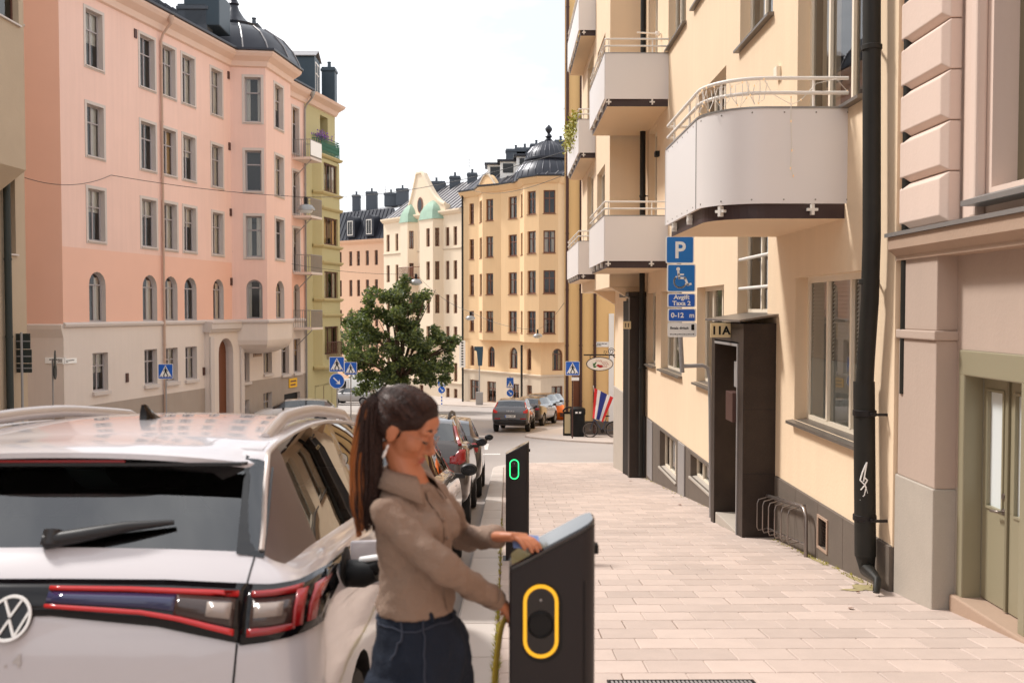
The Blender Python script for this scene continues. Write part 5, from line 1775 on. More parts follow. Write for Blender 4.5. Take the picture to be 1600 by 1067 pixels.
for z in (7.6, -5.4):
    q = MB(); moulding(q, cl, [(0, z - .1), (.1, z), (.1, z + .08), (0, z + .12)]); q.build('string_course', 'yellow_base', bc_)
q = MB(); moulding(q, cl, [(0, CE - .3), (.15, CE - .25), (.4, CE), (.4, CE + .15), (0, CE + .2)]); q.build('cornice', 'cream_far', bc_)
ncl = -fcl.n
roof_strip(bc_, cl, (ncl.x * 5, ncl.y * 5), CE + .15, 3.6, 'roof_grey', seams=.8, seam_m='roof_dark')
for (px_, py_, Yd, w_, h_) in ((682, 284, 103, 1.9, 1.6), (711, 276, 101, 1.1, 2.2), (738, 271, 99, 1.0, 2.6)):
    c = P(px_, py_, Yd); chimney(bc_, (c.x, c.y, c.z - h_), w_, 1.2, h_, pots=1)
# red-brown iron balcony
for zz in (5.0,):
    a, b = fcl.px(640, 395)[0], fcl.px(662, 395)[0]
    q = MB(); q.fbox(fcl, a, b, 0, 1.3, zz - .1, zz); bb__ = q.build('balcony', 'rust_frame', bc_)
    q = MB()
    for k in range(18):
        u = a + (b - a) * k / 17; q.tube([fcl.pt(u, 1.28, zz), fcl.pt(u, 1.28, zz + 1)], .025, 4)
    q.tube([fcl.pt(a, 0, zz + 1), fcl.pt(a, 1.28, zz + 1), fcl.pt(b, 1.28, zz + 1), fcl.pt(b, 0, zz + 1)], .035, 4); q.build('railing', 'rust_frame', bb__)
# ---- peach house with mansard
bh = root('apartment_building', 'peach house with dark mansard roof, two arched dormers and slate chimneys', 'building', (pl(566, 112)[0], 112, gz(112)))
hl = [pl(505, 116), pl(601, 109.5)]
hrows = [(6.85, 8.55), (3.3, 5.2), (-.2, 1.7), (-3.6, -1.8)]
hcols = [(530, 534), (545.5, 550.5), (557.5, 562.5), (571.5, 576.5), (585.5, 590.5)]
HE = 9.6
facade_px(bh, hl, -9, HE, 'peach_far', hrows, hcols, frame='brown_frame', fw=.09)
fh = Fr(*hl); nh_ = -fh.n
q = MB(); moulding(q, hl, [(0, HE - .3), (.4, HE), (.5, HE + .2), (0, HE + .25)]); q.build('cornice', 'peach_far', bh)
roof_strip(bh, hl, (nh_.x * 1.6, nh_.y * 1.6), HE + .2, 3.6, 'roof_black', seams=.6, name='mansard', seam_m='roof_dark')
q0_ = [V((p[0] + nh_.x * 1.6, p[1] + nh_.y * 1.6, HE + 3.75)) for p in hl]
q = MB(); q.poly([q0_[0], q0_[1], q0_[1] + V((nh_.x * 5, nh_.y * 5, 1.0)), q0_[0] + V((nh_.x * 5, nh_.y * 5, 1.0))]); q.build('upper_roof', 'roof_grey', bh, fix=False)
for px_ in (548, 577.5):
    u = fh.px(px_, 350)[0]
    q = MB(); n = 10
    q.prism([fh.pt(u - .75, .1, HE + .6)] + [fh.pt(u - .75 * math.cos(math.pi * k / n), .1, HE + 2.3 + .75 * math.sin(math.pi * k / n)) for k in range(n + 1)] + [fh.pt(u + .75, .1, HE + .6)], -fh.n * 2); dd = q.build('dormer', 'roof_black', bh, smooth=30)
    q = MB(); q.fbox(fh, u - .45, u + .45, .1, .14, HE + .8, HE + 2.5); q.build('dormer_window', 'white_paint', dd)
    q = MB(); q.fbox(fh, u - .36, u - .03, .142, .15, HE + .9, HE + 2.4); q.fbox(fh, u + .03, u + .36, .142, .15, HE + .9, HE + 2.4); q.build('pane', 'black_gloss', dd)
for (px_, py_, Yd, w_, h_) in ((557, 305, 117, .9, 2), (581, 300, 116, 1.3, 2.2), (611, 302, 115, 1.5, 1.6), (629, 295, 114, 1.4, 2)):
    c = P(px_, py_, Yd); chimney(bh, (c.x, c.y, c.z - h_), w_, 1.1, h_, pots=1)
for (px_, py_, Yd, h_, nm) in ((733, 243, 100, 3.4, 'cream'), (602, 290, 116, 2.5, 'peach')):
    c = P(px_, py_, Yd); an = root('roof_antenna', 'thin metal roof antenna above the %s house chimneys' % nm, 'antenna', (c.x, c.y, c.z - h_))
    q = MB(); q.tube([(c.x, c.y, c.z - h_), (c.x, c.y, c.z)], .03, 4); q.build('mast', 'metal_grey', an)
    for k in range(3):
        q = MB(); q.tube([(c.x - .5, c.y, c.z - .5 - k * .3), (c.x + .5, c.y, c.z - .5 - k * .3)], .02, 4); q.build('rod', 'metal_grey', an)

# ---- the yellow corner house across the side street
bk = root('apartment_building', 'golden yellow corner house with dark brown drainpipes behind the litter bin', 'building', (3, 44.6, gz(44.6)))
k0, k1 = (2.74, 44.8), (12, 44.2)
fk = Fr(k0, k1)
q = MB()
wall(q, fk, 0, fk.len, -7, 16.5, [], bands=[(gz(44.6) + .62, 1), (99, 0)])
q.poly([(*k0, -7), (6.2, 60, -7), (6.2, 60, 16.5), (*k0, 16.5)], 0)
q.poly([(*k0, 16.5), (6.2, 60, 16.5), (12, 60, 16.5), (*k1, 16.5)], 0)
q.build('wall', ['yellow_corner', 'plinth_granite'], bk, fix=False)
for px_, m in ((886.5, 'pipe_brown'), (908, 'pipe_brown'), (930, 'pipe_brown')):
    wpipe(fk, px_, 16, gz(44.6) + .05, {886: 'brown drainpipe at the outer edge of the golden yellow corner house', 908: 'middle brown drainpipe on the golden yellow corner house behind the crossing sign', 930: 'brown drainpipe beside the street name plate and oval shop sign'}[int(px_)], m=m, r=.07, top=False)
smudge_plate(fk, 943, 538, .34, .12, 'white street name plate high on the golden yellow corner house')
u = fk.px(903, 640)[0]
q = MB(); q.fbox(fk, u - .22, u + .18, .0, .05, gz(44.6), gz(44.6) + 3.0); q.build('timber_panel', 'wood_brown', bk)
u = fk.px(955, 600)[0]
q = MB(); q.fbox(fk, u - .12, u + .12, .0, .08, gz(44.6) + .6, 1.5); q.build('white_pilaster', 'sign_white', bk)

# ================================================================== cars
def paint(name, col, flake=0, rough=.28, metal=0.0):
    m = mat(name, col, rough, metal=metal, coat=1.0)
    return m
paint('paint_pearl', srgb(200, 195, 198))
paint('paint_white', srgb(216, 212, 210))
paint('paint_grey', srgb(92, 92, 96), metal=.3)
paint('paint_dark', srgb(48, 44, 46), metal=.2)
paint('paint_brown', srgb(70, 62, 58), metal=.3)
paint('paint_silver', srgb(158, 154, 152), metal=.4)
paint('paint_black', srgb(26, 26, 30))
mat('car_trim', srgb(30, 28, 29), .45)
mat('pillar_trim', srgb(112, 98, 94), .35, metal=.3)
mat('pillar_black', srgb(24, 22, 23), .15, coat=.5)
mat('rail_silver', srgb(200, 192, 188), .3, metal=.5)
mat('light_red', srgb(150, 22, 24), .18, coat=.4)
mat('light_red_lit', srgb(176, 26, 28), .2, coat=.4, emit=((1, .05, .04), .06))
mat('light_dark', srgb(52, 22, 24), .12, coat=.6)
mat('light_smoke', srgb(62, 46, 42), .15, coat=.4)
mat('light_clear', srgb(158, 144, 136), .25, coat=.4)
mat('light_black', srgb(14, 11, 13), .1, spec=.4)
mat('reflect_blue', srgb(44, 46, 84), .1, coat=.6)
mat('seat', srgb(20, 19, 20), .8)
mat('tyre', srgb(28, 27, 27), .85)
mat('rim', srgb(120, 118, 118), .35, metal=.7)
mat('plate_white', srgb(226, 226, 224), .5)

KEYS = ('y', 'zb', 'wb', 'zm', 'wm', 'zs', 'ws', 'zg', 'wg', 'zr', 'wr', 'zt')
ST_SUV = [
    (.00, .46, .66, .72, .83, .96, .80, 1.00, .74, 1.02, .66, 1.03),
    (.04, .40, .74, .78, .91, 1.10, .87, 1.15, .80, 1.17, .72, 1.18),
    (.12, .37, .79, .82, .945, 1.19, .92, 1.25, .82, 1.27, .735, 1.28),
    (.19, .35, .81, .84, .955, 1.21, .935, 1.27, .80, 1.315, .72, 1.335),
    (.46, .34, .83, .85, .96, 1.23, .94, 1.285, .815, 1.565, .675, 1.595),
    (.60, .34, .83, .85, .96, 1.23, .94, 1.285, .825, 1.615, .67, 1.655),
    (1.15, .34, .83, .85, .96, 1.225, .94, 1.275, .83, 1.675, .665, 1.715),
    (1.62, .34, .83, .84, .955, 1.215, .935, 1.265, .83, 1.69, .665, 1.735),
    (1.72, .34, .83, .84, .955, 1.215, .935, 1.265, .83, 1.69, .665, 1.735),
    (2.55, .34, .83, .83, .95, 1.195, .93, 1.245, .83, 1.675, .655, 1.72),
    (2.85, .34, .83, .83, .95, 1.185, .925, 1.235, .825, 1.64, .645, 1.69),
    (3.60, .34, .83, .82, .95, 1.13, .915, 1.17, .83, 1.20, .76, 1.245),
    (3.75, .34, .83, .81, .95, 1.10, .91, 1.13, .83, 1.15, .74, 1.19),
    (4.25, .35, .81, .76, .94, 1.00, .88, 1.03, .80, 1.05, .66, 1.09),
    (4.62, .38, .74, .70, .88, .86, .80, .89, .70, .90, .56, .93),
    (4.80, .42, .60, .62, .74, .74, .68, .76, .58, .77, .46, .78)]
ST_EV = []
for i_, t_ in enumerate(ST_SUV):
    t_ = list(t_)
    k_ = {0: .02, 1: .04, 2: .055, 3: .05, 4: .045, 5: .04, 6: .03, 7: .02, 8: .02}.get(i_, 0)
    for j_ in ((5, 7, 9, 11) if i_ < 4 else (5, 7)):
        t_[j_] -= k_
    ST_EV.append(tuple(t_))
def car_ring(s):
    d = dict(zip(KEYS, s))
    h = [(0, d['zb']), (d['wb'], d['zb']), (d['wm'] * .985, d['zb'] + .13), (d['wm'], d['zm']), (d['ws'], d['zs']), (d['wg'], d['zg']), (d['wr'], d['zr']), (d['wr'] * .6, d['zr'] + .66 * (d['zt'] - d['zr'])), (0, d['zt'])]
    full = [(x, z) for x, z in h] + [(-x, z) for x, z in h[-2:0:-1]]
    return [V((x, d['y'], z)) for x, z in full]

class Car:
    """closed body loft -> subdivided -> wheel arches cut -> split into body and panes"""
    def __init__(s, name, label, paint_m, loc, heading=0, table=ST_SUV, scale=(1, 1, 1), sub=2, group=None, rear_i=3, ws_i=10, side=(5, 10), pillars=(7,), pillar_m='pillar_black', dpillar='pillar_trim', grade=None, wheel_r=.36, detail=True, cat='car', axles=(.86, 3.78)):
        s.sx, s.sy, s.sz = scale
        tab = [tuple([t[0] * s.sy] + [v * (s.sz if KEYS[i + 1][0] == 'z' else s.sx) for i, v in enumerate(t[1:])]) for t in table]
        s.L = tab[-1][0]
        s.root = root(name, label, cat, loc, group=group, local=True)
        g = math.atan(slope(loc[1])) if grade is None else grade
        s.root.rotation_euler = (-g * math.cos(heading), -g * math.sin(heading) * 0, heading)
        mb = MB()
        rings = [car_ring(t) for t in tab]
        n = len(rings[0])
        for r in rings:
            for p in r:
                mb.pt(p)
        for i in range(len(rings) - 1):
            for k in range(n):
                kk = k if k < n // 2 else n - 1 - k      # strip index mirrored
                mi = 0
                if kk in (6, 7) and i == rear_i:
                    mi = 1
                if kk in (6, 7) and i == ws_i:
                    mi = 2
                if kk == 5 and side[0] <= i < side[1]:
                    mi = 5 if i in pillars else 3
                if kk == 5 and rear_i <= i < side[0]:
                    mi = 4
                if kk == 5 and i == ws_i:
                    mi = 3 if side[1] > ws_i else 5
                mb.f.append([i * n + k, i * n + (k + 1) % n, (i + 1) * n + (k + 1) % n, (i + 1) * n + k]); mb.m.append(mi)
        for e, ri in ((0, 0), (len(rings) - 1, len(rings) - 1)):
            c = sum(rings[ri], V((0, 0, 0))) / n
            ci = mb.pt(c)
            for k in range(n):
                mb.f.append([ri * n + (k + 1) % n, ri * n + k, ci] if e == 0 else [ri * n + k, ri * n + (k + 1) % n, ci]); mb.m.append(0)
        me = mb.mesh('carbody')
        bm = bmesh.new(); bm.from_mesh(me)
        bmesh.ops.recalc_face_normals(bm, faces=bm.faces)
        cl = bm.edges.layers.float.get('crease_edge') or bm.edges.layers.float.new('crease_edge')
        for ed in bm.edges:
            a, b = (f.material_index for f in ed.link_faces) if len(ed.link_faces) == 2 else (0, 0)
            if a != b:
                ed[cl] = .55
        bm.to_mesh(me); bm.free()
        tmp = bpy.data.objects.new('tmpcar', me); COL.objects.link(tmp)
        md = tmp.modifiers.new('s', 'SUBSURF'); md.levels = sub; md.render_levels = sub
        wr_ = wheel_r
        cut = MB()
        s.wheels = []
        for ya in axles:
            for sd_ in (-1, 1):
                yy = ya * s.sy
                x0, x1 = (.62 * s.sx, 1.3) if sd_ > 0 else (-1.3, -.62 * s.sx)
                cut.lathe((0, yy, wr_), [(wr_ + .05, x0), (wr_ + .05, x1)], 28, axis='x')
                s.wheels.append((sd_, yy))
        cme = cut.mesh('cut')
        bm = bmesh.new(); bm.from_mesh(cme); bmesh.ops.recalc_face_normals(bm, faces=bm.faces); bm.to_mesh(cme); bm.free()
        cme.polygons.foreach_set('material_index', [6] * len(cme.polygons))
        for k in range(7):
            me.materials.append(MATS['car_trim']); cme.materials.append(MATS['car_trim'])
        co = bpy.data.objects.new('tmpcut', cme); COL.objects.link(co)
        b = tmp.modifiers.new('b', 'BOOLEAN'); b.operation = 'DIFFERENCE'; b.object = co; b.solver = 'EXACT'
        ev = evaluated(tmp)
        s.bvh = None
        vs = [v.co.copy() for v in ev.vertices]
        s.bvh = BVHTree.FromPolygons(vs, [list(p.vertices) for p in ev.polygons])
        parts = {}
        for p in ev.polygons:
            parts.setdefault(p.material_index, []).append(list(p.vertices))
        bpy.data.objects.remove(tmp); bpy.data.objects.remove(co)
        spec = {0: ('body', paint_m), 1: ('rear_window', 'glass_car'), 2: ('windscreen', 'glass_car'), 3: ('side_windows', 'glass_car'), 4: ('rear_pillar', dpillar), 5: ('door_pillar', pillar_m), 6: ('wheel_arch', 'car_trim')}
        for mi, fs in parts.items():
            nm, mm = spec[min(mi, 6)]
            groups = [('', fs)]
            if mi >= 3:                              # each pane, pillar and arch by itself
                up_ = {}
                def find(i):
                    while up_.setdefault(i, i) != i:
                        up_[i] = up_[up_[i]]; i = up_[i]
                    return i
                for f in fs:
                    for i in f[1:]:
                        up_[find(i)] = find(f[0])
                comp = {}
                for f in fs:
                    comp.setdefault(find(f[0]), []).append(f)
                groups = [('', c_) for c_ in comp.values() if len(c_) > 1]
                nm = {'side_windows': 'side_window'}.get(nm, nm)
            for _, ff in groups:
                if not ff:
                    continue
                used = {}
                q = MB()
                for f in ff:
                    row = []
                    for i in f:
                        if i not in used:
                            used[i] = q.pt(vs[i])
                        row.append(used[i])
                    q.f.append(row); q.m.append(0)
                q.build(nm, mm, s.root, smooth=38, fix=False)
        bpy.data.meshes.remove(ev)
        # interior: floor tub, seats
        q = MB(); q.box(-.72 * s.sx, .72 * s.sx, .5 * s.sy, 3.5 * s.sy, .45 * s.sz, .75 * s.sz); q.box(-.74 * s.sx, .74 * s.sx, 3.0 * s.sy, 3.55 * s.sy, .75 * s.sz, 1.08 * s.sz)
        q.build('cabin_floor', 'seat', s.root)
        for (yy, hh) in ((1.05, 1.3), (2.05, 1.34)):
            for xx in (-.4, .4):
                q = MB()
                q.obox((xx * s.sx, yy * s.sy, .95 * s.sz), (.25, 0, 0), (0, .09, .0), (0, -.06, (hh - .95) * s.sz * 1.0 + .0))
                q.ellipsoid((xx * s.sx, (yy - .05) * s.sy, (hh + .12) * s.sz), (.15, .06, .12), 12, 8)
                q.build('seat', 'seat', s.root, smooth=40, bevel=.04)
        # wheels
        for (sd_, yy) in s.wheels:
            xo = .935 * s.sx * sd_
            xi = xo - .22 * sd_
            q = MB()
            prof = [(wr_ - .1, 0), (wr_ - .03, .0), (wr_, .04), (wr_, .18), (wr_ - .03, .22), (wr_ - .1, .22)]
            q.lathe((min(xo, xi), yy, wr_), prof, 24, axis='x', cap=False)
            w_ = q.build('wheel', 'tyre', s.root, smooth=40)
            q = MB(); xx = xo - .03 * sd_
            q.lathe((xx, yy, wr_), [(wr_ - .1, -.008), (wr_ - .1, .008)], 24, axis='x')
            for k in range(5):
                a = 2 * math.pi * k / 5
                c_ = V((xx + .012 * sd_, yy + .5 * (wr_ - .1) * math.cos(a), wr_ + .5 * (wr_ - .1) * math.sin(a)))
                q.obox(c_, (.012, 0, 0), V((0, math.cos(a), math.sin(a))) * .5 * (wr_ - .1), V((0, -math.sin(a), math.cos(a))) * .04)
            q.lathe((xx, yy, wr_), [(.07, -.02), (.07, .03)], 12, axis='x')
            q.build('rim', 'rim', w_)
        if detail:
            s.mirror(1); s.mirror(-1)
    def hit(s, x, z, front=False):
        y0, d = (-3, 1) if not front else (9, -1)
        h = s.bvh.ray_cast(V((x, y0, z)), V((0, d, 0)))
        return h
    def rear_patch(s, name, cols, m, off=.006, nz=4, parent=None, nx=4, mats=None, front=False, thick=True):
        """cols = [(x, zlow, zhigh), ...]; projected on the body from behind"""
        pts = []
        for a, b in zip(cols[:-1], cols[1:]):
            for k in range(nx):
                t = k / nx
                pts.append(tuple(a[i] + (b[i] - a[i]) * t for i in range(3)))
        pts.append(cols[-1])
        grid, last = [], None
        for (x, z0, z1) in pts:
            row = []
            for j in range(nz + 1):
                z = z0 + (z1 - z0) * j / nz
                h = s.hit(x, z, front)
                if h[0] is not None:
                    nrm = h[1]
                    p = h[0] + nrm * off
                    last = p.y
                else:
                    p = V((x, last if last is not None else 0, z))
                row.append(p)
            grid.append(row)
        q = MB()
        for a, b in zip(grid[:-1], grid[1:]):
            for j in range(nz):
                q.poly([a[j], b[j], b[j + 1], a[j + 1]])
        bm_off = grid
        o = q.build(name, m, parent or s.root, fix=True, off=V((0, 0, 0)))
        bm = bmesh.new(); bm.from_mesh(o.data); bmesh.ops.remove_doubles(bm, verts=bm.verts, dist=1e-5); bm.to_mesh(o.data); bm.free()
        sharp_shade(o.data, 50)
        if thick:
            sm = o.modifiers.new('solid', 'SOLIDIFY'); sm.thickness = off * .9 + .004; sm.offset = 0
        return o
    def side_patch(s, name, cols, m, sd_=1, off=.006, nz=3, nx=3, parent=None):
        pts = []
        for a, b in zip(cols[:-1], cols[1:]):
            for k in range(nx):
                t = k / nx
                pts.append(tuple(a[i] + (b[i] - a[i]) * t for i in range(3)))
        pts.append(cols[-1])
        grid, last = [], .9
        for (y, z0, z1) in pts:
            row = []
            for j in range(nz + 1):
                z = z0 + (z1 - z0) * j / nz
                h = s.bvh.ray_cast(V((3 * sd_, y, z)), V((-sd_, 0, 0)))
                if h[0] is not None:
                    p = h[0] + h[1] * off
                    last = abs(p.x)
                else:
                    p = V((last * sd_, y, z))
                row.append(p)
            grid.append(row)
        q = MB()
        for a, b in zip(grid[:-1], grid[1:]):
            for j in range(nz):
                q.poly([a[j], b[j], b[j + 1], a[j + 1]])
        return q.build(name, m, parent or s.root, fix=False, off=V((0, 0, 0)))
    def mirror(s, sd_):
        x, y, z = .95 * s.sx * sd_, 2.95 * s.sy, 1.2 * s.sz
        q = MB(); q.ellipsoid((x + .1 * sd_, y, z + .02), (.10, .065, .07), 14, 8); q.obox((x, y + .02, z - .05), (.06, 0, 0), (0, .03, 0), (0, 0, .025))
        m = q.build('mirror', 'car_trim', s.root, smooth=50)
        q = MB(); q.prism([(x + .1 * sd_ + .08 * math.cos(a), y - .062, z + .02 + .052 * math.sin(a)) for a in [6.283 * k / 14 for k in range(14)]], (0, .01, 0)); q.build('mirror_glass', 'black_gloss', m)
    def rails(s, m='rail_silver', y0=.75, y1=2.6, h=.055):
        for sd_ in (-1, 1):
            q = MB(); n = 14; pts = []
            for k in range(n + 1):
                t = k / n
                y = (y0 + (y1 - y0) * t) * s.sy
                hh = s.bvh.ray_cast(V((.6 * s.sx * sd_, y, 4)), V((0, 0, -1)))
                z = hh[0].z if hh[0] else 1.7
                pts.append(V((.6 * s.sx * sd_, y, z + h * min(1, 7 * t, 7 * (1 - t)) - .01)))
            q.tube(pts, .022, 8, flat=1.3); q.build('roof_rail', m, s.root, smooth=50)
    def doorlines(s, sd_=1):
        for y in (1.5, 2.62, 3.52):
            s.side_patch('door_gap', [(y * s.sy, .42 * s.sz, 1.2 * s.sz), (y * s.sy + .008, .42 * s.sz, 1.2 * s.sz)], 'car_trim', sd_, .002, nz=8, nx=1)
        for y in (1.62, 2.72):
            y *= s.sy
            o = s.side_patch('door_handle', [(y, 1.02 * s.sz, 1.05 * s.sz), (y + .2, 1.02 * s.sz, 1.05 * s.sz)], 'rail_silver', sd_, .02)
    def plate(s, z, w_=.26, h_=.06, txt='', blue=True):
        h = s.hit(0, z)
        y = min(h[0].y if h[0] else 0, (s.hit(0, z + h_)[0] or V((0, 9, 0))).y, (s.hit(0, z - h_)[0] or V((0, 9, 0))).y) - .012
        q = MB(); q.box(-w_, w_, y - .012, y, z - h_, z + h_); p = q.build('licence_plate', 'plate_white', s.root, bevel=.004)
        q = MB(); q.box(-w_, -w_ + .045, y - .0135, y - .0125, z - h_ + .004, z + h_ - .004); q.build('plate_band', 'sign_blue_deep', p)
        q = MB()
        x = -w_ + .07
        for k in range(6):
            l = .045; q.box(x, x + l * .75, y - .0135, y - .0125, z - h_ * .55, z + h_ * .55); x += l + (.05 if k == 2 else .015)
        q.build('plate_marks', 'black', p)
        return y

def car_loc(X, Y):
    return (X, Y, rz(Y))

# ---- the white electric car being charged (nearest, rear towards the camera)
CX, CY = -1.525, 2.80
ev_ = Car('parked_car', 'pearl white electric crossover plugged in beside the woman', 'paint_pearl', car_loc(CX, CY), sub=3, wheel_r=.37, table=ST_EV)
ev_.rails(y0=.72, y1=2.75, h=.05)
er = ev_.root
# light band across the tailgate and the lamp clusters
def both(fn):
    fn(1); fn(-1)
def evp(name, cols, m, off=.006, **kw):
    return ev_.rear_patch(name, [(x, a - .03, b - .03) for x, a, b in cols], m, off, **kw)
evp('light_band', [(-.712, 1.05, 1.213), (-.45, 1.10, 1.225), (-.12, 1.13, 1.228), (.12, 1.13, 1.228), (.45, 1.10, 1.225), (.712, 1.05, 1.213)], 'light_black', .006, nz=3, nx=6)
def strips(sd_):
    S = lambda c: [(x * sd_, a, b) for x, a, b in c]
    evp('light_strip', S([(.10, 1.197, 1.205), (.35, 1.193, 1.202), (.69, 1.178, 1.190)]), 'light_red_lit', .014, nz=1, nx=8)
    evp('light_strip', S([(.10, 1.150, 1.159), (.40, 1.131, 1.142), (.52, 1.112, 1.125), (.69, 1.072, 1.090)]), 'light_red_lit', .014, nz=1, nx=8)
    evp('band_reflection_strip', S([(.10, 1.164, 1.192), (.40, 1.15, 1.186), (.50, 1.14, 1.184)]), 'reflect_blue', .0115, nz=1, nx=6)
    evp('inner_lamp', S([(.50, 1.13, 1.184), (.56, 1.118, 1.18), (.685, 1.096, 1.172)]), 'light_smoke', .0125, nz=1, nx=5)
    evp('reverse_lamp', S([(.60, 1.125, 1.162), (.675, 1.117, 1.16)]), 'light_clear', .015, nz=1, nx=3)
    cl_ = evp('taillight', S([(.710, 1.045, 1.211), (.78, 1.052, 1.208), (.85, 1.062, 1.212), (.90, 1.075, 1.222), (.925, 1.085, 1.228)]), 'light_black', .008, nz=4, nx=4)
    evp('lamp_housing', S([(.735, 1.085, 1.17), (.79, 1.09, 1.17), (.85, 1.098, 1.174)]), 'light_smoke', .012, nz=2, nx=4, parent=cl_)
    evp('light_strip', S([(.73, 1.174, 1.188), (.80, 1.176, 1.19), (.865, 1.182, 1.198)]), 'light_red', .014, nz=1, nx=5, parent=cl_)
    evp('light_strip', S([(.73, 1.068, 1.09), (.80, 1.074, 1.094), (.86, 1.085, 1.10)]), 'light_red', .014, nz=1, nx=5, parent=cl_)
    evp('light_strip', S([(.852, 1.09, 1.185), (.876, 1.092, 1.188)]), 'light_red', .015, nz=2, nx=3, parent=cl_)
    evp('light_strip', S([(.889, 1.098, 1.19), (.905, 1.102, 1.194)]), 'light_red', .015, nz=2, nx=3, parent=cl_)
    evp('reverse_lamp', S([(.745, 1.118, 1.156), (.825, 1.122, 1.158)]), 'light_clear', .0155, nz=1, nx=4, parent=cl_)
    # tailgate gap, glass surround
    evp('tailgate_gap', S([(.702, 1.215, 1.29), (.708, 1.215, 1.29)]), 'car_trim', .0015, nz=6, nx=1, thick=False)
    g_ = [(.70 - .06 * (k / 8) ** 1.3, 1.05 - .6 * k / 8) for k in range(9)]
    for (xa, za), (xb, zb2) in zip(g_[:-1], g_[1:]):
        pass
    q = MB()
    pr_ = []
    for xa, za in g_:
        h = ev_.hit(xa * sd_, za - .03)
        pr_.append(h[0] + h[1] * .001)
    q.tube(pr_, .0035, 5); q.build('tailgate_gap', 'car_trim', er)
both(strips)
# black glass edge round the rear window (the dark wrap of the hatch glass)
def wrap(sd_):
    q = MB(); n = 10; ga_, gb_ = [], []
    for k in range(n + 1):
        t = k / n
        y = .185 + .285 * t
        ga_.append((y, t))
    rowi, rowo = [], []
    for y, t in ga_:
        for (xf, row) in ((.645 - .05 * t, rowi), (.735 - .045 * t, rowo)):
            h = ev_.bvh.ray_cast(V((xf * sd_, y, 4)), V((0, 0, -1)))
            row.append(h[0] + h[1] * .005)
    for k in range(n):
        q.poly([rowi[k], rowo[k], rowo[k + 1], rowi[k + 1]])
    q.build('window_edge', 'pillar_black', er, fix=False)
both(wrap)
# roof spoiler overhanging the hatch glass
q = MB(); rings = []
nsp = 16
for k in range(nsp + 1):
    x = -.64 + 1.28 * k / nsp
    e = abs(x) / .66
    hh = ev_.bvh.ray_cast(V((min(max(x, -.64), .64), .62, 4)), V((0, 0, -1)))[0].z
    yb_ = .30 + .16 * e ** 3
    zb_ = 1.592 - .05 * e ** 2.4
    rings.append([V((x, yb_, zb_)), V((x, yb_ - .004, zb_ - .018)), V((x, yb_ + .10, zb_ - .03)), V((x, .60, hh - .06)), V((x, .63, hh + .004)), V((x, .52, hh - .012 - .01 * e)), V((x, yb_ + .08, zb_ + .026))])
q.ring_loft(rings); sp_ = q.build('roof_spoiler', 'paint_pearl', er, smooth=40, off=V((0, 0, 0)))
q = MB(); q.box(-.62, .62, .315, .40, 1.545, 1.556); q.build('spoiler_lip', 'car_trim', sp_, off=V((0, 0, 0)))
q = MB(); q.box(-.22, .22, .318, .33, 1.557, 1.566); q.build('brake_lamp', 'light_red', sp_, off=V((0, 0, 0)))
# wiper
h0 = ev_.bvh.ray_cast(V((.02, .24, 4)), V((0, 0, -1)))[0]
def onglass(x, y, e=.02):
    h = ev_.bvh.ray_cast(V((x, y, 4)), V((0, 0, -1))); return h[0] + h[1] * e
q = MB(); q.tube([onglass(.02, .20, .02), onglass(.14, .215, .025), onglass(.27, .235, .03), onglass(.42, .255, .02)], [.026, .024, .018, .008], 8)
q.tube([onglass(.04, .195, .01), onglass(.04, .225, .03)], [.035, .03], 10)
q.build('rear_wiper', 'car_trim', er, smooth=50, off=V((0, 0, 0)))
# antenna fin
hz_ = ev_.bvh.ray_cast(V((.1, 1.0, 4)), V((0, 0, -1)))[0].z
q = MB()
rr = []
for (t, w_, h_) in ((0, .04, .012), (.25, .042, .03), (.55, .036, .05), (.75, .026, .066), (.9, .02, .072), (1.0, .016, .07)):
    y = 1.22 - t * .16
    rr.append([V((-w_, y, hz_ - .01)), V((-w_ * .9, y, hz_ + h_ * .45)), V((-w_ * .3, y - .01, hz_ + h_)), V((w_ * .3, y - .01, hz_ + h_)), V((w_ * .9, y, hz_ + h_ * .45)), V((w_, y, hz_ - .01))])
q.ring_loft(rr); q.build('antenna_fin', 'black_gloss', er, smooth=50, off=V((0, 0, 0)))
# round badge: ring with the V over W strokes
BZ_, BR_ = 1.098, .066
yc_ = [ev_.hit(0, BZ_ + d_)[0].y for d_ in (-BR_, 0, BR_)]
ksl = (yc_[2] - yc_[0]) / (2 * BR_)
yb_ = min(yc_[1], yc_[0] + ksl * BR_, yc_[2] - ksl * BR_) - .012
def tilt(q):
    q.v = [(a, b + ksl * (c - BZ_), c) for a, b, c in q.v]
q = MB(); q.lathe((0, yb_, BZ_), [(.001, 0), (BR_, 0), (BR_, .016), (.001, .016)], 32, axis='y'); tilt(q); bd_ = q.build('badge', 'black_gloss', er, off=V((0, 0, 0)))
q = MB()
n = 40
rg = [[V((r_ * BR_ * math.cos(2 * math.pi * k / n), yb_ + dy, BZ_ + r_ * BR_ * math.sin(2 * math.pi * k / n))) for k in range(n)] for r_, dy in ((1.0, -.002), (.99, -.006), (.87, -.006), (.86, -.002))]
q.ring_loft(rg, cap=False)
def stroke(pts, w_=.0068):
    for a, b in zip(pts[:-1], pts[1:]):
        a, b = V((a[0], 0, a[1])) * BR_, V((b[0], 0, b[1])) * BR_
        d = (b - a).normalized(); nn = V((-d.z, 0, d.x)) * w_ / 2
        q.prism([V((0, yb_ - .006, BZ_)) + p for p in (a + nn, b + nn, b - nn, a - nn)], (0, .005, 0))
stroke([(-.41, .80), (.0, .05), (.41, .80)])
stroke([(-.84, .27), (-.38, -.79), (.0, -.06), (.38, -.79), (.84, .27)])
tilt(q)
q.build('badge_emblem', 'sign_white', bd_, off=V((0, 0, 0)))
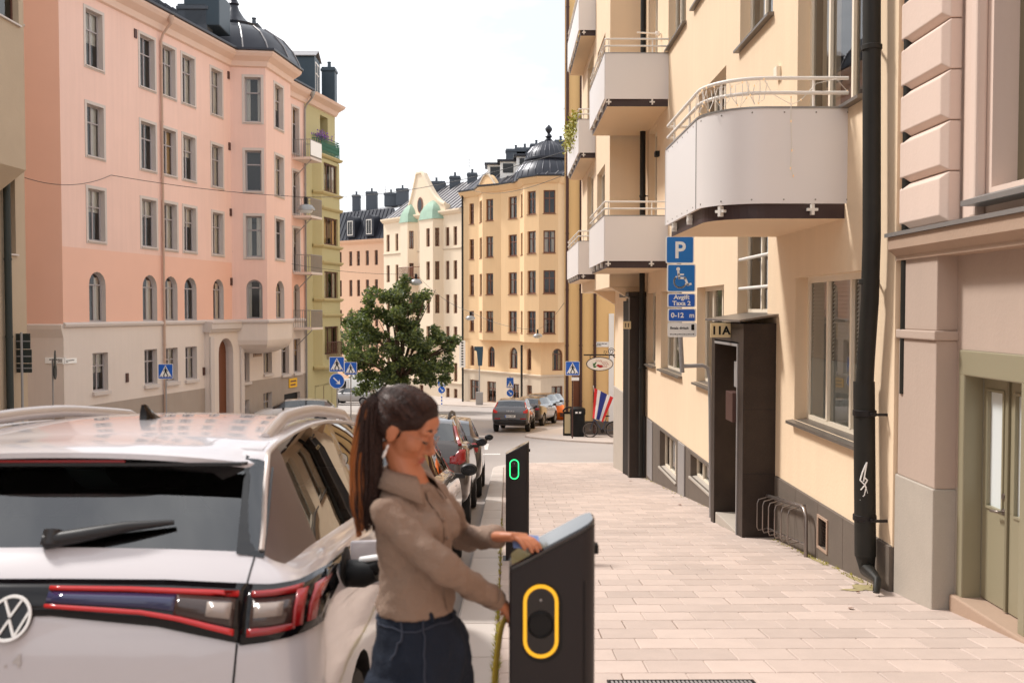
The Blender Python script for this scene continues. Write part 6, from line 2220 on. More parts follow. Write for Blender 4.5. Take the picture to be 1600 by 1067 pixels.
yt = ev_.hit(.0, 1.0)[0].y - .004
q = MB(); add_text(q, 'I D . 4', V((-.02, yt - .004, .955)), (1, 0, 0), (0, 0, 1), .055, .001)
q.v = [(a, (ev_.hit(a, c)[0] or V((0, yt, 0))).y - .005, c) for a, b, c in q.v]
q.build('model_lettering', 'rail_silver', er, fix=False, off=V((0, 0, 0)))
# shiny trim line up the rear pillar and along the roof edge
for sd_ in (1, -1):
    q = MB(); pts = []
    tb = [dict(zip(KEYS, t_)) for t_ in ST_EV]
    way = [(tb[3]['wr'], tb[3]['y'] + .02, tb[3]['zr'])] + [(t_['wr'], t_['y'], t_['zr']) for t_ in tb[4:11]]
    for p in bez([V((x * sd_, y, z)) for x, y, z in way[:1]] + [V((x * sd_, y, z)) for x, y, z in way[1:]], 6):
        h = ev_.bvh.find_nearest(p)
        if h[0]:
            pts.append(h[0] + h[1] * .004)
    q.tube(pts, .0095, 6); q.build('window_trim', 'rail_silver', er, smooth=50, off=V((0, 0, 0)))
ev_.doorlines(1)
# charging flap, socket and connector
hs = ev_.bvh.ray_cast(V((3, .66, 1.13)), V((-1, 0, 0)))[0]
q = MB(); q.ellipsoid((hs.x + .0, .64, 1.13), (.012, .11, .10), 16, 8); q.build('charge_socket', 'black', er, smooth=50, off=V((0, 0, 0)))
q = MB(); q.obox((hs.x + .085, .77, 1.15), (.085, .02, 0), (0, .008, 0), (0, 0, .085)); q.build('charge_flap', 'paint_pearl', er, bevel=.02, off=V((0, 0, 0)))
yp_p = ev_.plate(.80)
ev_.rear_patch('rear_bumper', [(-.8, .44, .62), (-.4, .44, .66), (.4, .44, .66), (.8, .44, .62)], 'car_trim', .008, nz=3, nx=5)

# connector and cable (lie between car and post)
wl = ev_.root
bpy.context.view_layer.update()
MW = Matrix.Translation(V(car_loc(CX, CY))) @ ev_.root.rotation_euler.to_matrix().to_4x4()
pc = MW @ V((hs.x, .64, 1.13))
cb = root('charging_cable', 'black charging connector and yellow cable running from car to charging post', 'cable', tuple(V((pc.x + .2, pc.y, gz(pc.y)))))
q = MB(); q.tube([pc + V((-.02, 0, .0)), pc + V((.07, -.02, .005)), pc + V((.12, -.03, .02))], [.05, .052, .04], 14); q.tube([pc + V((.07, -.02, .005)), pc + V((.15, -.05, .055)), pc + V((.19, -.06, .03)), pc + V((.2, -.06, -.06))], [.03, .032, .03, .02], 12)
q.build('connector', 'black', cb, smooth=50)
q = MB(); q.tube([pc + V((.06, -.02, .055)), pc + V((.13, -.06, .075)), pc + V((.17, -.07, .06))], .012, 8); q.build('connector_strip', 'sign_white', cb, smooth=50)
e0 = pc + V((.2, -.06, -.05))
q = MB(); q.tube(bez([e0, e0 + V((.01, -.02, -.25)), (e0.x - .02, 3.15, gz(3.1) + .25), (e0.x + .05, 3.0, gz(3) + .02), (-.22, 3.3, gz(3.3) + .014), (-.1, 3.2, gz(3.2) + .014), (-.06, 3.0, gz(3) + .12), (-.045, 2.97, .35), (-.02, 2.98, .62), (.005, 2.99, .70)]), .0085, 8)
q.build('cable', 'cable_yellow', cb, smooth=50)

# ---- row of parked cars along the kerb
c2 = Car('parked_car', 'silver hatchback parked directly ahead of the white electric car', 'paint_silver', car_loc(-1.42, 7.75), table=ST_SUV, scale=(.96, .94, .9), wheel_r=.33)
both(lambda s_: c2.rear_patch('taillight', [(x * s_, a, b) for x, a, b in [(.58, .92, 1.06), (.72, .9, 1.08), (.82, .92, 1.08)]], 'light_red', .01))
c2.plate(.72); c2.doorlines(1)
c3 = Car('parked_car', 'dark brown estate car with tall angular red tail lamps parked along the kerb', 'paint_brown', car_loc(-1.47, 13.7), scale=(1.0, .98, 1.0), wheel_r=.37, dpillar='paint_brown')
def tall(c_, m='light_red'):
    def f(s_):
        c_.rear_patch('taillight', [(x * s_ * c_.sx, a * c_.sz, b * c_.sz) for x, a, b in [(.66, 1.0, 1.09), (.74, .99, 1.12), (.80, .98, 1.19), (.88, 1.02, 1.19)]], m, .012)
        q = MB(); pts = []
        for k in range(8):
            t = k / 7; y = (.14 + .34 * t) * c_.sy
            h = c_.bvh.ray_cast(V(((.80 - .10 * t) * c_.sx * s_, y, 4)), V((0, 0, -1)))
            if h[0]:
                pts.append(h[0] + h[1] * .01)
        q.tube(pts, .03 * c_.sx, 6); q.build('lamp_column', m, c_.root, smooth=50, off=V((0, 0, 0)))
    both(f)
tall(c3); c3.plate(.8); c3.doorlines(1); c3.rails('car_trim')
c4 = Car('parked_car', 'black compact car parked last in the kerb row before the corner', 'paint_dark', car_loc(-1.40, 18.9), scale=(.97, .95, .96), wheel_r=.34)
both(lambda s_: c4.rear_patch('taillight', [(x * s_, a, b) for x, a, b in [(.60, .95, 1.08), (.72, .93, 1.12), (.84, .95, 1.12)]], 'light_red', .01))
c4.plate(.75); c4.doorlines(1)
# ---- grey compact SUV across the junction and the row beyond it
TH = -R(17)
def behind(X, Y, name_l, pm, scale, tallp=False, wheel=.36, sub=1):
    c_ = Car('parked_car', name_l, pm, car_loc(X, Y), heading=TH, scale=scale, wheel_r=wheel, sub=sub, grade=math.atan(.06), group=None)
    return c_
x4 = behind(.22 - .0, 47.2, 'dark grey compact SUV with L-shaped red tail lamps at the junction', 'paint_grey', (.97, .93, .97), sub=2)
x4.root.rotation_euler = (-math.atan(.06), 0, -R(7))
tall(x4, 'light_red_lit'); yv = x4.plate(.83 * .97)
q = MB()
add_text(q, 'V O L V O', V((0, 0, 1.03)), (1, 0, 0), (0, 0, 1), .085, .002)
q.v = [(a, (x4.hit(a, c)[0] or V((0, yv, 0))).y - .012, c) for a, b, c in q.v]
q.build('tailgate_lettering', 'rail_silver', x4.root, fix=False, off=V((0, 0, 0)))
x4.rear_patch('rear_bumper', [(-.8, .42, .62), (-.4, .42, .66), (.4, .42, .66), (.8, .42, .62)], 'car_trim', .01)
both(lambda s_: x4.rear_patch('fog_reflector', [(x * s_, .66, .72) for x in (.5, .62, .78)], 'light_red', .02))
x4.doorlines(1)
for i, (X, Y, lb, pm, sc_) in enumerate(((1.05, 52.4, 'dark brown car parked right behind the grey compact SUV', 'paint_brown', (.95, .9, .93)), (1.7, 57.2, 'black car parked second behind the grey compact SUV', 'paint_black', (.95, .9, .95)), (2.3, 62.0, 'charcoal car parked last in the row beyond the grey SUV', 'paint_dark', (.95, .9, .9)))):
    c_ = behind(X, Y, lb, pm, sc_)
    both(lambda s_: c_.rear_patch('taillight', [(x * s_, .9, 1.02) for x in (.58, .7, .8)], 'light_red', .01))
    c_.doorlines(1)
# ---- cars on the left beyond the island
w1 = Car('parked_car', 'white saloon standing behind the blue and white banded sign post', 'paint_white', car_loc(-9.6, 54.0), heading=R(100), scale=(.95, .95, .87), sub=1, grade=0, wheel_r=.33)
w1.doorlines(1); w1.doorlines(-1)
w2 = Car('parked_car', 'small white hatchback parked under the tree at the far side', 'paint_white', car_loc(-14.6, 84), heading=R(80), scale=(.95, .9, .9), sub=1, grade=0)
w3 = Car('parked_car', 'black car parked beside the small white hatchback under the tree', 'paint_black', car_loc(-18.4, 85), heading=R(85), scale=(.95, .9, .9), sub=1, grade=0)
w4 = Car('parked_car', 'silver car parked half hidden under the tree', 'paint_silver', car_loc(-11.2, 82.5), heading=R(75), scale=(.95, .9, .88), sub=1, grade=0)
# pale delivery van by the cream house
vn = root('delivery_van', 'pale grey box van parked before the cream house', 'van', (-10.6, 86, rz(86)), local=True)
vn.rotation_euler = (0, 0, R(68))
q = MB(); q.box(-1.0, 1.0, 0, 3.4, .5, 2.5); q.build('cargo_box', 'sign_white', vn, bevel=.06)
q = MB(); q.prism([(-.95, 3.45, .5), (-.95, 5.2, .5), (-.95, 5.2, 1.15), (-.95, 4.9, 1.3), (-.95, 4.2, 2.15), (-.95, 3.45, 2.2)], (1.9, 0, 0)); q.build('cab', 'paint_white', vn, bevel=.05)
q = MB(); q.prism([(-.96, 3.7, 1.3), (-.96, 4.75, 1.3), (-.96, 4.2, 2.0), (-.96, 3.7, 2.0)], (1.92, 0, 0)); q.build('cab_window', 'black_gloss', vn)
for yy in (.9, 4.4):
    for xx in (-.95, .75):
        q = MB(); q.lathe((xx, yy, .36), [(.36, 0), (.36, .2)], 18, axis='x'); q.build('wheel', 'tyre', vn, smooth=40)

# ================================================================== charging posts
def charger(label, X, Y, ringm):
    r = root('charging_post', label, 'charging post', (X, Y, gz(Y)), local=True)
    W_, D_, HL, HR = .262, .17, 1.195, 1.335
    rad = .035
    def outline(inset=0):
        pts = []
        for (cx, cy, a0) in ((W_ / 2 - .05, D_ / 2 - .05, 0), (-W_ / 2 + rad, D_ / 2 - rad, 90), (-W_ / 2 + .008, -D_ / 2 + .008, 180), (W_ / 2 - .05, -D_ / 2 + .05, 270)):
            rr_ = {0: .05, 90: rad, 180: .008, 270: .05}[a0] - inset
            for k in range(6):
                a = R(a0 + 90 * k / 5); pts.append((cx + rr_ * math.cos(a), cy + rr_ * math.sin(a)))
        return pts
    o = outline()
    top = lambda x: HL + (HR - HL) * (x + W_ / 2) / W_
    q = MB(); q.ring_loft([[V((x, y, -.05)) for x, y in o], [V((x, y, top(x) - .018)) for x, y in o]]); b = q.build('housing', 'charger', r, smooth=35)
    q = MB(); oi = outline(.006)
    q.ring_loft([[V((x, y, top(x) - .016)) for x, y in o], [V((x, y, top(x) - .006)) for x, y in o], [V((x, y, top(x))) for x, y in oi]]); q.build('top_plate', 'charger_top', r, smooth=25)
    # stadium-shaped lit ring and socket well on the street face
    cx, cz, hw, hh = -.036, 1.03, .053, .112
    yf = -D_ / 2
    def stad(s_, n=14):
        pts = []
        for k in range(n + 1):
            a = math.pi * k / n; pts.append((cx + hw * s_ * math.cos(a), cz + (hh - hw) + hw * s_ * math.sin(a)))
        for k in range(n + 1):
            a = math.pi + math.pi * k / n; pts.append((cx + hw * s_ * math.cos(a), cz - (hh - hw) + hw * s_ * math.sin(a)))
        return pts
    q = MB()
    so, si = stad(1.0), stad(.80)
    q.ring_loft([[V((x, yf + .004, z)) for x, z in so], [V((x, yf - .006, z)) for x, z in so], [V((x, yf - .006, z)) for x, z in si], [V((x, yf + .004, z)) for x, z in si]], cap=False)
    q.build('light_ring', ringm, r, fix=True)
    q = MB(); s8 = stad(1.16); q.prism([V((x + .004, yf - .0015, z - .006)) for x, z in s8], (0, .003, 0)); q.build('ring_bezel', 'black', r)
    q = MB(); s8 = stad(.81); q.prism([V((x, yf - .003, z)) for x, z in s8], (0, .004, 0)); f_ = q.build('socket_face', 'black_gloss', r)
    q = MB(); q.lathe((cx, yf - .003, cz - .01), [(.041, 0), (.041, -.006), (.037, -.008), (.034, -.003), (.001, -.003)], 28, axis='y'); q.build('socket_lid', 'black', f_, smooth=40)
    q = MB(); q.lathe((cx, yf - .004, cz + .065), [(.004, 0), (.004, -.002), (.001, -.002)], 10, axis='y'); q.build('indicator', 'metal_grey', f_)
    q = MB(); q.box(.096, .0985, yf - .0012, yf + .01, .1, 1.15); q.build('panel_gap', 'joint_dark', r)
    q = MB(); q.box(W_ / 2 - .003, W_ / 2 + .014, -.02, .02, 1.215, 1.245); q.build('lock_stud', 'black', r, bevel=.004)
    q = MB(); q.box(-W_ / 2 - .03, W_ / 2 + .03, -D_ / 2 - .03, D_ / 2 + .03, -.08, .012); q.build('foot_plate', 'charger', r, bevel=.004)
    for xx in (-.03, .02):
        q = MB(); q.lathe((xx, yf - .001, .72), [(.006, 0), (.006, -.003), (.001, -.003)], 8, axis='y'); q.build('screw', 'black', r)
    return r
charger('dark charging post with glowing yellow ring beside the woman', .142, 2.955, 'ring_yellow')
charger('dark charging post with glowing green ring further along the kerb', .132, 10.75, 'ring_green')

# ================================================================== road signs
def rounded(hw, hh, r, n=4):
    pts = []
    for (cx, cz, a0) in ((hw - r, hh - r, 0), (-hw + r, hh - r, 90), (-hw + r, -hh + r, 180), (hw - r, -hh + r, 270)):
        for k in range(n + 1):
            a = R(a0 + 90 * k / n); pts.append((cx + r * math.cos(a), cz + r * math.sin(a)))
    return pts
def ped_face(rt, cx, cz, s, y=0):
    """blue square crossing sign, centre (cx, cz), half size s; faces -Y"""
    q = MB(); q.prism([V((cx + x, y, cz + z)) for x, z in rounded(s, s, s * .12)], (0, .015, 0)); b = q.build('crossing_board', 'sign_white', rt)
    q = MB(); q.poly([V((cx + x, y - .003, cz + z)) for x, z in rounded(s * .94, s * .94, s * .1)]); q.build('blue_field', 'sign_blue_deep', b, fix=False)
    q = MB(); q.poly([V((cx + x * s, y - .006, cz + z * s)) for x, z in ((-.84, -.74), (.84, -.74), (0, .84))]); q.build('white_triangle', 'sign_white', b, fix=False)
    q = MB(); yy = y - .009
    def pg(pts):
        q.poly([V((cx + x * s, yy, cz + z * s)) for x, z in pts])
    pg([(.09 * math.cos(a), .52 + .1 * math.sin(a)) for a in [6.283 * k / 10 for k in range(10)]])
    pg([(-.13, .36), (.1, .40), (.16, -.06), (-.1, -.06)])
    pg([(-.1, -.06), (.06, -.06), (-.22, -.62), (-.36, -.62), (-.2, -.3)])
    pg([(.0, -.06), (.16, -.06), (.24, -.3), (.4, -.58), (.26, -.6), (.1, -.32)])
    pg([(.08, .36), (.16, .3), (.33, .02), (.24, -.04)]); pg([(-.12, .36), (-.2, .28), (-.32, .02), (-.24, -.02)])
    for x0 in (-.7, -.3, .1, .48):
        pg([(x0, -.72), (x0 + .2, -.72), (x0 + .24, -.62), (x0 + .04, -.62)])
    q.build('walking_figure', 'black', b, fix=False)
def arrow_face(rt, cx, cz, r_, y=0, flip=False):
    n = 28
    c_ = lambda rr_, yy: [V((cx + rr_ * math.cos(6.2832 * k / n), yy, cz + rr_ * math.sin(6.2832 * k / n))) for k in range(n)]
    q = MB(); q.prism(c_(r_, y), (0, .015, 0)); b = q.build('arrow_disc', 'sign_white', rt)
    q = MB(); q.poly(c_(r_ * .93, y - .003)); q.build('blue_field', 'sign_blue_deep', b, fix=False)
    q = MB(); d = V((1, 0, -1)).normalized(); nn = V((1, 0, 1)).normalized(); o_ = V((cx, y - .006, cz))
    A = lambda t, s_: o_ + d * t * r_ + nn * s_ * r_
    q.poly([A(-.62, .07), A(.25, .07), A(.25, -.07), A(-.62, -.07)]); q.poly([A(.62, 0), A(.12, .36), A(.24, .05), A(.24, -.05), A(.12, -.36)])
    q.build('white_arrow', 'sign_white', b, fix=False)
def pole_sign(name, label, px_, ground_Y, faces, m='metal_grey', r=.03, rot=0, banded=False, lean=0):
    """faces: list of (kind, centre py, half size m, dx)"""
    X = P(px_, 560, ground_Y).x
    zg = min(gz(ground_Y), rz(ground_Y) + .1)
    rt = root(name, label, 'road sign', (X, ground_Y, zg), rotz=rot, local=True)
    ztop = 0
    for (kind, py_, hs_, dx) in faces:
        cz = zpy(py_, ground_Y) - zg
        ztop = max(ztop, cz + hs_ * .9)
        if kind == 'ped':
            ped_face(rt, dx, cz, hs_, y=-.05)
        elif kind == 'arrow':
            arrow_face(rt, dx, cz, hs_, y=-.05)
        elif kind == 'small':
            q = MB(); q.box(dx - hs_ * 1.4, dx + hs_ * 1.4, -.06, -.045, cz - hs_ * .6, cz + hs_ * .6); q.build('small_board', 'sign_white', rt)
        elif kind == 'blue':
            q = MB(); q.box(dx - hs_, dx + hs_, -.06, -.045, cz - hs_ * .45, cz + hs_ * .45); q.build('small_board', 'sign_blue_deep', rt)
    if banded:
        n = 7; h = ztop * .42 / n
        for k in range(n):
            q = MB(); q.lathe((0, 0, 0), [(.055, k * h), (.055, (k + 1) * h)], 10); q.build('band', 'sign_blue_deep' if k % 2 else 'sign_white', rt, smooth=40)
        q = MB(); q.tube([(0, 0, n * h), (0, 0, ztop)], r, 8); q.build('pole', m, rt, smooth=50)
    else:
        q = MB(); q.tube([(0, 0, -.1), (0, 0, ztop)], r, 8); q.build('pole', m, rt, smooth=50)
    return rt
pole_sign('crossing_sign', 'blue pedestrian crossing sign on a grey pole before the pink house', 259, 40, [('ped', 580, .31, 0)])
pole_sign('island_sign', 'crossing sign above a blue arrow disc on a blue and white banded post', 526.5, 39.6, [('ped', 569, .31, 0), ('arrow', 595, .32, 0)], banded=True)
pole_sign('crossing_sign', 'blue pedestrian crossing sign on a thin pole right beside the banded island post', 548, 45.5, [('ped', 575.5, .30, 0)])
pole_sign('island_sign', 'small far crossing sign with arrow disc before the cream house', 690, 78, [('ped', 597.5, .3, 0), ('arrow', 609, .3, 0)], banded=True)
pole_sign('island_sign', 'crossing sign with arrow disc and blue top plate behind the grey SUV', 797, 62, [('blue', 592.5, .22, 0), ('ped', 600.5, .24, 0), ('arrow', 614, .24, 0)])
pole_sign('crossing_sign', 'blue pedestrian crossing sign beside the golden yellow corner house', 894.5, 42.2, [('ped', 575.5, .31, 0), ('small', 592, .12, .12)], m='pipe_brown')
# sign backs at the left corner
rt = root('sign_post', 'grey post carrying dark sign backs before the beige corner', 'road sign', (P(34, 560, 33.2).x, 33.2, gz(33.2)), local=True)
q = MB(); q.tube([(0, 0, -.1), (0, 0, zpy(519, 33.2) - gz(33.2))], .045, 8); q.build('pole', 'metal_grey', rt, smooth=50)
for (pa_, pb_, x0, x1) in ((521, 545, -.27, .27), (546, 567, -.24, .31), (568, 582, -.24, .31)):
    q = MB(); q.box(x0, x1, .05, .08, zpy(pb_, 33.2) - gz(33.2), zpy(pa_, 33.2) - gz(33.2)); sb_ = q.build('sign_board', 'sign_back', rt)
    q = MB(); z_ = (zpy((pa_ + pb_) / 2, 33.2) - gz(33.2)); q.box(x0, x1, .03, .05, z_ - .02, z_ + .02); q.build('rail', 'metal_grey', sb_)
rt = root('sign_post', 'slim post with two edge-on round signs at the pink house corner', 'road sign', (P(82, 560, 36.2).x, 36.2, gz(36.2)), local=True)
q = MB(); q.tube([(0, 0, -.1), (0, 0, zpy(560, 36.2) - gz(36.2))], .035, 8); q.build('pole', 'metal_grey', rt, smooth=50)
for (py_, hs_, an) in ((562, .36, 111), (580, .3, 106)):
    q = MB(); c_ = V((.08, 0, zpy(py_, 36.2) - gz(36.2))); d_ = V((math.cos(R(an)), math.sin(R(an)), 0)); n_ = V((d_.y, -d_.x, 0))
    q.prism([c_ + d_ * hs_ * math.cos(6.283 * k / 20) + V((0, 0, hs_ * math.sin(6.283 * k / 20))) for k in range(20)], n_ * .03); q.build('round_board', 'sign_back', rt)

# ---- the disabled-parking sign stack on its cranked pole
PYs = 15.0
XB = P(1112, 700, PYs).x
ps = root('parking_sign', 'stacked blue parking signs with P and wheelchair symbol on a cranked grey pole', 'road sign', (XB, PYs, gz(PYs)))
pt_ = lambda px_, py_: P(px_, py_, PYs)
q = MB(); q.tube([V((XB, PYs, gz(PYs) - .1)), pt_(1110, 640), pt_(1109, 590), pt_(1106, 575), pt_(1098, 571), pt_(1066, 572)], .032, 10)
q.build('pole', 'metal_grey', ps, smooth=50)
q = MB(); q.tube([pt_(1066, 582), pt_(1065, 560), pt_(1062, 500), pt_(1060, 375)], .036, 10); q.build('upright', 'metal_grey', ps, smooth=50)
def board(px0, px1, py0, py1, face, txts=(), rim='sign_white', name='board', lean=0):
    a, b = pt_((px0 + px1) / 2, (py0 + py1) / 2), None
    hw = (px1 - px0) / 2 * PYs / F; hh = (py1 - py0) / 2 * PYs / F
    yf = PYs - .05
    c = V((a.x, yf, a.z))
    q = MB(); q.prism([c + V((x, 0, z)) for x, z in rounded(hw, hh, .03)], (0, .012, 0)); bo = q.build(name, rim, ps)
    if face:
        q = MB(); q.poly([c + V((x, -.002, z)) for x, z in rounded(hw - .016, hh - .016, .022)]); q.build('blue_field', face, bo, fix=False)
    q = MB()
    for (t, dx, dz, sz, sx_, bold) in txts:
        add_text(q, t, c + V((dx, -.004, dz)), (1, 0, 0), (0, 0, 1), sz, bold, sx=sx_)
    return bo, c, q, hw, hh
bo, c, q, hw, hh = board(1039.5, 1083.5, 369.5, 412, 'sign_blue', [('P', .0, -.125, .36, .95, .008)]); q.build('lettering', 'sign_white', bo, fix=False)
bo, c, q, hw, hh = board(1041.5, 1086, 413, 456.5, 'sign_blue')
# wheelchair symbol
def sy(pts, w_):
    for a, b in zip(pts[:-1], pts[1:]):
        a, b = V((a[0], 0, a[1])), V((b[0], 0, b[1])); d = (b - a).normalized(); nn = V((-d.z, 0, d.x)) * w_ / 2; e = d * w_ * .35
        q.poly([c + V((0, -.004, 0)) + p for p in (a + nn - e, b + nn + e, b - nn + e, a - nn - e)])
q.poly([c + V((-.052 + .03 * math.cos(6.283 * k / 14), -.004, .14 + .03 * math.sin(6.283 * k / 14))) for k in range(14)])
sy([(-.05, .10), (-.035, .0), (.055, .0), (.10, -.105), (.145, -.09)], .034)
sy([(-.045, .055), (.03, .055)], .026)
arc = [(-.02 + .095 * math.cos(R(a)), -.055 + .095 * math.sin(R(a))) for a in range(128, 345, 14)]
sy(arc, .026)
q.build('wheelchair_symbol', 'sign_white', bo, fix=False)
bo, c, q, hw, hh = board(1042, 1086, 458.5, 480.5, 'sign_blue_deep', [('Avgift', .0, .02, .095, 1.1, .003), ('Taxa 2', .0, -.075, .095, 1.1, .003)]); q.build('lettering', 'sign_white', bo, fix=False)
bo, c, q, hw, hh = board(1042.5, 1086.5, 482, 503, 'sign_blue_deep', [('0-12', -.07, -.035, .105, 1.05, .003), ('m', .155, -.035, .105, 1.0, .003)]); q.build('lettering', 'sign_white', bo, fix=False)
bo, c, q, hw, hh = board(1042.5, 1087.5, 504, 526.5, None, [('Betala digitalt', -.045, .01, .056, .95, .0012)])
for k_ in range(11):                              # a line of print too small to read
    x_ = -.19 + k_ * .035; q.poly([c + V((x_, -.004, -.075)), c + V((x_ + .026, -.004, -.075)), c + V((x_ + .026, -.004, -.062 - .004 * (k_ % 2))), c + V((x_, -.004, -.062 - .004 * (k_ % 2)))])
q.build('lettering', 'black', bo, fix=False)
q = MB(); q.prism([c + V((.165 + x, -.004, .04 + z)) for x, z in rounded(.024, .045, .008)], (0, .001, 0)); q.build('phone_symbol', 'black', bo)

# ---- oval restaurant sign on its iron bracket
YO = 30.4
ov = root('hanging_sign', 'oval white sign with red and green print hanging from a scrolled iron bracket', 'sign', tuple(P(937, 580, YO)))
q = MB(); q.tube([P(912, 554.5, YO), P(966, 554.5, YO)], .022, 6); q.tube([P(966, 545, YO), P(966, 566, YO)], .022, 6); q.tube([P(958, 556, YO), P(966, 562, YO)], .018, 6)
sp = []
for k in range(26):
    t = k / 25; a = R(20 + 560 * t); rr_ = .11 * (1 - .75 * t); sp.append(P(955, 549, YO) + V((rr_ * math.cos(a), 0, rr_ * math.sin(a))))
q.tube([P(964, 553, YO)] + sp, .012, 5); q.tube([P(946, 553, YO), P(948, 549, YO), P(944, 548, YO), P(944, 552, YO)], .012, 5)
q.build('bracket', 'iron', ov, smooth=50)
for px_ in (922, 952):
    q = MB(); q.tube([P(px_, 555, YO), P(px_, 560, YO)], .012, 5); q.build('hook', 'iron', ov)
c = P(937, 568.5, YO); n = 36
el = lambda a_, b_, dy: [c + V((a_ * math.cos(6.2832 * k / n), dy, b_ * math.sin(6.2832 * k / n))) for k in range(n)]
q = MB(); q.prism(el(.43, .225, -.02), (0, .04, 0)); q.build('rim', 'iron', ov)
q = MB(); q.poly(el(.405, .2, -.023)); fo = q.build('face', 'sign_white', ov, fix=False)
q = MB(); q.poly([c + V((.02 + .085 * math.cos(6.28 * k / 12), -.026, -.075 + .045 * math.sin(6.28 * k / 12))) for k in range(12)]); q.poly([c + V((-.05 + .05 * math.cos(6.28 * k / 12), -.027, -.05 + .035 * math.sin(6.28 * k / 12))) for k in range(12)]); q.build('red_print', 'sign_red', fo, fix=False)
q = MB()
for (x, z, l, a) in ((-.16, -.01, .07, 70), (-.19, -.05, .06, 110), (-.15, -.09, .07, 20), (-.13, .03, .05, 60), (-.2, .0, .04, 130)):
    d = V((math.cos(R(a)), 0, math.sin(R(a)))) * l; nn = V((-d.z, 0, d.x)) * .45; o_ = c + V((x, -.026, z)); q.poly([o_ - d, o_ + nn, o_ + d, o_ - nn])
q.build('green_print', 'sign_green', fo, fix=False)
q = MB()
for (x, z, l) in ((-.1, .1, .2), (.06, .05, .22), (.12, -.01, .2), (.1, -.08, .16)):
    pts = [c + V((x + l * k / 8 - .03, -.026, z + .022 * math.sin(k * 2.2))) for k in range(9)]; q.tube(pts, .006, 4)
q.build('script_print', 'sign_red', fo)

# ---- litter bin, A-board, flag, bicycle at the corner
YB = 43.4
X = P(902.5, 660, YB).x
r = root('litter_bin', 'tall black cylindrical litter bin on the far corner pavement', 'bin', (X, YB, gz(YB)), local=True)
q = MB(); q.lathe((0, 0, 0), [(.30, 0), (.30, .06), (.33, .08), (.33, 1.0)], 24); q.build('drum', 'black', r, smooth=40)
q = MB(); q.lathe((0, 0, 0), [(.35, 1.0), (.36, 1.03), (.36, 1.2), (.33, 1.28), (.2, 1.34), (.02, 1.36)], 24); hd = q.build('hood', 'black', r, smooth=40)
for k in (-.08, .08):
    q = MB(); q.obox((k, -.362, 1.12), (.05, 0, 0), (0, .004, 0), (0, 0, .04)); q.build('sticker', 'sign_white', hd)
X = P(890, 660, 44).x
r = root('pavement_board', 'black framed folding board standing behind the litter bin', 'sign board', (X, 43.9, gz(43.9)), local=True)
q = MB(); q.box(-.3, .3, -.03, .03, 1.0, 1.1); q.box(-.3, -.24, -.03, .03, 0, 1.0); q.box(.24, .3, -.03, .03, 0, 1.0); q.box(-.24, .24, -.03, .03, 0, .1)
q.build('frame', 'black', r)
q = MB(); q.box(-.24, .24, -.01, .01, .1, 1.0); q.build('panel', 'sign_cream', r)
q = MB(); q.tube([(-.27, .03, 1.05), (-.27, .4, .0)], .02, 6); q.tube([(.27, .03, 1.05), (.27, .4, .0)], .02, 6); q.build('rear_legs', 'black', r)
q = MB(); n = 12; q.tube([(.3 * math.cos(math.pi * k / n), 0, 1.1 + .2 * math.sin(math.pi * k / n)) for k in range(n + 1)], .04, 8); q.build('arched_top', 'black', r)
# flag
YF = 42.6
fl = root('flag', 'red white and blue striped flag on a short slanting staff', 'flag', tuple(P(928, 606, YF)))
a0 = P(928.5, 605, YF); 
q = MB(); q.tube([P(934, 640, YF + 1.9), P(927, 603, YF - .1)], .018, 6); q.build('staff', 'white_paint', fl)
# corners of the cloth: top-left, top-right, bottom-right, bottom-left
TL, TR, BR, BL = P(929, 606, YF), P(958.5, 621, YF), P(942, 659, YF), P(926, 653, YF)
stripes = [(0, 1 / 6, 'flag_red'), (1 / 6, 2 / 6, 'flag_white'), (2 / 6, 4 / 6, 'flag_blue'), (4 / 6, 5 / 6, 'flag_white'), (5 / 6, 1, 'flag_red')]
def fpt(s_, t):
    p = (TL.lerp(TR, s_)).lerp(BL.lerp(BR, s_), t)
    return p + V((0, .07 * math.sin(s_ * 9 + t * 3) * (.3 + t) + .02, 0))
for (s0, s1, m) in stripes:
    q = MB()
    for i in range(4):
        for j in range(12):
            sa_, sb2 = s0 + (s1 - s0) * i / 4, s0 + (s1 - s0) * (i + 1) / 4
            q.poly([fpt(sa_, j / 12), fpt(sb2, j / 12), fpt(sb2, (j + 1) / 12), fpt(sa_, (j + 1) / 12)])
    q.build('stripe', m, fl, fix=False, smooth=60)
# bicycle leaning along the wall
YK = 42.9
xa = P(922, 665, YK).x
xb = P(959, 665, YK).x
bk_ = root('bicycle', 'blue city bicycle leaning against the golden yellow corner wall', 'bicycle', ((xa + xb) / 2, YK, gz(YK)), local=True)
hl_ = (xb - xa) / 2
rw = .34
mat('bike_blue', srgb(52, 68, 92), .4)
for sx_ in (-1, 1):
    q = MB(); n = 28
    q.tube([(sx_ * hl_ + rw * math.cos(6.2832 * k / n), 0, rw + rw * math.sin(6.2832 * k / n)) for k in range(n + 1)], .02, 6, cap=False); w_ = q.build('wheel', 'tyre', bk_, smooth=60)
    q = MB(); q.tube([(sx_ * hl_ + (rw - .03) * math.cos(6.2832 * k / n), 0, rw + (rw - .03) * math.sin(6.2832 * k / n)) for k in range(n + 1)], .011, 5, cap=False); q.build('rim', 'steel', w_, smooth=60)
    q = MB()
    for k in range(14):
        a = 6.2832 * k / 14; q.tube([(sx_ * hl_, 0, rw), (sx_ * hl_ + (rw - .03) * math.cos(a), 0, rw + (rw - .03) * math.sin(a))], .003, 3)
    q.build('spokes', 'steel', w_)
BBx, ST, HD = (.02, 0, .28), (.18, 0, .80), (-.36, 0, .82)
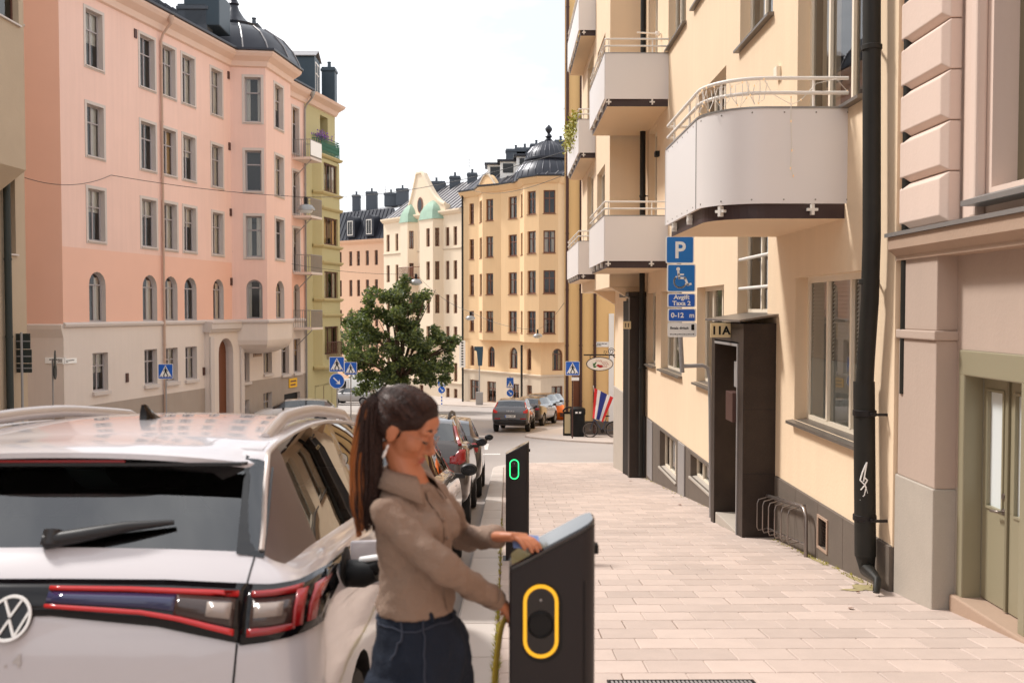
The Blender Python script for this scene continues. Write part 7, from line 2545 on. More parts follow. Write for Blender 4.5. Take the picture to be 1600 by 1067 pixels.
q = MB(); q.tube([ST, BBx], .02, 6); q.tube([BBx, HD], .022, 6); q.tube([(.15, 0, .7), (-.37, 0, .74)], .02, 6); q.tube([(hl_, 0, rw), BBx], .013, 6); q.tube([(hl_, 0, rw), (.16, 0, .72)], .012, 6); q.build('frame', 'bike_blue', bk_, smooth=50)
q = MB(); q.tube([HD, (-.40, 0, .68), (-hl_, 0, rw)], .016, 6); q.build('fork', 'bike_blue', bk_, smooth=50)
q = MB(); q.tube([HD, (-.34, 0, 1.0)], .014, 6); q.tube([(-.22, -.26, 1.0), (-.34, -.1, 1.02), (-.34, .1, 1.02), (-.22, .26, 1.0)], .013, 6); q.build('handlebar', 'black', bk_, smooth=50)
q = MB(); q.tube([ST, (.19, 0, .92)], .013, 6); q.ellipsoid((.21, 0, .95), (.14, .08, .035), 12, 6); q.build('saddle', 'black', bk_, smooth=50)
q = MB(); q.lathe((.02, -.03, .28), [(.09, -.005), (.09, .005)], 16, axis='y'); q.tube([(.02, -.05, .28), (.14, -.06, .2)], .01, 5); q.tube([(.02, .05, .28), (-.1, .06, .36)], .01, 5); q.build('crank', 'iron', bk_)
q = MB(); q.tube([(hl_ + .36 * math.cos(R(a)), 0, rw + .36 * math.sin(R(a))) for a in range(20, 175, 12)], .02, 5, flat=1.2); q.build('mudguard', 'black', bk_, smooth=50)
# orange tarpaulin bag across the street
c = P(883, 640, 59)
r = root('sand_bag', 'large crumpled orange builder sack beyond the parked row', 'sack', (c.x, 59, rz(59)), local=True)
q = MB(); q.ellipsoid((0, 0, .42), (.85, .6, .5), 26, 16)
q.v = [tuple(V(p) + V((noise.noise(V(p) * 3) * .16, noise.noise(V(p) * 3 + V((5, 1, 2))) * .16, noise.noise(V(p) * 2.4 + V((9, 3, 1))) * .15))) for p in q.v]
q.v = [(x, y_, max(z, .01)) for x, y_, z in q.v]
q.build('sack_body', 'orange', r, smooth=30)
q = MB(); q.box(-.35, .1, -.66, -.6, .25, .5); q.build('print', 'pipe_brown', r)
# waste bins by the pink gateway
for i, (px_, Yb_, lb) in enumerate(((455, 56.5, 'dark wheeled bin standing before the gateway of the pink house'), (462, 57.2, 'second dark wheeled bin beside the first one at the pink gateway'))):
    X = P(px_, 640, Yb_).x
    r = root('wheeled_bin', lb, 'bin', (X, Yb_, gz(Yb_)), local=True)
    q = MB(); q.ring_loft([[V((-.24, -.28, .08)), V((.24, -.28, .08)), V((.24, .28, .08)), V((-.24, .28, .08))], [V((-.3, -.35, 1.0)), V((.3, -.35, 1.0)), V((.3, .35, 1.0)), V((-.3, .35, 1.0))]]); q.build('tub', 'black', r, bevel=.03)
    q = MB(); q.prism([(-.31, -.37, 1.0), (-.31, .37, 1.0), (-.31, .37, 1.1), (-.31, 0, 1.12), (-.31, -.37, 1.04)], (.62, 0, 0)); q.build('lid', 'black', r, bevel=.02)
    for sx_ in (-.26, .2):
        q = MB(); q.lathe((sx_, .28, .1), [(.1, 0), (.1, .06)], 12, axis='x'); q.build('wheel', 'tyre', r)
# utility column with teal sleeve by the ochre house shop
c = P(750, 600, 82)
r = root('info_column', 'teal hanging banner on a grey utility post by the ochre house shop', 'banner', (c.x, 80.0, gz(80)), local=True)
q = MB(); q.tube([(0, 0, 0), (0, 0, 4.6)], .05, 8); q.build('pole', 'metal_grey', r)
mat('teal', srgb(52, 76, 92), .7)
q = MB(); q.prism([(-.42, -.06, 4.9), (.32, -.06, 4.9), (.32, -.06, 4.6), (.24, -.06, 3.3), (-.1, -.06, 3.3), (-.22, -.06, 4.5), (-.42, -.06, 4.6)], (0, .04, 0)); q.build('banner', 'teal', r)
q = MB(); q.box(-.3, .3, -.25, .25, 0, 1.1); q.build('cabinet', 'metal_grey', r, bevel=.03)

# ================================================================== the woman at the charging post
def skinmat(name, col, rough=.5, sss=.12):
    m = mat(name, col, rough, var=.06, vscale=30)
    b = m.node_tree.nodes['Principled BSDF']
    b.inputs['Subsurface Weight'].default_value = sss
    b.inputs['Subsurface Radius'].default_value = (.012, .005, .003)
    return m
skinmat('skin', srgb(178, 112, 78))
mat('lip', srgb(168, 84, 76), .4)
mat('hair', srgb(44, 26, 20), .5, spec=.25, var=.4, vscale=90, stretch=(.3, 1, 1), bump=.5, bscale=120)
mat('hair_mid', srgb(70, 42, 30), .45, spec=.3)
mat('hair_backlit', srgb(134, 76, 36), .45, spec=.3, var=.35, vscale=60, stretch=(1, 1, .15))  # orange backlight glow put into the strand colour
mat('lash', srgb(30, 18, 14), .6)
mat('shirt', srgb(136, 113, 97), .85, var=.06, vscale=7, bump=.35, bscale=160)
mat('jeans', srgb(32, 38, 50), .9, spec=.2, var=.22, vscale=5, streak=.1, bump=.4, bscale=220)
mat('jeans_pale', srgb(58, 62, 74), .9, spec=.2, var=.2, vscale=12)
mat('stitch', srgb(150, 116, 80), .8)
mat('pearl', srgb(232, 226, 222), .2, metal=.4)
mat('clear_frame', srgb(166, 116, 90), .15)
mat('card_blue', srgb(120, 146, 196), .4)
mat('shoe', srgb(226, 222, 216), .6)

def remesh(mb, name, voxel, smooth_it, mats, parent, off, disp=None, sub=0, cut=None, smooth_f=.5):
    me = mb.mesh(name, off)
    bm = bmesh.new(); bm.from_mesh(me); bmesh.ops.recalc_face_normals(bm, faces=bm.faces); bm.to_mesh(me); bm.free()
    t = bpy.data.objects.new('tmp', me); COL.objects.link(t)
    r_ = t.modifiers.new('r', 'REMESH'); r_.mode = 'VOXEL'; r_.voxel_size = voxel
    if smooth_it:
        s_ = t.modifiers.new('s', 'SMOOTH'); s_.iterations = smooth_it; s_.factor = smooth_f
    if disp:
        for (scale, strength) in disp:
            if scale < 0:                            # banded folds
                tx = bpy.data.textures.new('wd', 'WOOD'); tx.wood_type = 'BANDNOISE'; tx.noise_scale = -scale; tx.turbulence = 9
            else:
                tx = bpy.data.textures.new('cl', 'CLOUDS'); tx.noise_scale = scale; tx.noise_depth = 2
            d_ = t.modifiers.new('d', 'DISPLACE'); d_.texture = tx; d_.strength = strength; d_.mid_level = .5; d_.texture_coords = 'LOCAL'
    ev = evaluated(t)
    bpy.data.objects.remove(t)
    ev.name = name
    if cut:
        bm = bmesh.new(); bm.from_mesh(ev)
        bmesh.ops.delete(bm, geom=[f for f in bm.faces if cut(f.calc_center_median() + off)], context='FACES')
        bm.to_mesh(ev); bm.free()
    ev.materials.clear()
    for m in (mats if isinstance(mats, list) else [mats]):
        ev.materials.append(M_(m))
    ev.polygons.foreach_set('use_smooth', [True] * len(ev.polygons))
    ev.polygons.foreach_set('material_index', [0] * len(ev.polygons))
    o = bpy.data.objects.new(name, ev); COL.objects.link(o); o.parent = parent
    OFF[o.name] = off
    return o

WY = 2.76
FX, FY = -.27, WY                                # where she stands (on the kerb stone line)
wg = gz(WY)
wo_ = root('person', 'woman with long dark ponytail in taupe shirt and dark jeans using the charging post', 'person', (FX, FY, wg))
WO = V((FX, FY, wg))
th = R(25)
fw_ = V((math.cos(th), -math.sin(th), 0)); lf = V((math.sin(th), math.cos(th), 0)); up = V((0, 0, 1))
def sect(c, d, w_, n=20, pw_=2.3, fwd=None, left=None):
    """superellipse ring: d half depth along facing, w half width"""
    f_, l_ = fwd or fw_, left or lf
    out_ = []
    for k in range(n):
        a = 2 * math.pi * k / n
        ca, sa = math.cos(a), math.sin(a)
        out_.append(V(c) + f_ * d * math.copysign(abs(ca) ** (2 / pw_), ca) + l_ * w_ * math.copysign(abs(sa) ** (2 / pw_), sa))
    return out_
def C(px_, py_, Y):
    return P(px_, py_, Y)
# key joints
hipc = C(658, 1000, WY)
waist = C(651, 938, WY)
ribs = C(648, 860, WY)
chest = C(645, 815, WY)
shl = C(641, 778, WY)
neckb = C(634, 737, WY)
headc = C(634, 667, WY)
RS = shl - lf * .142 + V((0, 0, -.016)); LS = shl + lf * .142 + V((0, 0, -.012))
RE = C(694, 884, 2.60); RW = C(774, 936, 2.90); RH = C(800, 952, 2.97)
LE = C(722, 838, 3.16); LW_ = C(778, 838, 2.93); LH = C(800, 836, 2.90)
def limb(q, pts, rs, seg=16):
    pp_ = bez(pts, 6)
    n = len(pp_)
    m = len(rs) - 1
    rr_ = []
    for i in range(n):
        t = i / (n - 1) * m
        k = min(int(t), m - 1)
        rr_.append(rs[k] + (rs[k + 1] - rs[k]) * (t - k))
    q.tube(pp_, rr_, seg)
    for p, r_ in ((pp_[0], rr_[0]), (pp_[-1], rr_[-1])):
        q.ellipsoid(p, (r_, r_, r_), 12, 8)

# ---- head frame
hy, hp = R(14), R(24)
hf = (V((math.cos(hy), -math.sin(hy), 0)) * math.cos(hp) - up * math.sin(hp)).normalized()
hl2 = V((math.sin(hy), math.cos(hy), 0))
hu = hf.cross(hl2).normalized()
HS = .91
HM = Matrix((hf, hl2, hu)).transposed()          # local (forward, left, up) -> world
def H(x, y, z):
    return headc + HM @ (V((x, y, z)) * HS)
def hell(q, c, r_, seg=20, rings=14):
    q.ellipsoid(H(*c), tuple(v * HS for v in r_), seg, rings, M=HM)
q = MB()
hell(q, (-.012, 0, .028), (.094, .073, .088)); hell(q, (.028, 0, -.03), (.062, .057, .08)); hell(q, (.058, 0, -.098), (.025, .026, .02))
hell(q, (.035, 0, -.085), (.045, .043, .03))
for s_ in (-1, 1):
    hell(q, (.048, .034 * s_, -.028), (.036, .03, .034)); hell(q, (.072, .028 * s_, .022), (.022, .028, .013))
    hell(q, (.0775, .030 * s_, -.0015), (.0135, .0165, .0125)); hell(q, (.094, .010 * s_, -.044), (.011, .008, .007))
    hell(q, (-.012, .074 * s_, -.018), (.019, .010, .031)); hell(q, (-.02, .079 * s_, -.008), (.014, .007, .022))
hell(q, (.066, 0, .045), (.03, .045, .035))
q.tube([H(.086, 0, .014), H(.098, 0, -.012), H(.113, 0, -.036), H(.102, 0, -.047)], [.0085 * HS, .0095 * HS, .0125 * HS, .009 * HS], 10)
hell(q, (.110, 0, -.038), (.012, .0115, .0095))
hell(q, (.086, 0, -.066), (.013, .022, .0075)); hell(q, (.084, 0, -.078), (.012, .018, .0075))
# neck, torso core, arms down to the hands: one skin
nk0 = H(-.03, 0, -.06)
q.ring_loft([sect(neckb + V((0, 0, -.05)), .07, .085, 16), sect(neckb + V((.005, 0, .0)), .048, .052, 16), sect((neckb + nk0) / 2 + V((.006, 0, 0)), .043, .043, 16), sect(nk0 + V((.008, 0, 0)), .043, .042, 16)])
q.ring_loft([sect(hipc, .07, .10), sect(waist, .066, .09), sect(ribs, .07, .095), sect(chest, .075, .10), sect(shl, .04, .09), sect(neckb + V((0, 0, -.02)), .05, .06)])
limb(q, [RS + V((.005, .015, -.005)), RS.lerp(RE, .5), RE, RE.lerp(RW, .5) + V((0, .0, -.006)), RW], [.026, .025, .025, .024, .024], 12)
limb(q, [LS + V((-.005, -.01, -.005)), LS.lerp(LE, .5), LE, LE.lerp(LW_, .5), LW_], [.026, .025, .025, .024, .024], 12)
for s_ in (-1, 1):                                # legs inside the jeans
    hp_ = hipc + lf * .075 * s_ + V((0, 0, -.05))
    limb(q, [hp_, V((hp_.x + .01, hp_.y, wg + .5)), V((hp_.x - .01, hp_.y, wg + .1))], [.045, .045, .035], 12)
# hands: palm, four fingers, thumb
def hand(q, wrist, fdir, palm_n, curl, L_=.172, spread=.012, thumb_dir=None, thumb_side=1):
    f_ = fdir.normalized(); n_ = (palm_n - f_ * palm_n.dot(f_)).normalized(); s_ = f_.cross(n_).normalized() * thumb_side
    pl_ = .085
    for k in range(5):                            # palm as overlapping ellipsoids
        off_ = (k - 2) * .0165
        q.tube([wrist + s_ * off_ * .6, wrist + f_ * pl_ * .5 + s_ * off_, wrist + f_ * pl_ + s_ * off_ * 1.1], [.016, .0155, .0125], 8)
    ends = []
    for k, (ln, cu) in enumerate(zip((.068, .076, .071, .056), curl)):
        off_ = (1.5 - k) * .0195
        b0 = wrist + f_ * pl_ * .95 + s_ * off_
        d = f_.copy(); p = b0; pts = [p]
        for j, fr_ in enumerate((.46, .31, .23)):
            ang = cu * (.8 if j == 0 else 1.0)
            d = (d * math.cos(ang) + n_ * math.sin(ang)).normalized()
            ortho = d
            p = p + d * ln * fr_; pts.append(p)
            n2 = (n_ - d * n_.dot(d))
            if n2.length > 1e-3:
                n_k = n2.normalized()
        q.tube(pts, [.0098, .0092, .0086, .0068], 8)
        q.ellipsoid(pts[-1], (.0068, .0068, .0068), 8, 6)
        ends.append(pts[-1])
    td = (f_ * .75 + s_ * .7 + n_ * .35).normalized() if thumb_dir is None else thumb_dir
    t0 = wrist + f_ * .028 + s_ * .028
    t1 = t0 + td * .042; td2 = (td * .8 + f_ * .5 + n_ * .2).normalized(); t2 = t1 + td2 * .03; t3 = t2 + (td2 * .8 + f_ * .4).normalized() * .022
    q.tube([t0, t1, t2, t3], [.0145, .012, .0105, .008], 8); q.ellipsoid(t3, (.008, .008, .008), 8, 6)
    return ends, t3
ldir = (LH - LW_).normalized()
lpn = V((.15, -.35, -.9))
hand(q, LW_ + ldir * .0, (ldir + V((.2, -.15, -.05))).normalized(), lpn, (.35, .42, .5, .55), thumb_side=1)
rdir = (RH - RW).normalized()
hand(q, RW, rdir, V((.0, .5, -.85)), (.45, .5, .55, .6), thumb_side=-1)
body = remesh(q, 'body', .0042, 4, 'skin', wo_, WO)
# face details
def strand(pts, r_, m, name, par=wo_, seg=6):
    q = MB(); q.tube(pts, r_, seg); return q.build(name, m, par, smooth=60)
for s_ in (-1, 1):
    strand([H(.088, .016 * s_, .027), H(.089, .030 * s_, .033), H(.078, .047 * s_, .028)], [.003, .0042, .002], 'lash', 'eyebrow')
    strand([H(.091, .018 * s_, -.007), H(.0925, .030 * s_, -.011), H(.083, .045 * s_, -.007)], [.0018, .0032, .0024], 'lash', 'eyelash')
    q = MB(); hell(q, (-.006, .083 * s_, -.062), (.004, .003, .010), 10, 8); hell(q, (-.006, .083 * s_, -.084), (.0055, .004, .016), 10, 8); q.build('earring', 'pearl', wo_, smooth=60)
q = MB(); hell(q, (.0905, 0, -.0665), (.0105, .0195, .005)); hell(q, (.0885, 0, -.0775), (.0105, .0165, .0055)); q.build('lips', 'lip', wo_, smooth=60)
# clear-framed glasses
gl_ = None
q = MB()
for s_ in (-1, 1):
    n = 20
    q.tube([H(.108 - .012 * abs(math.cos(6.2832 * k / n)) * 0 - .25 * abs(.033 + .021 * math.cos(6.2832 * k / n)) + .004, s_ * (.033 + .024 * math.cos(6.2832 * k / n)), -.008 + .02 * math.sin(6.2832 * k / n)) for k in range(n + 1)], .0009, 5, cap=False)
    q.tube([H(.094, .056 * s_, .0), H(.04, .073 * s_, .0), H(-.02, .079 * s_, .002)], .0009, 5)
q.tube([H(.107, -.011, -.004), H(.109, 0, -.001), H(.107, .011, -.004)], .0009, 5)
q.build('glasses', 'clear_frame', wo_, smooth=60)
# ---- hair: smooth cap pulled back to the tie
q = MB()
hell(q, (-.022, 0, .038), (.097, .081, .090)); hell(q, (-.05, 0, .01), (.075, .078, .075)); hell(q, (.012, 0, .065), (.072, .068, .058))
for s_ in (-1, 1):
    hell(q, (-.035, .052 * s_, .0), (.05, .034, .05)); hell(q, (.02, .05 * s_, .045), (.045, .03, .035))
tie = H(-.118, 0, .055)
q.tube([H(-.08, 0, .05), tie], [.05, .028], 14)
def not_face(p):
    l = HM.transposed() @ (p - headc) / HS
    return False
cap_ = remesh(q, 'hair', .005, 5, 'hair', wo_, WO)
bvc = BVHTree.FromPolygons([v.co + WO for v in cap_.data.vertices], [list(p.vertices) for p in cap_.data.polygons])
rngh = random.Random(8)
hc_ = H(-.022, 0, .03)
for (m, cnt) in (('hair', 330), ('hair_mid', 170)):  # strands combed back from the hairline to the tie
    q = MB()
    for k in range(cnt):
        a = rngh.uniform(-1.75, 1.75)
        st_ = V((.085 * math.cos(a * .55), .082 * math.sin(a), .078 * math.cos(a) + rngh.uniform(-.012, .01)))
        st_.x -= max(0, abs(a) - .9) * .07
        d0 = (HM @ st_).normalized(); d1 = (tie - hc_ + V((rngh.gauss(0, .006), rngh.gauss(0, .006), rngh.gauss(0, .006)))).normalized()
        pts = []
        n = 12
        for i in range(n + 1):
            t = i / n
            d = (d0.lerp(d1, t) + hu * .25 * math.sin(math.pi * t) * max(0, math.cos(a))).normalized()
            h = bvc.ray_cast(hc_ + d * .4, -d)
            if h[0]:
                pts.append(h[0] + h[1] * rngh.uniform(.0002, .0016))
        if len(pts) > 4:
            q.tube(pts, .0013, 4)
    stuff(q.build('hair_strands', m, wo_, smooth=70, fix=False))
q = MB(); q.tube([H(-.112, 0, .053), H(-.126, 0, .056)], [.03, .03], 16); q.build('hair_tie', 'lash', wo_, smooth=50)
# ponytail: a bundle of many strands falling down the back
base = H(-.122, 0, .056)
endp = C(571, 838, WY - .05)
mid1 = C(578, 650, WY - .02); mid2 = C(574, 720, WY - .03); mid3 = C(574, 785, WY - .05)
rng = random.Random(3)
for (nm, m, cnt, spread0) in (('ponytail', 'hair', 300, .026), ('ponytail_backlit', 'hair_backlit', 120, .034)):
    q = MB()
    for k in range(cnt):
        a = rng.uniform(0, 6.283); rr_ = math.sqrt(rng.random())
        if nm == 'ponytail_backlit':  # orange strands along the outer left side, painting the backlit rim
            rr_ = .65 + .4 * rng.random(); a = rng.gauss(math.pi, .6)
        ox, oy = math.cos(a) * rr_, math.sin(a) * rr_
        cut_ = rng.uniform(.78, 1.0) if nm == 'ponytail' else rng.uniform(.85, 1.03)
        pts = []
        way = [(base, .017), (mid1 + V((.004, 0, .02)), .028), (mid2, .044), (mid3, .042), (endp, .022)]
        P0 = bez([w_[0] for w_ in way], 5)
        ph = rng.uniform(0, 6.28)
        nP = len(P0)
        for i, p in enumerate(P0):
            t = i / (nP - 1)
            if t > cut_:
                break
            k2 = t * 4
            j = min(int(k2), 3)
            sp_r = way[j][1] + (way[j + 1][1] - way[j][1]) * (k2 - j)
            wob = .004 * math.sin(ph + t * 9)
            pts.append(p + V((ox * sp_r + wob, oy * sp_r + wob, 0)))
        if nm == 'ponytail_backlit':
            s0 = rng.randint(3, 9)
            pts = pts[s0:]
        if len(pts) > 3:
            n = len(pts)
            q.tube(pts, [.0042 * (1 - .75 * (i / (n - 1)) ** 2) for i in range(n)], 4)
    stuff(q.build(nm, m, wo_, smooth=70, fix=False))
# loose wisps in front of the ear

# ---- shirt
q = MB()
hem = waist + V((0, 0, -.012))
q.ring_loft([sect(hem + V((0, 0, -.012)), .104, .126, 26), sect(waist + V((0, 0, .03)), .100, .122, 26), sect(ribs, .097, .124, 26), sect(chest + fw_ * .004, .102, .132, 26), sect(chest.lerp(shl, .55), .098, .146, 26), sect(shl + V((0, 0, .0)), .070, .142, 26), sect(shl.lerp(neckb, .45) + V((0, 0, -.006)), .066, .105, 26), sect(neckb + V((-.004, 0, -.018)), .052, .058, 26)])
for s_ in (-1, 1):                                # bust
    cc = chest + fw_ * .078 + lf * .056 * s_ + V((0, 0, -.005)); q.ellipsoid(cc, (.046, .046, .05), 14, 10)
RWs = RW + (RE - RW).normalized() * .005; LWs = LW_ + (LE - LW_).normalized() * .012
limb(q, [RS + V((.005, .015, -.005)), RS.lerp(RE, .5) + V((0, 0, -.0)), RE, RE.lerp(RW, .5) + V((0, .0, -.006)), RWs], [.050, .046, .044, .040, .032])
limb(q, [LS + V((-.005, -.01, -.005)), LS.lerp(LE, .5), LE, LE.lerp(LW_, .5), LWs], [.048, .044, .042, .038, .032])
shirt = remesh(q, 'shirt', .006, 6, 'shirt', wo_, WO, disp=[(.06, .014), (-.11, .009), (.022, .005)], smooth_f=.5)
# sleeve creases as soft ridges, cuffs, collar, placket, hem band
for (w0, e0_, rr_) in ((RWs, RE, .034), (LWs, LE, .034)):
    d = (e0_ - w0).normalized()
    q = MB(); q.tube([w0 - d * .012, w0 + d * .045], [rr_ - .001, rr_ + .003], 18); q.build('cuff', 'shirt', shirt, smooth=60)
q = MB()
NC = 48
ring1 = sect(neckb + V((-.004, 0, .018)), .052, .054, NC, 2.0); ring2 = sect(neckb + V((-.002, 0, -.022)), .086, .100, NC, 2.0)
for sgn in (1, -1):                               # two leaves, pointed at the front, open at the throat
    rows_c = []
    for k in range(4, NC // 2 + 1):
        a_ = (sgn * k) % NC
        t = 1 - (k - 4) / (NC // 2 - 4)
        f_amt = t ** 3
        top_ = ring1[a_] + V((0, 0, -.022 * t * t)) + fw_ * .012 * f_amt
        bot = ring2[a_] + V((0, 0, -.052 * f_amt - .006)) + fw_ * .03 * f_amt + lf * .012 * sgn * f_amt
        midp = top_.lerp(bot, .45) + V((0, 0, .014))
        rows_c.append((top_, midp, bot))
    for (a, m1, b), (c_, m2, d_) in zip(rows_c[:-1], rows_c[1:]):
        q.poly([a, m1, m2, c_]); q.poly([m1, b, d_, m2])
co_ = q.build('collar', 'shirt', shirt)
bm = bmesh.new(); bm.from_mesh(co_.data); bmesh.ops.remove_doubles(bm, verts=bm.verts, dist=1e-4); bmesh.ops.recalc_face_normals(bm, faces=bm.faces); bm.to_mesh(co_.data); bm.free()
sharp_shade(co_.data, 70)
sm = co_.modifiers.new('s', 'SOLIDIFY'); sm.thickness = .004
q = MB(); pts = []
bvs = BVHTree.FromPolygons([v.co + WO for v in shirt.data.vertices], [list(p.vertices) for p in shirt.data.polygons])
for k in range(14):
    t = k / 13; p = (neckb + V((0, 0, -.05))).lerp(hem, t)
    h = bvs.ray_cast(p, fw_)
    if h[0]:
        pts.append(h[0] + fw_ * .002)
q.tube(pts, .013, 8, flat=1.0)
q.v = [tuple(V(v)) for v in q.v]
# flatten the placket against the shirt
fl2 = []
for v in q.v:
    v = V(v); h = bvs.ray_cast(v - fw_ * .05, fw_); fl2.append(tuple((h[0] + fw_ * .003) if h[0] and h[3] < .09 else v))
q.v = fl2
q.build('placket', 'shirt', shirt, smooth=60)
for k in range(5):
    i = 1 + k * 2
    if i < len(pts):
        q = MB(); q.ellipsoid(pts[i] + fw_ * .004, (.006, .006, .006), 8, 6); q.build('button', 'shirt', shirt, smooth=60)
# ---- jeans
q = MB()
q.ring_loft([sect(waist + V((0, 0, .012)), .084, .106, 24), sect(waist + V((0, 0, -.03)), .097, .120, 24), sect(hipc + V((0, 0, -.01)), .128, .162, 24), sect(hipc + V((0, 0, -.09)), .13, .168, 24), sect(hipc + V((0, 0, -.17)), .10, .15, 24)])
feet = []
for s_ in (-1, 1):
    h0_ = hipc + lf * .088 * s_ + V((0, 0, -.07))
    ft = V((FX, FY, wg)) + lf * .105 * s_ + fw_ * (.04 if s_ > 0 else -.05)
    feet.append(ft)
    rings = []
    for k in range(9):
        t = k / 8; c_ = h0_.lerp(ft + V((0, 0, .05)), t)
        rings.append(sect(c_, .112 - .012 * t, .098 - .004 * t, 18, 2.2))
    q.ring_loft(rings)
jeans = remesh(q, 'jeans', .008, 5, 'jeans', wo_, WO, disp=[(.06, .016), (-.16, .010), (.025, .005)])
bvj = BVHTree.FromPolygons([v.co + WO for v in jeans.data.vertices], [list(p.vertices) for p in jeans.data.polygons])
def on_jeans(pts, r_, m, name, eps=.002):
    out_ = []
    for p in pts:
        h = bvj.find_nearest(p)
        if h[0] is not None:
            out_.append(h[0] + h[1] * eps)
    if len(out_) > 1:
        q = MB(); q.tube(out_, r_, 6); q.build(name, m, jeans, smooth=60)
band = sect(waist + V((0, 0, -.028)), .13, .16, 40)
on_jeans(band + [band[0]], .0025, 'jeans_pale', 'waistband_seam')
ctr = lambda px_, py_: P(px_, py_, 2.60)
on_jeans(bez([ctr(612, 955), ctr(622, 990), ctr(612, 1020), ctr(600, 1030)], 5), .003, 'jeans_pale', 'pocket_seam')
on_jeans(bez([ctr(672, 948), ctr(668, 1000), ctr(662, 1060), ctr(660, 1120)], 5), .003, 'jeans_pale', 'side_seam')
for px_ in (600, 652, 700):
    on_jeans([ctr(px_, 938), ctr(px_, 946), ctr(px_, 956)], .007, 'jeans', 'belt_loop', .004)
for ft in feet:
    q = MB(); q.ellipsoid(ft + fw_ * .06 + V((0, 0, .045)), (.14, .05, .05), 16, 10, M=Matrix((fw_, lf, up)).transposed()); q.v = [(a, b, max(c_, gz(b) + .002)) for a, b, c_ in q.v]
    q.build('shoe', 'shoe', wo_, smooth=60)
# ---- payment card in her hand
cc = C(822, 846, 2.885)
cx_, cz_ = V((.9, .15, -.12)).normalized(), V((-.1, .75, .6)).normalized()
q = MB(); q.obox(cc, cx_ * .042, cz_ * .027, cx_.cross(cz_) * .0006); o = q.build('payment_card', 'card_blue', None, loc=tuple(cc)); tag(o, 'pale blue payment card held above the charging post', 'card')

# ================================================================== trees
mat('leaf', srgb(96, 112, 52), .55, island=.45, var=.2, vscale=1.5)
MATS['leaf'].node_tree.nodes['Principled BSDF'].inputs['Subsurface Weight'].default_value = 0
def leafmat(name, col):
    m = mat(name, col, .5, island=.4, var=.15, vscale=1.0)
    t = m.node_tree
    b = t.nodes['Principled BSDF']
    tr = t.nodes.new('ShaderNodeBsdfTranslucent'); tr.inputs[0].default_value = (col[0] * 1.3, col[1] * 1.35, col[2] * .7, 1)
    mxs = t.nodes.new('ShaderNodeMixShader'); mxs.inputs[0].default_value = .3
    out_ = t.nodes['Material Output']
    t.links.new(b.outputs[0], mxs.inputs[1]); t.links.new(tr.outputs[0], mxs.inputs[2]); t.links.new(mxs.outputs[0], out_.inputs[0])
leafmat('leaf_mid', srgb(112, 124, 74)); leafmat('leaf_deep', srgb(72, 86, 56))
def tree(label, X, Y, clumps, trunk_h, nleaf, seed, size=.26, group=None):
    rg = random.Random(seed)
    zg = gz(Y) - .1
    r = root('tree', label, 'tree', (X, Y, zg), local=True, group=group)
    q = MB()
    q.tube([(0, 0, -.2), (.05, 0, trunk_h * .5), (0, .05, trunk_h), (.1, 0, trunk_h * 1.5)], [.30, .24, .2, .12], 10)
    for (cx, cy, cz, rr_) in (clumps if len(clumps) < 30 else clumps[::6]):
        st = V((0, 0, trunk_h * rg.uniform(.8, 1.1))); e = V((cx, cy, cz)); m_ = st.lerp(e, .5) + V((rg.gauss(0, .2), rg.gauss(0, .2), .1))
        q.tube([st, m_, e], [.13, .08, .03], 6)
        for k in range(3):
            e2 = e + V((rg.gauss(0, rr_ * .5), rg.gauss(0, rr_ * .5), rg.gauss(0, rr_ * .4))); q.tube([m_, e2], [.05, .015], 5)
    q.build('trunk', 'bark', r, smooth=50)
    tot = sum(c_[3] ** 2 for c_ in clumps)
    for (m, part_) in (('leaf_mid', .55), ('leaf_deep', .45)):
        q = MB()
        for (cx, cy, cz, rr_) in clumps:
            n = int(nleaf * part_ * rr_ ** 2 / tot)
            for k in range(n):
                d = V((rg.gauss(0, 1), rg.gauss(0, 1), rg.gauss(0, 1))).normalized()
                rad = rr_ * (rg.random() ** .42)
                nz_ = 1 + .35 * noise.noise(d * 2.2 + V((cx, cy, cz)))
                p = V((cx, cy, cz)) + V((d.x, d.y, d.z * .85)) * rad * nz_
                a = V((rg.gauss(0, 1), rg.gauss(0, 1), rg.gauss(0, .7))).normalized(); b = a.orthogonal().normalized()
                b = (b * math.cos(k) + a.cross(b) * math.sin(k)).normalized()
                s_ = size * rg.uniform(.6, 1.2)
                q.poly([p - a * s_ * .5, p + b * s_ * .34 + a * s_ * .05, p + a * s_ * .5, p - b * s_ * .34 + a * s_ * .05])
        stuff(q.build('crown', m, r, fix=False))
    return r
YT = 70.0
tx = P(625, 600, YT).x
def tc_(px_, py_, rpx, dy=0):
    p = P(px_, py_, YT + dy)
    return (p.x - tx, dy, p.z - (gz(YT) - .1), rpx * 1.1 * YT / F)
big = [(625, 462, 34), (596, 486, 36), (648, 486, 36), (572, 512, 36), (612, 520, 46), (654, 524, 40), (560, 548, 30), (592, 560, 42), (632, 564, 44), (672, 560, 36), (694, 528, 24), (574, 592, 32), (612, 598, 34), (650, 594, 34), (686, 578, 26)]
rt_ = random.Random(21)
cl = []
for (a_, b_, r_) in big:                           # leaf clumps scattered through each limb's volume, with gaps between
    for k_ in range(int(r_ * .34)):
        an_, rr_ = rt_.uniform(0, 6.283), r_ * math.sqrt(rt_.random())
        cl.append(tc_(a_ + rr_ * math.cos(an_), b_ + rr_ * math.sin(an_) * .9, rt_.uniform(6, 13), rt_.gauss(0, r_ * .03)))
tree('broad leafy street tree with dense green crown before the cream house', tx, YT, cl, 2.6, 27000, 5, .25)
X2 = P(553, 600, 98).x
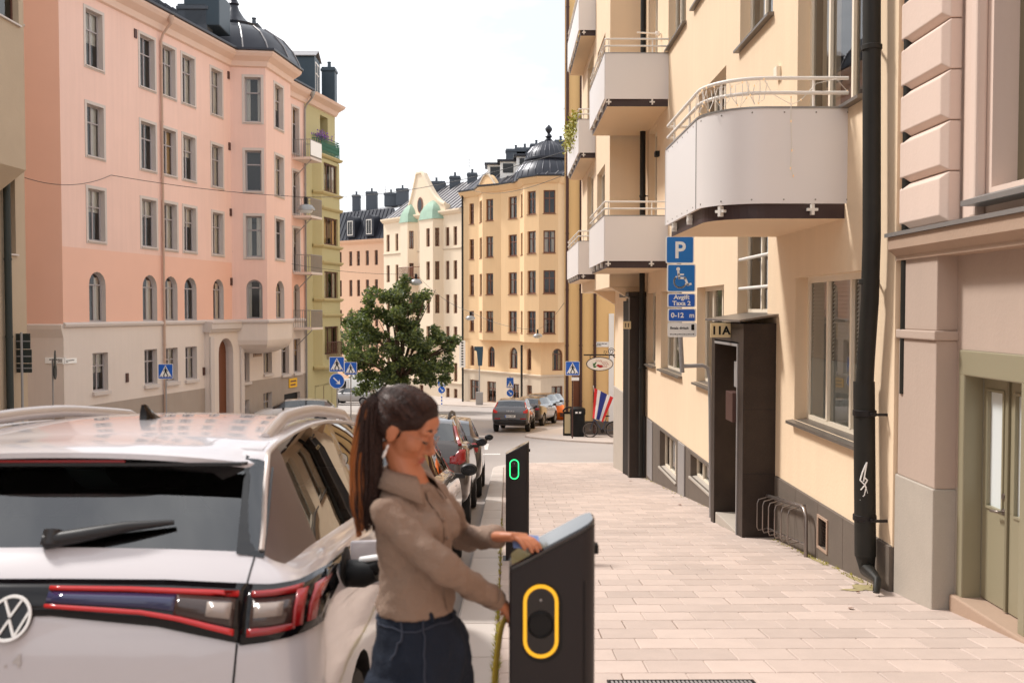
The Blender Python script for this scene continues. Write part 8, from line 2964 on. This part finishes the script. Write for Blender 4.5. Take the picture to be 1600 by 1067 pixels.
cl = [(0, 0, 6.5, 2.0), (1.2, 0, 5.2, 1.7), (-1.2, .5, 5.4, 1.7), (.5, 0, 4, 1.6), (.3, 0, 8, 1.3)]
tree('paler green tree behind the big one beside the peach house', X2, 98, cl, 2.4, 2600, 9, .3)

# ================================================================== overhead wires and hanging street lamps
def wire(label, pts, r=.012, m='iron'):
    a = V(pts[0])
    o = root('overhead_wire', label, 'cable', tuple(a))
    q = MB(); q.tube(pts, r, 4); q.build('wire', m, o)
def sag(a, b, s, n=14):
    a, b = V(a), V(b)
    return [a.lerp(b, k / n) + V((0, 0, -s * 4 * (k / n) * (1 - k / n))) for k in range(n + 1)]
def lamp(label, c, s=1.0):
    c = V(c)
    r = root('street_lamp', label, 'street lamp', tuple(c - V((0, 0, .55 * s))))
    q = MB(); q.lathe(c, [(.05 * s, 0), (.07 * s, -.05 * s), (.07 * s, -.25 * s), (.1 * s, -.28 * s)], 12); q.build('housing', 'iron', r, smooth=40)
    q = MB(); q.lathe(c, [(.1 * s, -.27 * s), (.22 * s, -.3 * s), (.32 * s, -.42 * s), (.34 * s, -.5 * s), (.31 * s, -.5 * s)], 18); q.build('lamp_shade', 'zinc', r, smooth=40)
    q = MB(); q.lathe(c, [(.28 * s, -.49 * s), (.2 * s, -.58 * s), (.02 * s, -.6 * s)], 14); q.build('lens', 'frosted_pane', r, smooth=40)
A_ = fpk.pt(fpk.px(172, 274)[0], .05, fpk.px(172, 274)[1])
lc = P(478, 308, 46)
wire('thin cable from the pink house wall to the hanging street lamp', sag(A_, lc, .15) )
wire('thin cable from the hanging lamp across to the number 11 wing', sag(lc, V((XW, 31, 7.0)), .5))
wire('thin cable from the beige corner to the pink house wall', sag(P(0, 262, 33), A_, .5))
lamp('bell shaped street lamp hanging on a wire before the pink house', lc + V((0, 0, 0)), 1.3)
B0 = fpk.pt(fpk.px(362, 393)[0], .05, fpk.px(362, 393)[1])
l2 = P(650, 428, 70); 
wire('cable from the pink house bay to the lamp above the tree', sag(B0, l2, .4))
lamp('street lamp hanging above the tree crown', l2, 1.4)
l3 = P(735, 487, 66)
wire('cable from the lamp above the tree to the lamp by the ochre house', sag(l2, l3, .4))
lamp('street lamp hanging before the left windows of the ochre house', l3, 1.0)
l4 = P(840, 515, 60)
wire('cable from the ochre house lamp to the lamp near its dome bay', sag(l3, l4, .3))
lamp('street lamp hanging below the round bay of the ochre house', l4, .9)
wire('cable from the round bay lamp to the golden corner house', sag(l4, V((2.8, 44.8, zpy(470, 44.8))), .2))
wire('high cable crossing before the ochre house roof', sag(P(722, 290, 84), V((XW, 33.5, zpy(262, 33.5))), .8))
